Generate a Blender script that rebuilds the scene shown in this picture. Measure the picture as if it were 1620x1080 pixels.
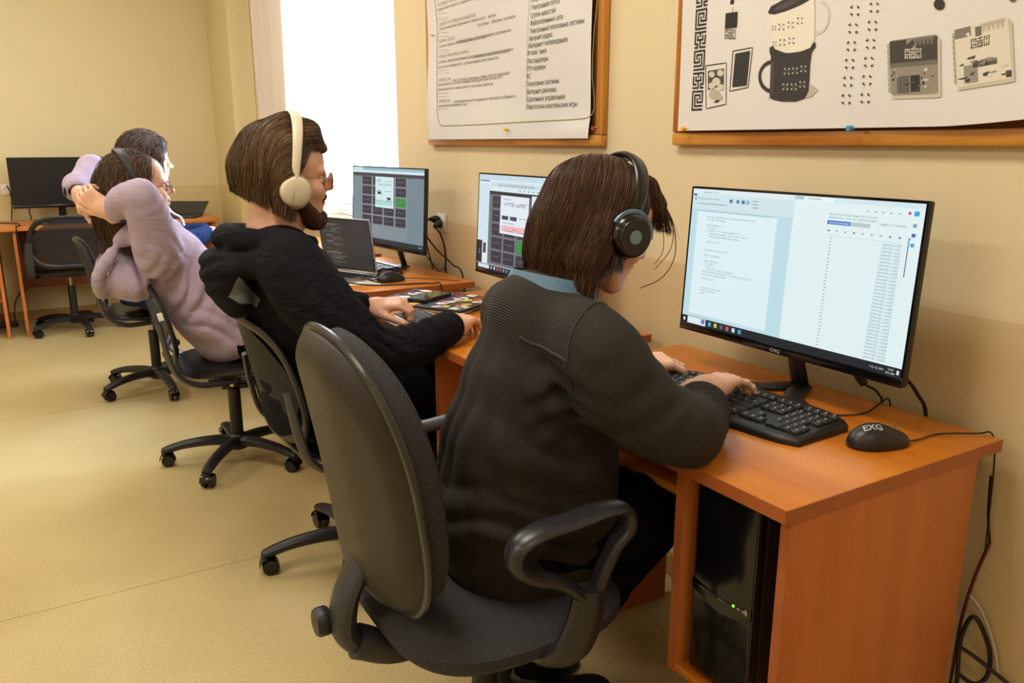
import bpy, bmesh, math, random
import numpy as np
from mathutils import Vector, Matrix
random.seed(7); rng = np.random.default_rng(7)
for o in list(bpy.data.objects): bpy.data.objects.remove(o)
SC = bpy.context.scene
COL = SC.collection
PI = math.pi
WX = 0.10      # inner face of the right wall
BY = 7.0       # inner face of the back wall
CH = 3.05      # ceiling height

# ------------------------------------------------------------------ camera
FPX, TH, PH = 1283.0, math.atan(315/1283.0), math.radians(31.1)
CAM = np.array([-1.5, 0.0, 1.30])
_F = np.array([math.sin(PH)*math.cos(TH), math.cos(PH)*math.cos(TH), -math.sin(TH)])
_R = np.array([math.cos(PH), -math.sin(PH), 0.0]); _U = np.cross(_R, _F)
cam = bpy.data.cameras.new('camera'); cam.sensor_width = 36; cam.lens = 36*FPX/1620; cam.clip_start = 0.02
camo = bpy.data.objects.new('camera', cam); COL.objects.link(camo); SC.camera = camo
camo.matrix_world = Matrix(((_R[0], _U[0], -_F[0], CAM[0]), (_R[1], _U[1], -_F[1], CAM[1]), (_R[2], _U[2], -_F[2], CAM[2]), (0, 0, 0, 1)))
def at(u, v, ax, val):
    d = _F + _R*(u-810)/FPX - _U*(v-540)/FPX
    return CAM + d*((val-CAM[ax])/d[ax])
X_, Y_, Z_ = 0, 1, 2
# ------------------------------------------------------------------ world, light, exposure
W = bpy.data.worlds.new('sky'); SC.world = W; W.use_nodes = True
bg = W.node_tree.nodes['Background']; bg.inputs[0].default_value = (0.80, 0.90, 1.0, 1); bg.inputs[1].default_value = 7.0
def area(name, loc, size, power, color, rot=(0, 0, 0)):
    l = bpy.data.lights.new(name, 'AREA'); l.shape = 'RECTANGLE'; l.size, l.size_y = size; l.energy = power; l.color = color
    o = bpy.data.objects.new(name, l); COL.objects.link(o); o.location = loc; o.rotation_euler = rot; return o
WARM = (1.0, 0.95, 0.88)
LAMPS = [(-1.3, 1.5), (-1.3, 4.4), (-3.5, 1.5), (-3.5, 4.4), (-1.3, -1.2), (-3.5, -1.2)]  # the last two are unseen fill, added behind the camera
LAMP_W = 25.5
for (lx, ly) in LAMPS: area('ceiling_light_source', (lx, ly, CH-0.075), (0.55, 1.1), LAMP_W*(0.35 if ly < 0 else 1.12), WARM)
area('window_daylight', (0.62, 4.47, 1.75), (1.7, 1.5), 70, (0.72, 0.86, 1.0), (0, PI/2, 0))
sk = area('window_skylight', (0.50, 4.02, 1.80), (1.5, 0.60), 10, (0.34, 0.56, 1.0), (0, PI/2-0.75, 0)); sk.data.spread = math.radians(60)
area('left_fill_light', (-4.9, 1.5, 1.7), (1.6, 3.2), 5, (0.86, 0.92, 1.0), (0, -PI/2, 0))  # added low fill by the left wall, which has no window
SC.view_settings.view_transform = 'Standard'; SC.view_settings.look = 'None'
SC.view_settings.exposure = 0.1; SC.view_settings.gamma = 1.0; SC.view_settings.use_curve_mapping = False

# ------------------------------------------------------------------ materials
def hexc(h):
    h = h.lstrip('#'); c = [int(h[i:i+2], 16)/255 for i in (0, 2, 4)]
    return tuple((x/12.92 if x <= 0.04045 else ((x+0.055)/1.055)**2.4) for x in c) + (1,)
def mat(name, col, rough=0.5, metal=0.0, spec=0.5, sss=0.0, emit=None, estr=1.0, var=0.0, vscale=20, vstretch=(1, 1, 1),
        bump=0.0, bscale=200, bstretch=(1, 1, 1), col2=None, trans=0.0, sheen=0.0, attr=None, coord='Object', detail=4, alpha=1.0):
    m = bpy.data.materials.new(name); m.use_nodes = True; nt = m.node_tree; N = nt.nodes; L = nt.links
    b = N['Principled BSDF']; c = hexc(col) if isinstance(col, str) else tuple(col)+(1,)
    b.inputs['Base Color'].default_value = c; b.inputs['Roughness'].default_value = rough; b.inputs['Metallic'].default_value = metal
    b.inputs['Specular IOR Level'].default_value = spec; b.inputs['Alpha'].default_value = alpha
    if trans: b.inputs['Transmission Weight'].default_value = trans
    if sheen: b.inputs['Sheen Weight'].default_value = sheen
    if sss:
        b.inputs['Subsurface Weight'].default_value = sss; b.inputs['Subsurface Radius'].default_value = (0.012, 0.005, 0.003)
    if emit is not None:
        b.inputs['Emission Color'].default_value = hexc(emit) if isinstance(emit, str) else tuple(emit)+(1,); b.inputs['Emission Strength'].default_value = estr
    tc = N.new('ShaderNodeTexCoord')
    def noise(scale, st, det=4):
        mp = N.new('ShaderNodeMapping'); mp.inputs['Scale'].default_value = st
        L.new(tc.outputs[coord], mp.inputs[0]); n = N.new('ShaderNodeTexNoise'); n.inputs['Scale'].default_value = scale; n.inputs['Detail'].default_value = det
        L.new(mp.outputs[0], n.inputs['Vector']); return n.outputs['Fac']
    if var or col2:
        f = noise(vscale, vstretch, detail)
        r = N.new('ShaderNodeValToRGB')
        c2 = hexc(col2) if col2 else tuple(x*(1-var) for x in c[:3])+(1,)
        c1 = c if col2 else tuple(min(1, x*(1+var)) for x in c[:3])+(1,)
        r.color_ramp.elements[0].position = 0.3; r.color_ramp.elements[0].color = c2
        r.color_ramp.elements[1].position = 0.7; r.color_ramp.elements[1].color = c1
        L.new(f, r.inputs[0]); L.new(r.outputs[0], b.inputs['Base Color'])
    if attr:
        a = N.new('ShaderNodeAttribute'); a.attribute_name = attr; L.new(a.outputs['Color'], b.inputs['Base Color'])
    if bump:
        bn = N.new('ShaderNodeBump'); bn.inputs['Strength'].default_value = min(1, bump); bn.inputs['Distance'].default_value = 0.002*max(1, bump)
        L.new(noise(bscale, bstretch), bn.inputs['Height']); L.new(bn.outputs[0], b.inputs['Normal'])
    return m
def wood(name, c1, c2, axis, rough=0.35, scale=9, ring=False):
    st = [1, 1, 1]; st[axis] = 0.06
    m = mat(name, c1, rough, var=0.01)
    nt = m.node_tree; N = nt.nodes; L = nt.links
    for n in list(N):
        if n.bl_idname not in ('ShaderNodeBsdfPrincipled', 'ShaderNodeOutputMaterial'): N.remove(n)
    b = N['Principled BSDF']; tc = N.new('ShaderNodeTexCoord'); mp = N.new('ShaderNodeMapping'); mp.inputs['Scale'].default_value = st
    L.new(tc.outputs['Object'], mp.inputs[0])
    n1 = N.new('ShaderNodeTexNoise'); n1.inputs['Scale'].default_value = scale; n1.inputs['Detail'].default_value = 3; n1.inputs['Distortion'].default_value = 0.6
    n2 = N.new('ShaderNodeTexNoise'); n2.inputs['Scale'].default_value = scale*16; n2.inputs['Detail'].default_value = 2
    L.new(mp.outputs[0], n1.inputs['Vector']); L.new(mp.outputs[0], n2.inputs['Vector'])
    ma = N.new('ShaderNodeMath'); ma.operation = 'MULTIPLY_ADD'; ma.inputs[1].default_value = 0.35; L.new(n2.outputs['Fac'], ma.inputs[0]); L.new(n1.outputs['Fac'], ma.inputs[2])
    if ring:
        w = N.new('ShaderNodeMath'); w.operation = 'SINE'; w2 = N.new('ShaderNodeMath'); w2.operation = 'MULTIPLY'; w2.inputs[1].default_value = 45
        L.new(n1.outputs['Fac'], w2.inputs[0]); L.new(w2.outputs[0], w.inputs[0])
        w3 = N.new('ShaderNodeMath'); w3.operation = 'MULTIPLY_ADD'; w3.inputs[1].default_value = 0.16; L.new(w.outputs[0], w3.inputs[0]); L.new(ma.outputs[0], w3.inputs[2]); ma = w3
    r = N.new('ShaderNodeValToRGB'); r.color_ramp.elements[0].position = 0.42; r.color_ramp.elements[0].color = hexc(c2)
    r.color_ramp.elements[1].position = 0.92; r.color_ramp.elements[1].color = hexc(c1)
    L.new(ma.outputs[0], r.inputs[0]); L.new(r.outputs[0], b.inputs['Base Color']); b.inputs['Roughness'].default_value = rough
    return m
def glow(name, col, s=1.0):
    m = bpy.data.materials.new(name); m.use_nodes = True; nt = m.node_tree; b = nt.nodes['Principled BSDF']
    b.inputs['Base Color'].default_value = (0.01, 0.01, 0.01, 1); b.inputs['Roughness'].default_value = 0.45
    b.inputs['Emission Color'].default_value = hexc(col); b.inputs['Emission Strength'].default_value = s; return m
MT = {}
def G(col, s=0.92):
    k = ('g', col, s)
    if k not in MT: MT[k] = glow('screen_light', col, s)
    return MT[k]
def INK(col):
    k = ('i', col)
    if k not in MT: MT[k] = mat('print_ink', col, 0.6)
    return MT[k]
M_black = mat('black_plastic', '#17181a', 0.42, var=0.1, vscale=60, bump=0.15, bscale=900)
M_blackg = mat('gloss_black_plastic', '#0b0b0d', 0.16)
M_dark = mat('dark_grey_plastic', '#2b2c2e', 0.45, bump=0.15, bscale=900)
M_chrome = mat('chrome', '#a8a49c', 0.22, metal=1)
M_silver = mat('silver_aluminium', '#b9b6b0', 0.33, metal=0.9)
M_white = mat('white_plastic', '#e6e2d8', 0.35)
M_fabric = mat('grey_woven_fabric', '#454447', 0.95, col2='#29292b', vscale=450, bump=0.6, bscale=700, spec=0.2)
M_shell = mat('grey_back_shell', '#2d2822', 0.42, spec=0.35, var=0.06, vscale=8, bump=0.3, bscale=600)
M_woodY = wood('cherry_laminate_long_grain', '#d38628', '#b56312', 1, 0.28, 10)
M_woodZ = wood('cherry_laminate_upright_grain', '#c6763c', '#ad5f2a', 2, 0.40, 11)
M_woodE = mat('cherry_edge_band', '#a2582a', 0.4, var=0.08, vscale=12)
M_rub = mat('black_cable', '#101011', 0.5)

# ------------------------------------------------------------------ mesh helpers
ORG = {}
class MB:
    def __init__(s): s.v = []; s.f = []; s.n = 0; s.mi = []
    def add(s, v, f, mi=0):
        """append vertices and faces"""
        v = np.asarray(v, float); s.v.append(v); s.f += [tuple(i+s.n for i in q) for q in f]; s.mi += [mi]*len(f); s.n += len(v); return s
    def box(s, lo, hi, bev=0.0, rot=None, piv=None, mi=0, seg=2):
        lo, hi = np.array(lo, float), np.array(hi, float); c = (lo+hi)/2; h = (hi-lo)/2
        bm = bmesh.new(); bmesh.ops.create_cube(bm, size=2.0)
        for v in bm.verts: v.co = Vector((v.co.x*h[0], v.co.y*h[1], v.co.z*h[2]))
        if bev: bmesh.ops.bevel(bm, geom=list(bm.edges), offset=min(bev, min(h)*0.95), segments=seg, affect='EDGES', profile=0.5)
        v = np.array([x.co[:] for x in bm.verts])+c
        if rot is not None:
            p = np.array(piv if piv is not None else c); v = (v-p)@np.array(rot).T+p
        bm.verts.index_update(); f = [tuple(x.index for x in q.verts) for q in bm.faces]; bm.free(); return s.add(v, f, mi)
    def tube(s, pts, r, n=10, flat=None, up=(0, 0, 1), caps=True, smooth=0, mi=0, ang=0):
        pts = np.array(pts, float); r = np.broadcast_to(np.asarray(r, float), (len(pts),)) if np.ndim(r) < 2 else np.asarray(r, float)
        if smooth: pts, r = cr(pts, smooth, r)
        k = len(pts); t = np.gradient(pts, axis=0); t /= np.linalg.norm(t, axis=1)[:, None]+1e-12
        u = np.array(up, float); V = []
        for i in range(k):
            a = np.cross(t[i], u)
            if np.linalg.norm(a) < 1e-3: a = np.cross(t[i], (1, 0.1, 0))
            a /= np.linalg.norm(a); b = np.cross(a, t[i]); u = b if flat is None else u
            ra, rb = (r[i], r[i]) if np.ndim(r[i]) == 0 else r[i]
            if flat: rb = ra*flat
            for j in range(n):
                q = 2*PI*(j+ang)/n; V.append(pts[i]+a*ra*math.cos(q)+b*rb*math.sin(q))
        F = [(i*n+j, i*n+(j+1) % n, (i+1)*n+(j+1) % n, (i+1)*n+j) for i in range(k-1) for j in range(n)]
        if caps: F += [tuple(range(n))[::-1], tuple((k-1)*n+j for j in range(n))]
        return s.add(V, F, mi)
    def cyl(s, a, b, r, n=20, r2=None, mi=0): return s.tube([a, b], [r, r if r2 is None else r2], n, mi=mi)
    def lathe(s, c, prof, n=24, R=None, mi=0):
        V = []; k = len(prof)
        for (r, z) in prof:
            for j in range(n): V.append((r*math.cos(2*PI*j/n), r*math.sin(2*PI*j/n), z))
        V = np.array(V)
        if R is not None: V = V@np.array(R).T
        F = [(i*n+j, i*n+(j+1) % n, (i+1)*n+(j+1) % n, (i+1)*n+j) for i in range(k-1) for j in range(n)]
        F += [tuple(range(n))[::-1], tuple((k-1)*n+j for j in range(n))]
        return s.add(V+np.array(c), F, mi)
    def grid(s, P, closed=False, mi=0):
        P = np.asarray(P, float); a, b = P.shape[:2]
        F = [(i*b+j, i*b+(j+1) % b, (i+1)*b+(j+1) % b, (i+1)*b+j) for i in range(a-1) for j in range(b if closed else b-1)]
        return s.add(P.reshape(-1, 3), F, mi)
    def puff(s, outline, top, bot, fr, rings=10, mi=0):
        """outline: (n,2); top(r,x,y) / bot(r,x,y) give heights; fr(x,y,h)->xyz"""
        o = np.array(outline, float); n = len(o); c = o.mean(0); V = []
        rr = np.sin(np.linspace(0, PI/2, rings+1))[1:]
        for fn in (top, bot):
            for r in rr:
                q = c+(o-c)*r
                for x, y in q: V.append(fr(x, y, fn(r, x, y)))
        V.append(fr(c[0], c[1], top(0, *c))); V.append(fr(c[0], c[1], bot(0, *c)))
        F = []; m = rings*n
        for i in range(rings-1):
            for j in range(n):
                a, b = i*n+j, i*n+(j+1) % n; F.append((a, a+n, b+n, b)); F.append((m+a, m+b, m+b+n, m+a+n))
        e = (rings-1)*n
        for j in range(n):
            k = (j+1) % n; F.append((e+j, m+e+j, m+e+k, e+k)); F.append((2*m, j, k)); F.append((2*m+1, m+k, m+j))
        return s.add(V, F, mi)
    def build(s, name, m, parent=None, smooth=True, kind=None, attrs=None, auto=True):
        v = np.concatenate(s.v) if s.v else np.zeros((0, 3))
        if parent is not None: v = v-ORG.get(parent.name, np.zeros(3))
        me = bpy.data.meshes.new(name); me.from_pydata(v.tolist(), [], s.f)
        for x in (m if isinstance(m, (list, tuple)) else [m]): me.materials.append(x)
        if isinstance(m, (list, tuple)): me.polygons.foreach_set('material_index', s.mi)
        if smooth:
            me.polygons.foreach_set('use_smooth', [True]*len(me.polygons))
            if auto and len(me.polygons) < 60000: me.set_sharp_from_angle(angle=math.radians(38))
        me.update()
        o = bpy.data.objects.new(name, me); COL.objects.link(o)
        if parent is not None: o.parent = parent; ORG[o.name] = ORG.get(parent.name, np.zeros(3))
        if kind: o['kind'] = kind
        return o
def cr(pts, n, r=None):
    pts = np.array(pts, float); A = pts if r is None else np.hstack([pts, np.asarray(r, float).reshape(len(pts), -1)])
    P = np.vstack([2*A[0]-A[1], A, 2*A[-1]-A[-2]]); out = []
    for i in range(len(A)-1):
        p0, p1, p2, p3 = P[i:i+4]
        for t in np.linspace(0, 1, n, endpoint=False):
            out.append(0.5*((2*p1)+(-p0+p2)*t+(2*p0-5*p1+4*p2-p3)*t*t+(-p0+3*p1-3*p2+p3)*t**3))
    out.append(A[-1]); out = np.array(out)
    if r is None: return out
    q = out[:, 3:]; return out[:, :3], (q[:, 0] if q.shape[1] == 1 else q)
def Rz(a): c, s = math.cos(a), math.sin(a); return np.array([[c, -s, 0], [s, c, 0], [0, 0, 1.]])
def Ry(a): c, s = math.cos(a), math.sin(a); return np.array([[c, 0, s], [0, 1, 0], [-s, 0, c]])
def Rx(a): c, s = math.cos(a), math.sin(a); return np.array([[1., 0, 0], [0, c, -s], [0, s, c]])
def thing(name, label, cat, loc=(0, 0, 0), group=None):
    o = bpy.data.objects.new(name, None); COL.objects.link(o); o.location = loc; o.empty_display_size = 0.05
    ORG[o.name] = np.array(loc, float); o['label'] = label; o['category'] = cat
    if group: o['group'] = group
    return o
def tag(o, label, cat, group=None):
    o['label'] = label; o['category'] = cat
    if group: o['group'] = group
    return o
def struct(o): o['kind'] = 'structure'; return o
def dup(root, loc, rotz=0.0, label=None, group=None):
    r = root.copy(); COL.objects.link(r); r.location = loc; r.rotation_euler = (0, 0, rotz)
    if label: r['label'] = label
    if group: r['group'] = group
    for ch in root.children:
        c = ch.copy(); COL.objects.link(c); c.parent = r
        for g in ch.children:
            d = g.copy(); COL.objects.link(d); d.parent = c
    return r
def text_mesh(txt, size, font_shear=0.0, spacing=1.0, align='LEFT', bold=0.0):
    c = bpy.data.curves.new('txt', 'FONT'); c.body = txt; c.size = 10.0; c.shear = font_shear; c.space_character = spacing; c.align_x = align
    c.resolution_u = 2; c.offset = bold/size*10; o = bpy.data.objects.new('txt', c); me = bpy.data.meshes.new_from_object(o)
    v = np.array([x.co[:] for x in me.vertices]).reshape(-1, 3)*(size/10); f = [tuple(p.vertices) for p in me.polygons]
    bpy.data.objects.remove(o); bpy.data.curves.remove(c); bpy.data.meshes.remove(me); return v, f
def place(v, o, X, Y, lift=0.0):
    X = np.array(X, float); Y = np.array(Y, float); Z = np.cross(X, Y); return np.array(o)+v[:, :1]*X+v[:, 1:2]*Y+Z*lift

# ------------------------------------------------------------------ clay: signed distance modelling
class Clay:
    def __init__(s, lo, hi, vox):
        s.lo = np.array(lo, float); s.h = vox; s.n = np.ceil((np.array(hi)-s.lo)/vox).astype(int)+1
        s.D = np.full(s.n, 0.05, np.float32)
    def _sub(s, lo, hi, pad):
        a = np.clip(np.floor((np.array(lo)-pad-s.lo)/s.h).astype(int), 0, s.n); b = np.clip(np.ceil((np.array(hi)+pad-s.lo)/s.h).astype(int)+1, 0, s.n)
        if (b <= a).any(): return None, None
        sl = tuple(slice(i, j) for i, j in zip(a, b))
        g = np.meshgrid(*[(s.lo[k]+s.h*np.arange(a[k], b[k])).astype(np.float32) for k in range(3)], indexing='ij')
        return sl, np.stack(g, -1)
    def comb(s, sl, d, k, op):
        A = s.D[sl]
        if op == 'add':
            h = np.clip(0.5+0.5*(A-d)/k, 0, 1); s.D[sl] = A*(1-h)+d*h-k*h*(1-h)
        elif op == 'sub':
            d = -d; h = np.clip(0.5-0.5*(A-d)/k, 0, 1); s.D[sl] = A*(1-h)+d*h+k*h*(1-h)
        elif op == 'max': s.D[sl] = np.maximum(A, d)
    def ell(s, c, r, R=None, k=0.02, op='add'):
        c = np.array(c, float); r = np.array(r, float) if np.ndim(r) else np.full(3, r); m = r.max()
        sl, P = s._sub(c-m, c+m, k+0.03)
        if sl is None: return s
        q = P-c.astype(np.float32)
        if R is not None: q = q@np.asarray(R, np.float32)
        k0 = np.linalg.norm(q/r.astype(np.float32), axis=-1); k1 = np.linalg.norm(q/(r*r).astype(np.float32), axis=-1)+1e-6
        s.comb(sl, k0*(k0-1)/k1, k, op); return s
    def cap(s, a, b, ra, rb=None, k=0.02, op='add', flat=None):
        """round cone from a to b; flat=(axis vector, scale) squeezes the section along that axis"""
        a = np.array(a, float); b = np.array(b, float); rb = ra if rb is None else rb; m = max(ra, rb)
        if flat is not None and flat[1] > 1: m *= flat[1]
        sl, P = s._sub(np.minimum(a, b)-m, np.maximum(a, b)+m, k+0.03)
        if sl is None: return s
        ab = (b-a); L2 = ab@ab; q = P-a.astype(np.float32); t = np.clip(q@ab.astype(np.float32)/L2, 0, 1)
        q = q-t[..., None]*ab.astype(np.float32)
        sc = 1.0
        if flat is not None:
            ax = np.array(flat[0], float); ax = ax-ab*(ax@ab)/L2; ax /= np.linalg.norm(ax); ax = ax.astype(np.float32); sc = flat[1]
            q = q+(q@ax)[..., None]*ax*(1/sc-1)
        d = np.linalg.norm(q, axis=-1)-(ra+(rb-ra)*t)
        s.comb(sl, d*min(1, sc), k, op); return s
    def chain(s, pts, rs, k=0.02, op='add', flat=None, sm=0):
        if sm: pts, rs = cr(pts, sm, rs)
        for i in range(len(pts)-1): s.cap(pts[i], pts[i+1], rs[i], rs[i+1], k, op, flat)
        return s
    def box(s, c, h, R=None, rnd=0.01, k=0.01, op='add'):
        c = np.array(c, float); h = np.array(h, float); m = np.linalg.norm(h); sl, P = s._sub(c-m, c+m, k+0.03)
        if sl is None: return s
        q = P-c.astype(np.float32)
        if R is not None: q = q@np.asarray(R, np.float32)
        q = np.abs(q)-(h-rnd).astype(np.float32)
        d = np.linalg.norm(np.maximum(q, 0), axis=-1)+np.minimum(q.max(-1), 0)-rnd
        s.comb(sl, d, k, op); return s
    def plane(s, p, n, op='max'):
        """keep only the side opposite to n"""
        n = np.array(n, float); n /= np.linalg.norm(n); sl, P = s._sub(s.lo, s.lo+s.n*s.h, 0)
        d = (P-np.array(p, np.float32))@n.astype(np.float32); s.D[sl] = np.maximum(s.D[sl], d); return s
    def fold(s, c, d, wl, amp, sig, warp=0.25, ph=0.0):
        """a packet of cloth folds: ripples running across direction d round point c"""
        c = np.array(c, float); d = np.array(d, float); d /= np.linalg.norm(d); sg = np.array(sig, float) if np.ndim(sig) else np.full(3, sig)
        sl, P = s._sub(c-2.2*sg, c+2.2*sg, 0)
        if sl is None: return s
        q = P-c.astype(np.float32); g = np.exp(-(q*q/(sg*sg).astype(np.float32)).sum(-1))
        w = warp*wl*(np.sin(q[..., 0]*21+c[0]*50)+np.sin(q[..., 1]*25+1.3)+np.sin(q[..., 2]*19+c[2]*40))
        t = np.sin(2*PI*((q@d.astype(np.float32))+w)/wl+ph); s.D[sl] += (amp*g*(t-0.4*(1-t*t))).astype(np.float32); return s
    def mesh(s):
        D = s.D; n = D.shape; I = (D < 0)
        cnt = sum(I[a:n[0]-1+a, b:n[1]-1+b, c:n[2]-1+c].astype(np.int8) for a in (0, 1) for b in (0, 1) for c in (0, 1))
        act = (cnt > 0) & (cnt < 8); idx = np.argwhere(act); vid = -np.ones(act.shape, np.int64); vid[act] = np.arange(len(idx))
        acc = np.zeros((len(idx), 3)); num = np.zeros(len(idx)); i, j, k = idx.T
        for ax in range(3):
            o1, o2 = [x for x in range(3) if x != ax]
            for p in (0, 1):
                for q in (0, 1):
                    off = np.zeros(3, int); off[o1] = p; off[o2] = q; of2 = off.copy(); of2[ax] = 1
                    da = D[i+off[0], j+off[1], k+off[2]]; db = D[i+of2[0], j+of2[1], k+of2[2]]; x = (da < 0) != (db < 0)
                    t = np.where(x, da/np.where(x, da-db, 1), 0); pt = np.tile(off.astype(float), (len(idx), 1)); pt[:, ax] = t
                    acc[x] += pt[x]; num += x
        V = s.lo+s.h*(idx+acc/num[:, None]); Q = []
        for ax in range(3):
            o1, o2 = (ax+1) % 3, (ax+2) % 3
            sa = [slice(1, -1)]*3; sb = [slice(1, -1)]*3; sa[ax] = slice(0, -1); sb[ax] = slice(1, None)
            A = I[tuple(sa)]; B = I[tuple(sb)]; e = np.argwhere(A != B); base = np.array([1, 1, 1]); base[ax] = 0; e = e+base
            fl = I[tuple(e.T)]
            def g(p, q):
                w = e.copy(); w[:, o1] -= p; w[:, o2] -= q; return vid[tuple(w.T)]
            quad = np.stack([g(1, 1), g(0, 1), g(0, 0), g(1, 0)], 1); quad[~fl] = quad[~fl][:, ::-1]; Q.append(quad)
        return V, np.concatenate(Q)
def clay_mb(*clays):
    mb = MB()
    for c in clays:
        V, Q = c.mesh(); mb.v.append(V); mb.f += [tuple(q) for q in (Q+mb.n).tolist()]; mb.mi += [0]*len(Q); mb.n += len(V)
    return mb
def color_attr(o, cols, name='Col'):
    a = o.data.color_attributes.new(name, 'FLOAT_COLOR', 'POINT'); a.data.foreach_set('color', np.hstack([cols, np.ones((len(cols), 1))]).astype(np.float32).ravel())
def float_attr(o, vals, name):
    a = o.data.attributes.new(name, 'FLOAT', 'POINT'); a.data.foreach_set('value', np.asarray(vals, np.float32))
# ------------------------------------------------------------------ the room
def wall_mat(name, up, low, zline=0.965):
    m = mat(name, up, 0.62, spec=0.3); nt = m.node_tree; N = nt.nodes; L = nt.links; b = N['Principled BSDF']
    g = N.new('ShaderNodeNewGeometry'); s = N.new('ShaderNodeSeparateXYZ'); L.new(g.outputs['Position'], s.inputs[0])
    c = N.new('ShaderNodeMath'); c.operation = 'LESS_THAN'; c.inputs[1].default_value = zline; L.new(s.outputs[2], c.inputs[0])
    mx = N.new('ShaderNodeMix'); mx.data_type = 'RGBA'; mx.inputs[6].default_value = hexc(up); mx.inputs[7].default_value = hexc(low); L.new(c.outputs[0], mx.inputs[0])
    n = N.new('ShaderNodeTexNoise'); n.inputs['Scale'].default_value = 3; n.inputs['Detail'].default_value = 5
    m2 = N.new('ShaderNodeMix'); m2.data_type = 'RGBA'; m2.blend_type = 'MULTIPLY'; m2.inputs[0].default_value = 1.0
    rp = N.new('ShaderNodeValToRGB'); rp.color_ramp.elements[0].color = (0.93, 0.93, 0.92, 1); rp.color_ramp.elements[1].color = (1, 1, 1, 1)
    tc = N.new('ShaderNodeTexCoord'); L.new(tc.outputs['Object'], n.inputs['Vector'])
    L.new(n.outputs[0], rp.inputs[0]); L.new(mx.outputs[2], m2.inputs[6]); L.new(rp.outputs[0], m2.inputs[7]); L.new(m2.outputs[2], b.inputs['Base Color'])
    r = N.new('ShaderNodeMapRange'); r.inputs['To Min'].default_value = 0.6; r.inputs['To Max'].default_value = 0.30; L.new(c.outputs[0], r.inputs[0]); L.new(r.outputs[0], b.inputs['Roughness'])
    n3 = N.new('ShaderNodeTexNoise'); n3.inputs['Scale'].default_value = 28; n3.inputs['Detail'].default_value = 6; L.new(tc.outputs['Object'], n3.inputs['Vector'])
    bp = N.new('ShaderNodeBump'); bp.inputs['Strength'].default_value = 0.25; bp.inputs['Distance'].default_value = 0.004; L.new(n3.outputs[0], bp.inputs['Height']); L.new(bp.outputs[0], b.inputs['Normal'])
    return m
M_wall = wall_mat('painted_wall', '#e0d0aa', '#d6c195')
M_wallb = wall_mat('painted_wall_back', '#e0d2a4', '#d8c58f')
M_ceil = mat('ceiling_paint', '#efe6d6', 0.8)
M_pvc = mat('white_window_frame', '#eceff2', 0.35)
def floor_mat():
    m = mat('linoleum', '#c8b684', 0.30, col2='#b9a673', vscale=2.2, detail=6, bump=0.12, bscale=500)
    nt = m.node_tree; N = nt.nodes; L = nt.links; b = N['Principled BSDF']; old = b.inputs['Base Color'].links[0].from_socket
    tc = N.new('ShaderNodeTexCoord'); n = N.new('ShaderNodeTexNoise'); n.inputs['Scale'].default_value = 160; n.inputs['Detail'].default_value = 3; L.new(tc.outputs['Object'], n.inputs['Vector'])
    rp = N.new('ShaderNodeValToRGB'); rp.color_ramp.elements[0].position = 0.35; rp.color_ramp.elements[0].color = (0.82, 0.8, 0.76, 1); rp.color_ramp.elements[1].position = 0.62; rp.color_ramp.elements[1].color = (1, 1, 1, 1)
    mx = N.new('ShaderNodeMix'); mx.data_type = 'RGBA'; mx.blend_type = 'MULTIPLY'; mx.inputs[0].default_value = 1.0
    L.new(n.outputs[0], rp.inputs[0]); L.new(old, mx.inputs[6]); L.new(rp.outputs[0], mx.inputs[7]); L.new(mx.outputs[2], b.inputs['Base Color'])
    return m
M_floor = floor_mat()
LX, NY = -5.2, -2.6
WY0, WY1, WZ0, WZ1 = 3.70, 5.25, 0.84, 2.62   # window opening
# floor: sheets of linoleum laid side by side with seams
fl = MB(); fl.box((LX, NY, -0.06), (WX+0.35, BY+0.1, -0.004)); struct(fl.build('floor', mat('linoleum_seam', '#8d7446', 0.6), smooth=False))
ys = [NY, 0.45, 2.462, 4.44, BY]
floor = bpy.data.objects['floor']
for i in range(4):
    s_ = MB(); s_.box((LX, ys[i]+0.0012, -0.0045), (WX, ys[i+1]-0.0012, 0.0)); s_.build('linoleum_sheet', M_floor, floor, smooth=False)
c_ = MB(); c_.box((LX, NY, CH), (WX+0.35, BY+0.1, CH+0.08)); struct(c_.build('ceiling', M_ceil, smooth=False))
w_ = MB(); T = 0.42
w_.box((WX, NY, 0), (WX+T, WY0, CH)); w_.box((WX, WY1, 0), (WX+T, BY, CH)); w_.box((WX, WY0, 0), (WX+T, WY1, WZ0)); w_.box((WX, WY0, WZ1), (WX+T, WY1, CH))
struct(w_.build('wall_right', M_wall, smooth=False))
w_ = MB(); w_.box((LX, BY, 0), (WX+T, BY+0.1, CH)); struct(w_.build('wall_back', M_wallb, smooth=False))
w_ = MB(); w_.box((LX-0.1, NY, 0), (LX, BY, CH)); struct(w_.build('wall_left', M_wall, smooth=False))
w_ = MB(); w_.box((LX-0.1, NY-0.1, 0), (WX+T, NY, CH)); struct(w_.build('wall_near', M_wall, smooth=False))
w_ = MB(); w_.box((-0.065, 6.30, 0), (WX-0.001, BY-0.001, CH-0.001), 0.004); struct(w_.build('trim_1', M_wallb, smooth=False))
bb = MB(); bb.box((LX+0.01, BY-0.018, 0.0005), (-0.066, BY-0.0005, 0.07), 0.004); struct(bb.build('baseboard_back', wood('baseboard_wood', '#b98a4c', '#a0743a', 0, 0.4), smooth=False))
bb = MB(); bb.box((WX-0.018, NY+0.01, 0.0005), (WX-0.0005, 6.299, 0.07), 0.004); struct(bb.build('baseboard_right', wood('baseboard_wood_right', '#a87c44', '#906a36', 1, 0.4), smooth=False))
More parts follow.
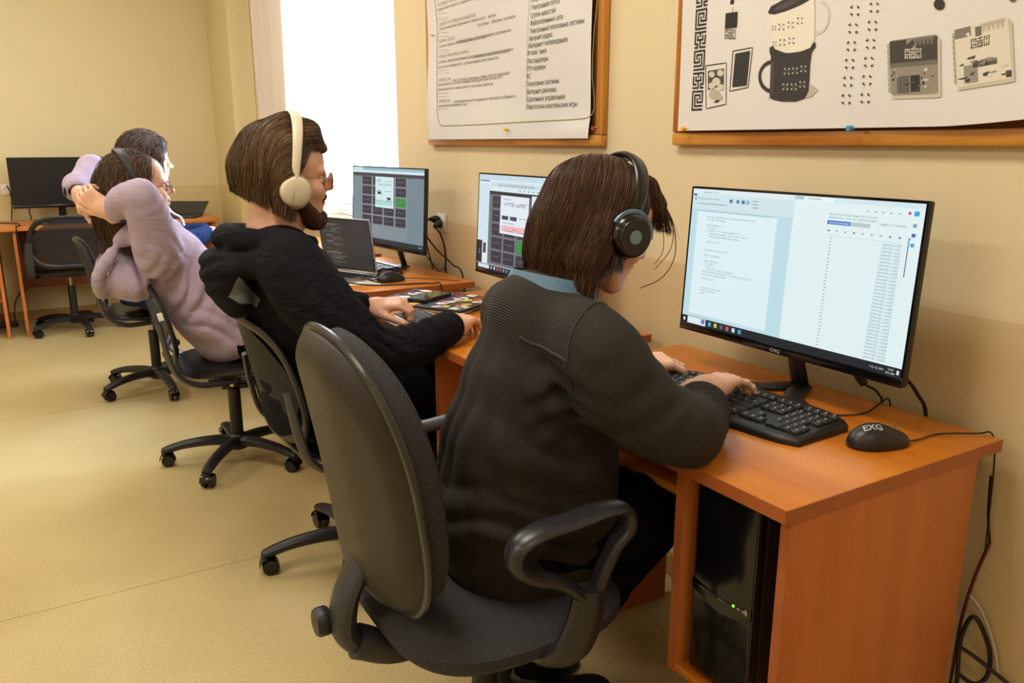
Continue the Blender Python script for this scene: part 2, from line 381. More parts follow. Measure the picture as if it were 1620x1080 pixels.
# window
wf = MB(); x0, x1 = WX+0.24, WX+0.31
def fr(a, b, c, d): wf.box((x0, a, c), (x1, b, d), 0.006)
fr(WY0, WY0+0.07, WZ0, WZ1); fr(WY1-0.07, WY1, WZ0, WZ1); fr(WY0+0.07, WY1-0.07, WZ0, WZ0+0.07); fr(WY0+0.07, WY1-0.07, WZ1-0.07, WZ1)
win = struct(wf.build('window_1', M_pvc, smooth=False))
for (a, b) in ((WY0+0.075, WY1-0.075),):
    p = MB(); p.box((x0-0.012, a, WZ0+0.075), (x1-0.02, a+0.055, WZ1-0.075), 0.005); p.box((x0-0.012, b-0.055, WZ0+0.075), (x1-0.02, b, WZ1-0.075), 0.005)
    p.box((x0-0.012, a+0.055, WZ0+0.075), (x1-0.02, b-0.055, WZ0+0.13), 0.005); p.box((x0-0.012, a+0.055, WZ1-0.13), (x1-0.02, b-0.055, WZ1-0.075), 0.005)
    p.build('sash', M_pvc, win, smooth=False)
M_glass = mat('window_glass', '#ffffff', 0.0, trans=1.0, spec=0.5)
for (a, b) in ((WY0+0.13, WY1-0.13),):
    p = MB(); p.add([(x0+0.02, a, WZ0+0.13), (x0+0.02, b, WZ0+0.13), (x0+0.02, b, WZ1-0.13), (x0+0.02, a, WZ1-0.13)], [(0, 3, 2, 1)])
    m = bpy.data.materials.get('pane_glass')
    if not m:
        m = bpy.data.materials.new('pane_glass'); m.use_nodes = True; nt = m.node_tree; nt.nodes.clear()
        o_ = nt.nodes.new('ShaderNodeOutputMaterial'); t_ = nt.nodes.new('ShaderNodeBsdfTransparent'); g_ = nt.nodes.new('ShaderNodeBsdfGlossy'); g_.inputs['Roughness'].default_value = 0.02
        fr_ = nt.nodes.new('ShaderNodeFresnel'); mx_ = nt.nodes.new('ShaderNodeMixShader'); nt.links.new(fr_.outputs[0], mx_.inputs[0]); nt.links.new(t_.outputs[0], mx_.inputs[1]); nt.links.new(g_.outputs[0], mx_.inputs[2]); nt.links.new(mx_.outputs[0], o_.inputs[0])
    p.build('pane', m, win, smooth=False)
sl = MB(); sl.box((WX-0.035, WY0-0.03, WZ0-0.03), (x0, WY1+0.03, WZ0-0.001), 0.008); struct(sl.build('trim_2', M_white, smooth=False))
gk = MB(); gk.box((x0-0.018, WY0+0.068, WZ0+0.09), (x0-0.012, WY0+0.0745, WZ1-0.09)); gk.build('gasket', mat('teal_gasket', '#2f6f7c', 0.5), win, smooth=False)
for z in (1.36, 1.88, 2.4):
    h = MB(); h.box((x0-0.03, WY0+0.055, z-0.03), (x0-0.012, WY0+0.085, z+0.03), 0.004); h.build('hinge', mat('hinge_grey', '#a9b6c4', 0.35, metal=0.4), win)
lin = MB(); lin.box((WX-0.001, WY1-0.014, WZ0+0.001), (x0, WY1-0.0005, WZ1-0.001)); lin.box((WX-0.001, WY0+0.0005, WZ0+0.001), (x0, WY0+0.014, WZ1-0.001)); lin.box((WX-0.001, WY0+0.014, WZ1-0.015), (x0, WY1-0.014, WZ1-0.0005)); struct(lin.build('trim_3', M_pvc, smooth=False))  # white lining added so the reveal looks daylit
# sheer curtain gathered over the far part of the window
cu = MB(); P = []
ny, nz = 150, 26
for j in range(nz+1):
    z = 0.80+(2.86-0.80)*j/nz; row = []
    for i in range(ny+1):
        t = i/ny; wide = 1.0-0.26*(1-j/nz)**1.3
        y = 6.02-(1.34*wide)*t; row.append((WX-0.062+0.02*math.sin(t*58+0.6*math.sin(z*2))*(0.5+0.5*math.sin(t*7+1))+0.012*math.sin(t*23+z), y+0.01*math.sin(t*40+z*1.5), z))
    P.append(row)
cu.grid(P)
def sheer():
    m = bpy.data.materials.new('sheer_curtain'); m.use_nodes = True; nt = m.node_tree; nt.nodes.clear(); N = nt.nodes; L = nt.links
    o = N.new('ShaderNodeOutputMaterial'); tr = N.new('ShaderNodeBsdfTransparent'); tl = N.new('ShaderNodeBsdfTranslucent'); df = N.new('ShaderNodeBsdfDiffuse')
    tl.inputs[0].default_value = (0.97, 0.93, 0.94, 1); df.inputs[0].default_value = (0.97, 0.93, 0.93, 1)
    a = N.new('ShaderNodeMixShader'); a.inputs[0].default_value = 0.5; L.new(tl.outputs[0], a.inputs[1]); L.new(df.outputs[0], a.inputs[2])
    b = N.new('ShaderNodeMixShader'); b.inputs[0].default_value = 0.8; L.new(tr.outputs[0], b.inputs[1]); L.new(a.outputs[0], b.inputs[2]); L.new(b.outputs[0], o.inputs[0]); return m
tag(cu.build('curtain', sheer()), 'white sheer curtain gathered over the far side of the window', 'curtain')
rd = MB(); rd.cyl((WX-0.062, 3.4, 2.875), (WX-0.062, 6.2, 2.875), 0.012); tag(rd.build('curtain_rod', M_white), 'curtain rod carrying the sheer curtain above the window', 'curtain rod')
# ceiling luminaires
LAMPN = ('over the near chairs, on the window side', 'over the far chairs, on the window side', 'over the near open floor, away from the windows', 'over the far open floor, away from the windows', 'added as fill behind the viewer, on the window side', 'added as fill behind the viewer, away from the windows')
for i, (lx, ly) in enumerate(LAMPS):
    t = thing('ceiling_lamp', 'rectangular ceiling lamp '+LAMPN[i], 'lamp', (lx, ly, CH), 'rectangular ceiling lamps')
    b = MB(); b.box((lx-0.3, ly-0.6, CH-0.06), (lx+0.3, ly+0.6, CH-0.0005), 0.01); b.build('lamp_body', M_white, t)
    b = MB(); b.box((lx-0.28, ly-0.57, CH-0.068), (lx+0.28, ly+0.57, CH-0.0605), 0.004); b.build('diffuser', glow('lamp_diffuser', '#ffe6c0', 3.0), t)

# ------------------------------------------------------------------ flat print helper
class Sheet:
    def __init__(s, o, X, Y):
        s.o = np.array(o, float); s.X = np.array(X, float); s.Y = np.array(Y, float); s.N = np.cross(s.X, s.Y); s.mb = MB(); s.mats = []; s.k = 0; s.wav = None
    def loc(s, p):
        d = _F+_R*(p[0]-810)/FPX-_U*(p[1]-540)/FPX; t = ((s.o-CAM)@s.N)/(d@s.N); q = CAM+d*t-s.o; return q@s.X, q@s.Y
    def mi(s, m):
        if m not in s.mats: s.mats.append(m)
        return s.mats.index(m)
    def w(s, ab, lift):
        ab = np.asarray(ab, float); r = s.o+ab[:, :1]*s.X+ab[:, 1:]*s.Y+s.N*lift
        if s.wav: r = r+s.N*s.wav(r)[:, None]
        return r
    def poly_l(s, ab, m, lift=0.0004):
        s.k += 1
        if s.wav is None: s.mb.add(s.w(ab, lift+s.k*1e-6), [tuple(range(len(ab)))], s.mi(m)); return
        bm = bmesh.new(); f = bm.faces.new([bm.verts.new((x, y, 0)) for x, y in ab]); bmesh.ops.triangulate(bm, faces=[f])
        for _ in range(4):
            le = [e for e in bm.edges if e.calc_length() > 0.03]
            if not le: break
            bmesh.ops.subdivide_edges(bm, edges=le, cuts=1); bmesh.ops.triangulate(bm, faces=list(bm.faces))
        bm.verts.index_update(); s.mb.add(s.w([v.co[:2] for v in bm.verts], lift+0.0006+s.k*1e-6), [tuple(v.index for v in f.verts) for f in bm.faces], s.mi(m)); bm.free()
    def poly(s, px, m, lift=0.0004): s.poly_l([s.loc(p) for p in px], m, lift)
    def rect_l(s, a0, b0, a1, b1, m, lift=0.0004): s.poly_l([(a0, b0), (a1, b0), (a1, b1), (a0, b1)], m, lift)
    def line_l(s, pts, w, m, lift=0.0005):
        pts = np.array(pts, float)
        if s.wav is not None: q = []; [q.extend((pts[i]+(pts[i+1]-pts[i])*t_ for t_ in np.linspace(0, 1, max(2, int(np.linalg.norm(pts[i+1]-pts[i])/0.012)+1))[:-1])) for i in range(len(pts)-1)]; pts = np.array(q+[pts[-1]]); lift += 0.0006
        t = np.gradient(pts, axis=0); t /= np.linalg.norm(t, axis=1)[:, None]+1e-9; n = np.stack([-t[:, 1], t[:, 0]], 1)*w/2
        V = s.w(np.vstack([pts-n, pts+n]), lift); k = len(pts); s.mb.add(V, [(i, i+1, k+i+1, k+i) for i in range(k-1)], s.mi(m))
    def line(s, px, w, m, lift=0.0005): s.line_l([s.loc(p) for p in px], w, m, lift)
    def text(s, p, txt, h, m, u1=None, lift=0.0006, bold=0.0, a1=None):
        v, f = text_mesh(txt, h, bold=bold)
        if not len(f): return
        a, b = s.loc(p) if u1 is not None or a1 is None else p
        if u1 is not None: a1 = s.loc((u1, p[1]))[0]
        v = v.copy()
        if a1 is not None: v[:, 0] *= (a1-a)/v[:, 0].max()
        s.mb.add(s.w(v[:, :2]+np.array([a, b]), lift), f, s.mi(m))
    def build(s, name, parent, kind=None): return s.mb.build(name, s.mats, parent, smooth=False, kind=kind)
WXs, WYs = (0, -1, 0), (0, 0, 1)     # right/up directions for things facing -x

# ------------------------------------------------------------------ notice boards
M_pine = wood('pine_frame', '#d6983c', '#a8651c', 1, 0.3, 7, ring=True)
M_pineZ = wood('pine_frame_upright', '#d6983c', '#a8651c', 2, 0.3, 7, ring=True)
M_cork = mat('cork', '#7a4a26', 0.9, var=0.25, vscale=180)
M_paper = mat('poster_paper', '#dcdbdb', 0.42, spec=0.4)
M_paper2 = mat('poster_paper_cream', '#dddbd8', 0.42, spec=0.4)
def board(y0, y1, z0, z1, label):
    t = thing('notice_board', label, 'notice board', (WX, (y0+y1)/2, z0)); w = 0.034; a, b = WX-0.026, WX-0.0008
    for nm, lo, hi, m in (('frame_rail', (a, y0, z0), (b, y1, z0+w), M_pine), ('frame_rail', (a, y0, z1-w), (b, y1, z1), M_pine),
                          ('frame_stile', (a+0.0005, y0, z0+w), (b, y0+w, z1-w), M_pineZ), ('frame_stile', (a+0.0005, y1-w, z0+w), (b, y1, z1-w), M_pineZ)):
        q = MB(); q.box(lo, hi, 0.006); q.build(nm, m, t)
    q = MB(); q.box((WX-0.012, y0+w, z0+w), (b, y1-w, z1-w)); q.build('cork_panel', M_cork, t, smooth=False)
board(2.075, 3.325, 1.288, 2.25, 'wooden framed notice board with a text poster beside the window')
board(0.28, 1.755, 1.292, 2.25, 'wooden framed notice board above the nearest white monitor screen')
def wave1(p): return 0.0035*np.sin(p[:, 1]*9+p[:, 2]*7)+0.003*np.sin(p[:, 1]*4-p[:, 2]*13+1)+0.010*np.exp(-((p[:, 2]-1.325)/0.04)**2)*np.exp(-((p[:, 1]-2.2)/0.12)**2)
def poster(name, label, y0, y1, z0, z1, wav, m, shape=None):
    me = MB(); P = [];
    for j in range(141):
        z = z0+(z1-z0)*j/140; row = []
        for i in range(181):
            y = y1+(y0-y1)*i/180; yy, zz = (y, z) if shape is None else shape(y, z); q = np.array([[0, yy, zz]]); row.append((WX-0.036-wav(q)[0], yy, zz))
        P.append(row)
    me.grid(P); t = thing(name, label, 'poster', (WX-0.036, (y0+y1)/2, z0)); me.build('sheet', m, t); return t
p1 = poster('text_poster', 'white poster of Russian internet terms pinned on the board beside the window', 2.125, 3.285, 1.312, 2.2, wave1, M_paper)
S = Sheet((WX-0.036, 3.285, 1.312), WXs, WYs); S.wav = wave1
def c5(x, y): return (640+x/4.5, y/4.5)
ink = INK('#5a544a'); inkg = INK('#a39d6e'); inkl = INK('#8a847a')
for (x, y, x1_, s_) in ((905, 18, 1110, 'Социальные сети'), (905, 75, 1110, 'Электронная почта'), (905, 132, 1085, 'Группы новостей'), (905, 187, 1135, 'Файлообменные сети'), (900, 243, 1280, 'Электронные платежные системы'),
        (895, 295, 1062, 'Интернет-радио'), (890, 346, 1167, 'Интернет-телевидение'), (885, 398, 1018, 'IP-телефония'), (880, 455, 1030, 'Мессенджеры'), (876, 508, 1010, 'FTP-серверы'), (873, 563, 902, 'IRC'),
        (870, 616, 1097, 'Поисковые системы'), (870, 671, 1075, 'Интернет-реклама'), (870, 724, 1133, 'Удаленное управление'), (873, 778, 1220, 'Многопользовательские игры')):
    S.text(c5(x, y), s_, 0.0235, ink, u1=c5(x1_, y)[0], lift=0.0012)
for (x, y, x1_, s_, c_) in ((235, 48, 420, 'СЕТЕВЫЕ НОВОСТИ', inkg), (235, 82, 560, 'общения через людей со сходными интересами', inkl), (245, 190, 515, 'СЕРВИС FTP, ПЕРЕДАЧА ФАЙЛОВ:', inkg), (525, 190, 795, 'система файловых архивов,', inkl), (247, 220, 650, 'обеспечивающая хранение и пересылку файлов', inkl),
        (245, 308, 365, 'СЕРВИС TELNET', inkg), (372, 308, 760, 'предназначен для управления удаленными', inkl), (247, 342, 583, 'компьютерами в терминальном режиме', inkl), (243, 417, 465, 'WORLD WIDE WEB (WWW) -', inkg), (478, 417, 750, 'гипертекстовая (гипермедиа)', inkl),
        (240, 455, 775, 'система, предназначенная для интеграции различных сетевых', inkl), (240, 490, 665, 'ресурсов в единое информационное пространство', inkl), (245, 583, 335, 'СЕРВИС DNS', inkg), (342, 583, 745, 'или система доменных имен, обеспечивающий', inkl),
        (247, 614, 690, 'возможность использования для адресации узлов сети', inkl), (247, 648, 622, 'мнемонических имен вместо числовых адресов', inkl), (250, 733, 335, 'СЕРВИС IRC', inkg), (345, 733, 792, '- предназначен для поддержки текстового общения в', inkl), (253, 764, 443, 'реальном времени (chat)', inkl)):
    S.text(c5(x, y), s_, 0.0165, c_, u1=c5(x1_, y)[0], lift=0.0012)
S.line([c5(x, y) for x, y in ((213, 0), (222, 60), (233, 200), (230, 400), (238, 600), (243, 790), (247, 850), (260, 888), (285, 897), (600, 884), (900, 866), (1200, 850), (1290, 841), (1325, 820), (1345, 780), (1348, 700), (1335, 560), (1340, 400), (1352, 200), (1370, 0))], 0.0035, INK('#8c8f52'))
S.line([c5(893, 0), c5(868, 785)], 0.002, INK('#a39f94'))
for (xa, xb, ys_) in ((240, 320, (100, 130, 145, 235, 262, 360, 375, 505, 525, 668, 690, 780)),):
    for y in ys_: S.line([c5(xa, y), c5(xb, y-6)], 0.0012, INK('#a39f94'))
S.build('printed_text', p1, 'stuff')
def wave2(p): return 0.002*np.sin(p[:, 1]*5+p[:, 2]*6)+0.002*np.sin(p[:, 1]*9-p[:, 2]*4)+0.011*np.exp(-((p[:, 1]-0.8)/0.22)**2)*np.clip((1.50-p[:, 2])/0.17, 0, 1)
def shp2(y, z): return y, z+(0.020*np.clip((0.98-y)/0.25, 0, 1)**1.6*np.clip((1.6-z)/0.3, 0, 1))
p2 = poster('design_poster', 'white poster of black pattern, mugs and notebooks on the nearest board', 0.33, 1.723, 1.330, 2.2, wave2, M_paper2, shp2)
S = Sheet((WX-0.036, 1.723, 1.33), WXs, WYs); S.wav = wave2
K = INK('#17130f')
def c6(x, y): return (1060+x/4.5, y/4.5)
def c7(x, y): return (1340+x/4.5, y/4.5)
# left border of right-angled meander glyphs, laid out on a 9-wide cell grid
glyph = ["111111111","100000000","101111111","101000000","101011111","101010001","101010101","101000101","101111101","100000001","111111111","000000000","111110111","000010100","111010111","100010001","101111101","101000101","101010101","000010001","111111111","000000000"]
a0, b0 = S.loc(c6(150, 788)); aw = S.loc(c6(228, 788))[0]-a0; cell = aw/9
rows = int(0.86/cell)
for r in range(rows):
    g = glyph[r % len(glyph)]
    if (r//len(glyph)) % 2: g = g[::-1]
    c = 0
    while c < 9:
        if g[c] == '1':
            e = c
            while e < 9 and g[e] == '1': e += 1
            S.rect_l(a0+c*cell, b0+r*cell, a0+e*cell, b0+(r+1.02)*cell, K); c = e
        else: c += 1
# badge with lanyard
S.line([c6(445, 0), c6(442, 30)], 0.012, K); S.line([c6(447, 50), c6(444, 100)], 0.003, INK('#b9b4a8'))
S.poly([c6(398, 95), c6(483, 83), c6(478, 195), c6(393, 205)], K)
for y in (125, 155): S.line([c6(403, y), c6(475, y-4)], 0.003, INK('#d8d2c4'))
def logo(fn, x, y, w, h, col, skx=0, sky=0):
    """two rows of three square maze signs"""
    pats = (("11111", "10101", "10101", "10001"), ("11111", "00100", "10101", "11111"), ("11011", "10101", "10101", "10101"), ("11111", "10001", "11101", "10101"), ("11111", "10001", "10111", "11111"), ("10001", "10101", "10101", "11111"))
    for i, p in enumerate(pats):
        ox, oy = x+(i % 3)*w/3, y+(i//3)*h/2
        for r in range(4):
            for c in range(5):
                if p[r][c] == '1':
                    xa = ox+c*w/17; ya = oy+r*h/9; wd, hd = w/21, h/11
                    S.poly([fn(xa, ya+sky*(xa-x)/w), fn(xa+wd, ya+sky*(xa-x)/w), fn(xa+wd, ya+hd+sky*(xa-x)/w), fn(xa, ya+hd+sky*(xa-x)/w)], col, 0.0009)
logo(c6, 393, 208, 80, 76, K)
# two framed cards
def frame(fn, q, col, wd=0.0022): S.line([fn(*p) for p in q+[q[0]]], wd, col)
frame(c6, [(254, 468), (403, 447), (403, 742), (257, 773)], K); S.poly([c6(272, 505), c6(385, 487), c6(385, 600), c6(272, 640)], INK('#4a463f'))
for (x, y, r) in ((300, 530, 22), (333, 582, 30), (362, 520, 24), (300, 610, 24), (365, 620, 22)):
    S.poly([c6(x+r*math.cos(a), y+r*math.sin(a)) for a in np.linspace(0, 2*PI, 13)[:-1]], INK('#cfc9ba'), 0.0007)
for (x, y, r) in ((320, 670, 42), (350, 690, 28)): S.poly([c6(x+r*math.cos(a), y+r*0.8*math.sin(a)) for a in np.linspace(0, 2*PI, 15)[:-1]], INK('#b5af9f'), 0.0006)
S.poly([c6(310, 728), c6(335, 712), c6(358, 716), c6(340, 728)], K)
frame(c6, [(450, 364), (590, 338), (560, 622), (428, 649)], K); S.poly([c6(468, 382), c6(572, 362), (c6(550, 608)), c6(447, 620)], INK('#262622'))
for k in range(12):
    a = k*PI/6; S.line([c6(510+22*math.cos(a), 488+28*math.sin(a)), c6(510+46*math.cos(a)*0.95, 488+78*math.sin(a))], 0.0022, INK('#9c978a'))
S.line([c6(510+36*math.cos(a), 488+52*math.sin(a)) for a in np.linspace(0, 2*PI, 25)], 0.002, INK('#9c978a'))
# mugs
def ring(fn, cx_, cy_, rx, ry, m, lift, a0=0, a1=2*PI, rot=0, w=None):
    pts = []
    for a in np.linspace(a0, a1, 25):
        x, y = rx*math.cos(a), ry*math.sin(a); pts.append(fn(cx_+x*math.cos(rot)-y*math.sin(rot), cy_+x*math.sin(rot)+y*math.cos(rot)))
    if w: S.line(pts, w, m, lift)
    else: S.poly(pts[:-1] if a1-a0 > 6.2 else pts, m, lift)
S.poly([c6(700, 700), c6(860, 715), c6(1010, 690), c6(1060, 640), c6(1010, 600), c6(760, 660)], INK('#b9b3a3'), 0.0003)
ring(c6, 1060, 125, 68, 112, INK('#cfc9b9'), 0.0004, -PI/2, PI*0.75, 0.15, 0.006)
S.poly([c6(704, 100), c6(712, 102), c6(760, 95), c6(850, 72), c6(940, 35), c6(1025, -20), c6(1030, 100), c6(1028, 305), c6(1000, 340), c6(950, 360), c6(870, 378), c6(800, 372), c6(745, 345)], INK('#e4dfd0'), 0.0005)
S.poly([c6(698, 85), c6(720, 45), c6(800, 0), c6(1010, -10), c6(900, 45), c6(820, 82), c6(745, 104), c6(706, 100)], INK('#2b2624'), 0.0007)
S.poly([c6(735, 72), c6(770, 40), c6(840, 5), c6(940, -5), c6(860, 40), c6(790, 70)], INK('#4a4442'), 0.0008)
S.poly([c6(712, 340), c6(735, 325), c6(750, 350), c6(830, 380), c6(930, 370), c6(1000, 340), c6(1022, 300), c6(1038, 305), c6(1036, 335), c6(1010, 372), c6(1000, 450), c6(992, 650), c6(965, 700), c6(900, 722), c6(800, 722), c6(740, 708), c6(716, 690), c6(722, 400), c6(712, 370)], INK('#2f2a2b'), 0.0008)
S.poly([c6(722, 430), c6(745, 440), c6(742, 690), c6(722, 680)], INK('#453f40'), 0.0009)
ring(c6, 735, 545, 92, 105, INK('#2f2a2b'), 0.0006, PI/2+0.1, 3*PI/2-0.1, 0, 0.009)
def corners(fn, x, y, sz, m, lift=0.001, dots=True):
    for sx in (-1, 1):
        for sy in (-1, 1):
            X0, Y0 = x+sx*sz, y+sy*sz*1.1; t = sz*0.26; l = sz*0.55
            S.poly([fn(X0, Y0), fn(X0-sx*l, Y0), fn(X0-sx*l, Y0-sy*t), fn(X0, Y0-sy*t)], m, lift); S.poly([fn(X0, Y0), fn(X0, Y0-sy*l), fn(X0-sx*t, Y0-sy*l), fn(X0-sx*t, Y0)], m, lift)
    if dots:
        for (dx, dy) in ((0.4, 0.4), (-0.4, 0.4), (0.4, -0.4), (-0.4, -0.4)):
            S.poly([fn(x+dx*sz-2, y+dy*sz-2), fn(x+dx*sz+2, y+dy*sz-2), fn(x+dx*sz+2, y+dy*sz+2), fn(x+dx*sz-2, y+dy*sz+2)], m, lift)
for i, (x, y) in enumerate(((742, 200), (795, 192), (860, 178), (925, 148), (748, 310), (802, 302), (867, 290))): corners(c6, x, y, 20 if i % 4 else 14, K)
for i, (x, y) in enumerate(((837, 508), (895, 504), (955, 490), (828, 618), (887, 618), (948, 600))): corners(c6, x, y, 20, INK('#ddd8ca'), 0.0011)
def arrows(fn, x, y):
    s_ = 17
    for sx in (-1, 1):
        for sy in (-1, 1):
            X0, Y0 = x+sx*s_, y+sy*s_*1.15; l = 17; t = 8
            S.poly([fn(X0, Y0), fn(X0+sx*l, Y0), fn(X0+sx*l, Y0+sy*t), fn(X0, Y0+sy*t)], K, 0.0008); S.poly([fn(X0, Y0), fn(X0, Y0+sy*l), fn(X0+sx*t, Y0+sy*l), fn(X0+sx*t, Y0)], K, 0.0008)
for r in range(6):
    arrows(c7, 56-r*11.5, 76+r*126); arrows(c7, 196-r*12.5, 54+r*129)
# round button
ring(c7, 666, 32, 40, 40, INK('#2a2622'), 0.0006)
for a in (PI/4+0.3, -PI/4+0.3): S.line([c7(666-26*math.cos(a), 32-26*math.sin(a)), c7(666+26*math.cos(a), 32+26*math.sin(a))], 0.003, INK('#e4dfd0'), 0.0009)
S.poly([c7(1160, 0), c7(1225, 0), c7(1190, 18)], INK('#57524a'))
# two spiral notebooks
def notebook(q, base, dark, lg, sk):
    (xa, ya), (xb, yb), (xc, yc), (xd, yd) = q
    S.poly([c7(xa+8, ya+20), c7(xb+25, yb+30), c7(xc+22, yc+20), c7(xc-10, yc+28), c7(xd+8, yd+25)], INK('#c4bfae'), 0.0003)
    S.poly([c7(xa+14, ya), c7(xb-16, yb), c7(xb-2, yb+12), c7(xc, yc-18), c7(xc-16, yc), c7(xd+18, yd), c7(xd, yd-16), c7(xa, ya+18)], INK(base), 0.0006)
    def b(s_, t_): x = (xa*(1-s_)+xb*s_)*(1-t_)+(xd*(1-s_)+xc*s_)*t_; y = (ya*(1-s_)+yb*s_)*(1-t_)+(yd*(1-s_)+yc*s_)*t_; return c7(x, y)
    for (s0, t0, s1, t1, c_) in dark: S.poly([b(s0, t0), b(s1, t0), b(s1, t1), b(s0, t1)], INK(c_), 0.0007)
    r_ = random.Random(len(base)+int(xa))
    for i in range(26):
        s0, t0 = r_.random()*0.85, 0.52+r_.random()*0.4; w_, h_ = 0.03+r_.random()*0.14, 0.015+r_.random()*0.03
        S.poly([b(s0, t0), b(min(0.97, s0+w_), t0-0.02), b(min(0.97, s0+w_*0.8), t0+h_), b(s0+0.02, t0+h_)], INK(('#8b867a', '#56524a', '#c9c3b4', '#2f2b27')[i % 4]), 0.00075)
    for i in range(16): s0 = 0.14+0.016*i; S.poly([b(s0, 0.66), b(s0+0.008, 0.66), b(s0+0.008, 0.97), b(s0, 0.97)], INK('#3b3733'), 0.0008)
    for i in range(16): s0 = 0.5+0.028*i; S.poly([b(s0, 0.01), b(s0+0.012, 0.01), b(s0+0.012, 0.07+0.05*((i*7) % 3)), b(s0, 0.07+0.05*((i*5) % 3))], INK(lg), 0.0008)
    for i in range(9):
        t0 = 0.1+i*0.1; p = b(0, t0); S.line([(p[0]+1.5*math.cos(a)-2.5, p[1]+3.2*math.sin(a)) for a in np.linspace(0.3, 2*PI-0.3, 12)], 0.0018, INK('#a59f90'), 0.0009)
notebook([(308, 290), (652, 246), (662, 668), (320, 680)], '#8e897d', [(0, 0.02, 1, 0.42, '#3b3733'), (0, 0.42, 1, 0.5, '#6b665c'), (0.35, 0.02, 0.55, 0.2, '#8d887c'), (0.42, 0.66, 0.62, 0.95, '#26231f')], '#9a9588', 0)
notebook([(775, 215), (1160, 120), (1195, 560), (800, 620)], '#d9d4c4', [(0, 0.0, 0.3, 0.17, '#7b766a'), (0.38, 0.04, 0.5, 0.2, '#6b665c'), (0.3, 0.6, 0.75, 0.72, '#57524a'), (0.9, 0.86, 1.0, 0.97, '#3b3733')], '#8b867a', -95)
logo(c7, 420, 350, 125, 76, INK('#e4dfd0'), sky=-8); logo(c7, 895, 282, 140, 76, K, sky=-36)
S.build('printed_artwork', p2, 'stuff')
def pin(p, col, label):
    t = thing('push_pin', label, 'pin', tuple(p)); q = MB(); R = Ry(-PI/2)
    q.lathe(p, [(0.0028, 0.0), (0.003, 0.004), (0.006, 0.0045), (0.0062, 0.006), (0.004, 0.008), (0.0045, 0.013), (0.0062, 0.016), (0.006, 0.0175), (0.001, 0.018)], 14, R); q.build('pin_head', mat('pin_'+col, col, 0.25), t)
    q = MB(); q.cyl(np.array(p)+[-0.0005, 0, 0], np.array(p)+[0.012, 0, 0], 0.0007, 6); q.build('needle', M_chrome, t)
def pinat(u, v, dx, col, label): p = at(u, v, X_, WX-dx); pin(p, col, label)
pinat(804, 205, 0.042, '#e0d020', 'yellow pin in the bottom edge of the text poster')
pinat(944, 203, 0.052, '#a03030', 'dark red pin in the bottom right corner of the text poster')
pinat(687, 56, 0.040, '#d8d2c0', 'white pin in the left edge of the text poster')
pinat(1086, 204, 0.042, '#f0b414', 'yellow pin in the lower left corner of the design poster')
pinat(1350, 203, 0.044, '#3d8fc0', 'blue pin in the bottom edge of the design poster')

# ------------------------------------------------------------------ desks along the right wall
XF, XB = -0.545, 0.055     # front and back edge
def desk(y0, y1, label, pc=True, flip=False):
    t = thing('computer_desk', label, 'desk', ((XF+XB)/2, (y0+y1)/2, 0)); 
    def part(n, lo, hi, m, bev=0.0015): q = MB(); q.box(lo, hi, bev); return q.build(n, m, t)
    tp = part('desktop', (XF, y0, 0.7255), (XB, y1, 0.75), M_woodY)
    for n, lo, hi in (('edge_band', (XF-0.0012, y0, 0.726), (XF, y1, 0.7495)), ('edge_band', (XF, y0-0.0012, 0.726), (XB, y0, 0.7495)), ('edge_band', (XF, y1, 0.726), (XB, y1+0.0012, 0.7495))):
        q = MB(); q.box(lo, hi); q.build(n, M_woodE, tp)
    xa, xb = XF+0.022, XB-0.06
    ya = y0+0.008
    for yy in (ya, y1-0.04):
        s_ = part('side_panel', (xa, yy, 0.0005), (xb, yy+0.018, 0.725), M_woodZ); q = MB(); q.box((xa-0.001, yy, 0.001), (xa, yy+0.018, 0.7245)); q.build('edge_band', M_woodE, s_)
    yd = ya+0.240
    d = part('divider_panel', (xa, yd, 0.306), (xb, yd+0.018, 0.725), M_woodZ); q = MB(); q.box((xa-0.001, yd, 0.3065), (xa, yd+0.018, 0.7245)); q.build('edge_band', M_woodE, d)
    part('bottom_shelf', (xa+0.002, ya+0.0185, 0.306), (xb, yd-0.0005, 0.324), M_woodY)
    part('modesty_panel', (xb-0.08, yd+0.0185, 0.30), (xb-0.062, y1-0.0405, 0.725), M_woodZ)
    part('keyboard_shelf', (xa+0.05, yd+0.032, 0.635), (xb-0.1, y1-0.056, 0.651), M_woodY)
    for yy in (yd+0.0185, y1-0.053): part('shelf_runner', (xa+0.06, yy, 0.640), (xb-0.12, yy+0.0125, 0.668), M_dark)
    return t
desk(0.765, 1.645, 'nearest wooden computer desk, its side panel facing the viewer')
desk(1.782, 2.68, 'wooden computer desk under the white keyboard and closed laptop')
desk(2.872, 3.76, 'wooden computer desk under the window-side monitor and open laptop')
desk(3.87, 4.76, 'wooden computer desk hidden behind the row, nearest the back corner')
# far desk against the back wall, and a shelf unit beside it
t = thing('far_desk', 'wooden desk against the back wall under the switched-off monitor', 'desk', (-1.2, 6.65, 0))
def part(n, lo, hi, m, bev=0.0015): q = MB(); q.box(lo, hi, bev); return q.build(n, m, t)
part('desktop', (-2.35, 6.33, 0.7255), (-0.22, 6.93, 0.75), wood('cherry_far', '#cf8340', '#b4662a', 0, 0.3, 10))
for x in (-2.30, -1.665, -1.553, -0.27): part('side_panel', (x, 6.355, 0.0005), (x+0.02, 6.88, 0.725), M_woodZ)
part('shelf', (-2.279, 6.37, 0.25), (-1.6655, 6.86, 0.268), M_woodE)
part('modesty_panel', (-1.5325, 6.74, 0.28), (-0.2705, 6.758, 0.725), mat('dark_cherry', '#8a4a26', 0.4))

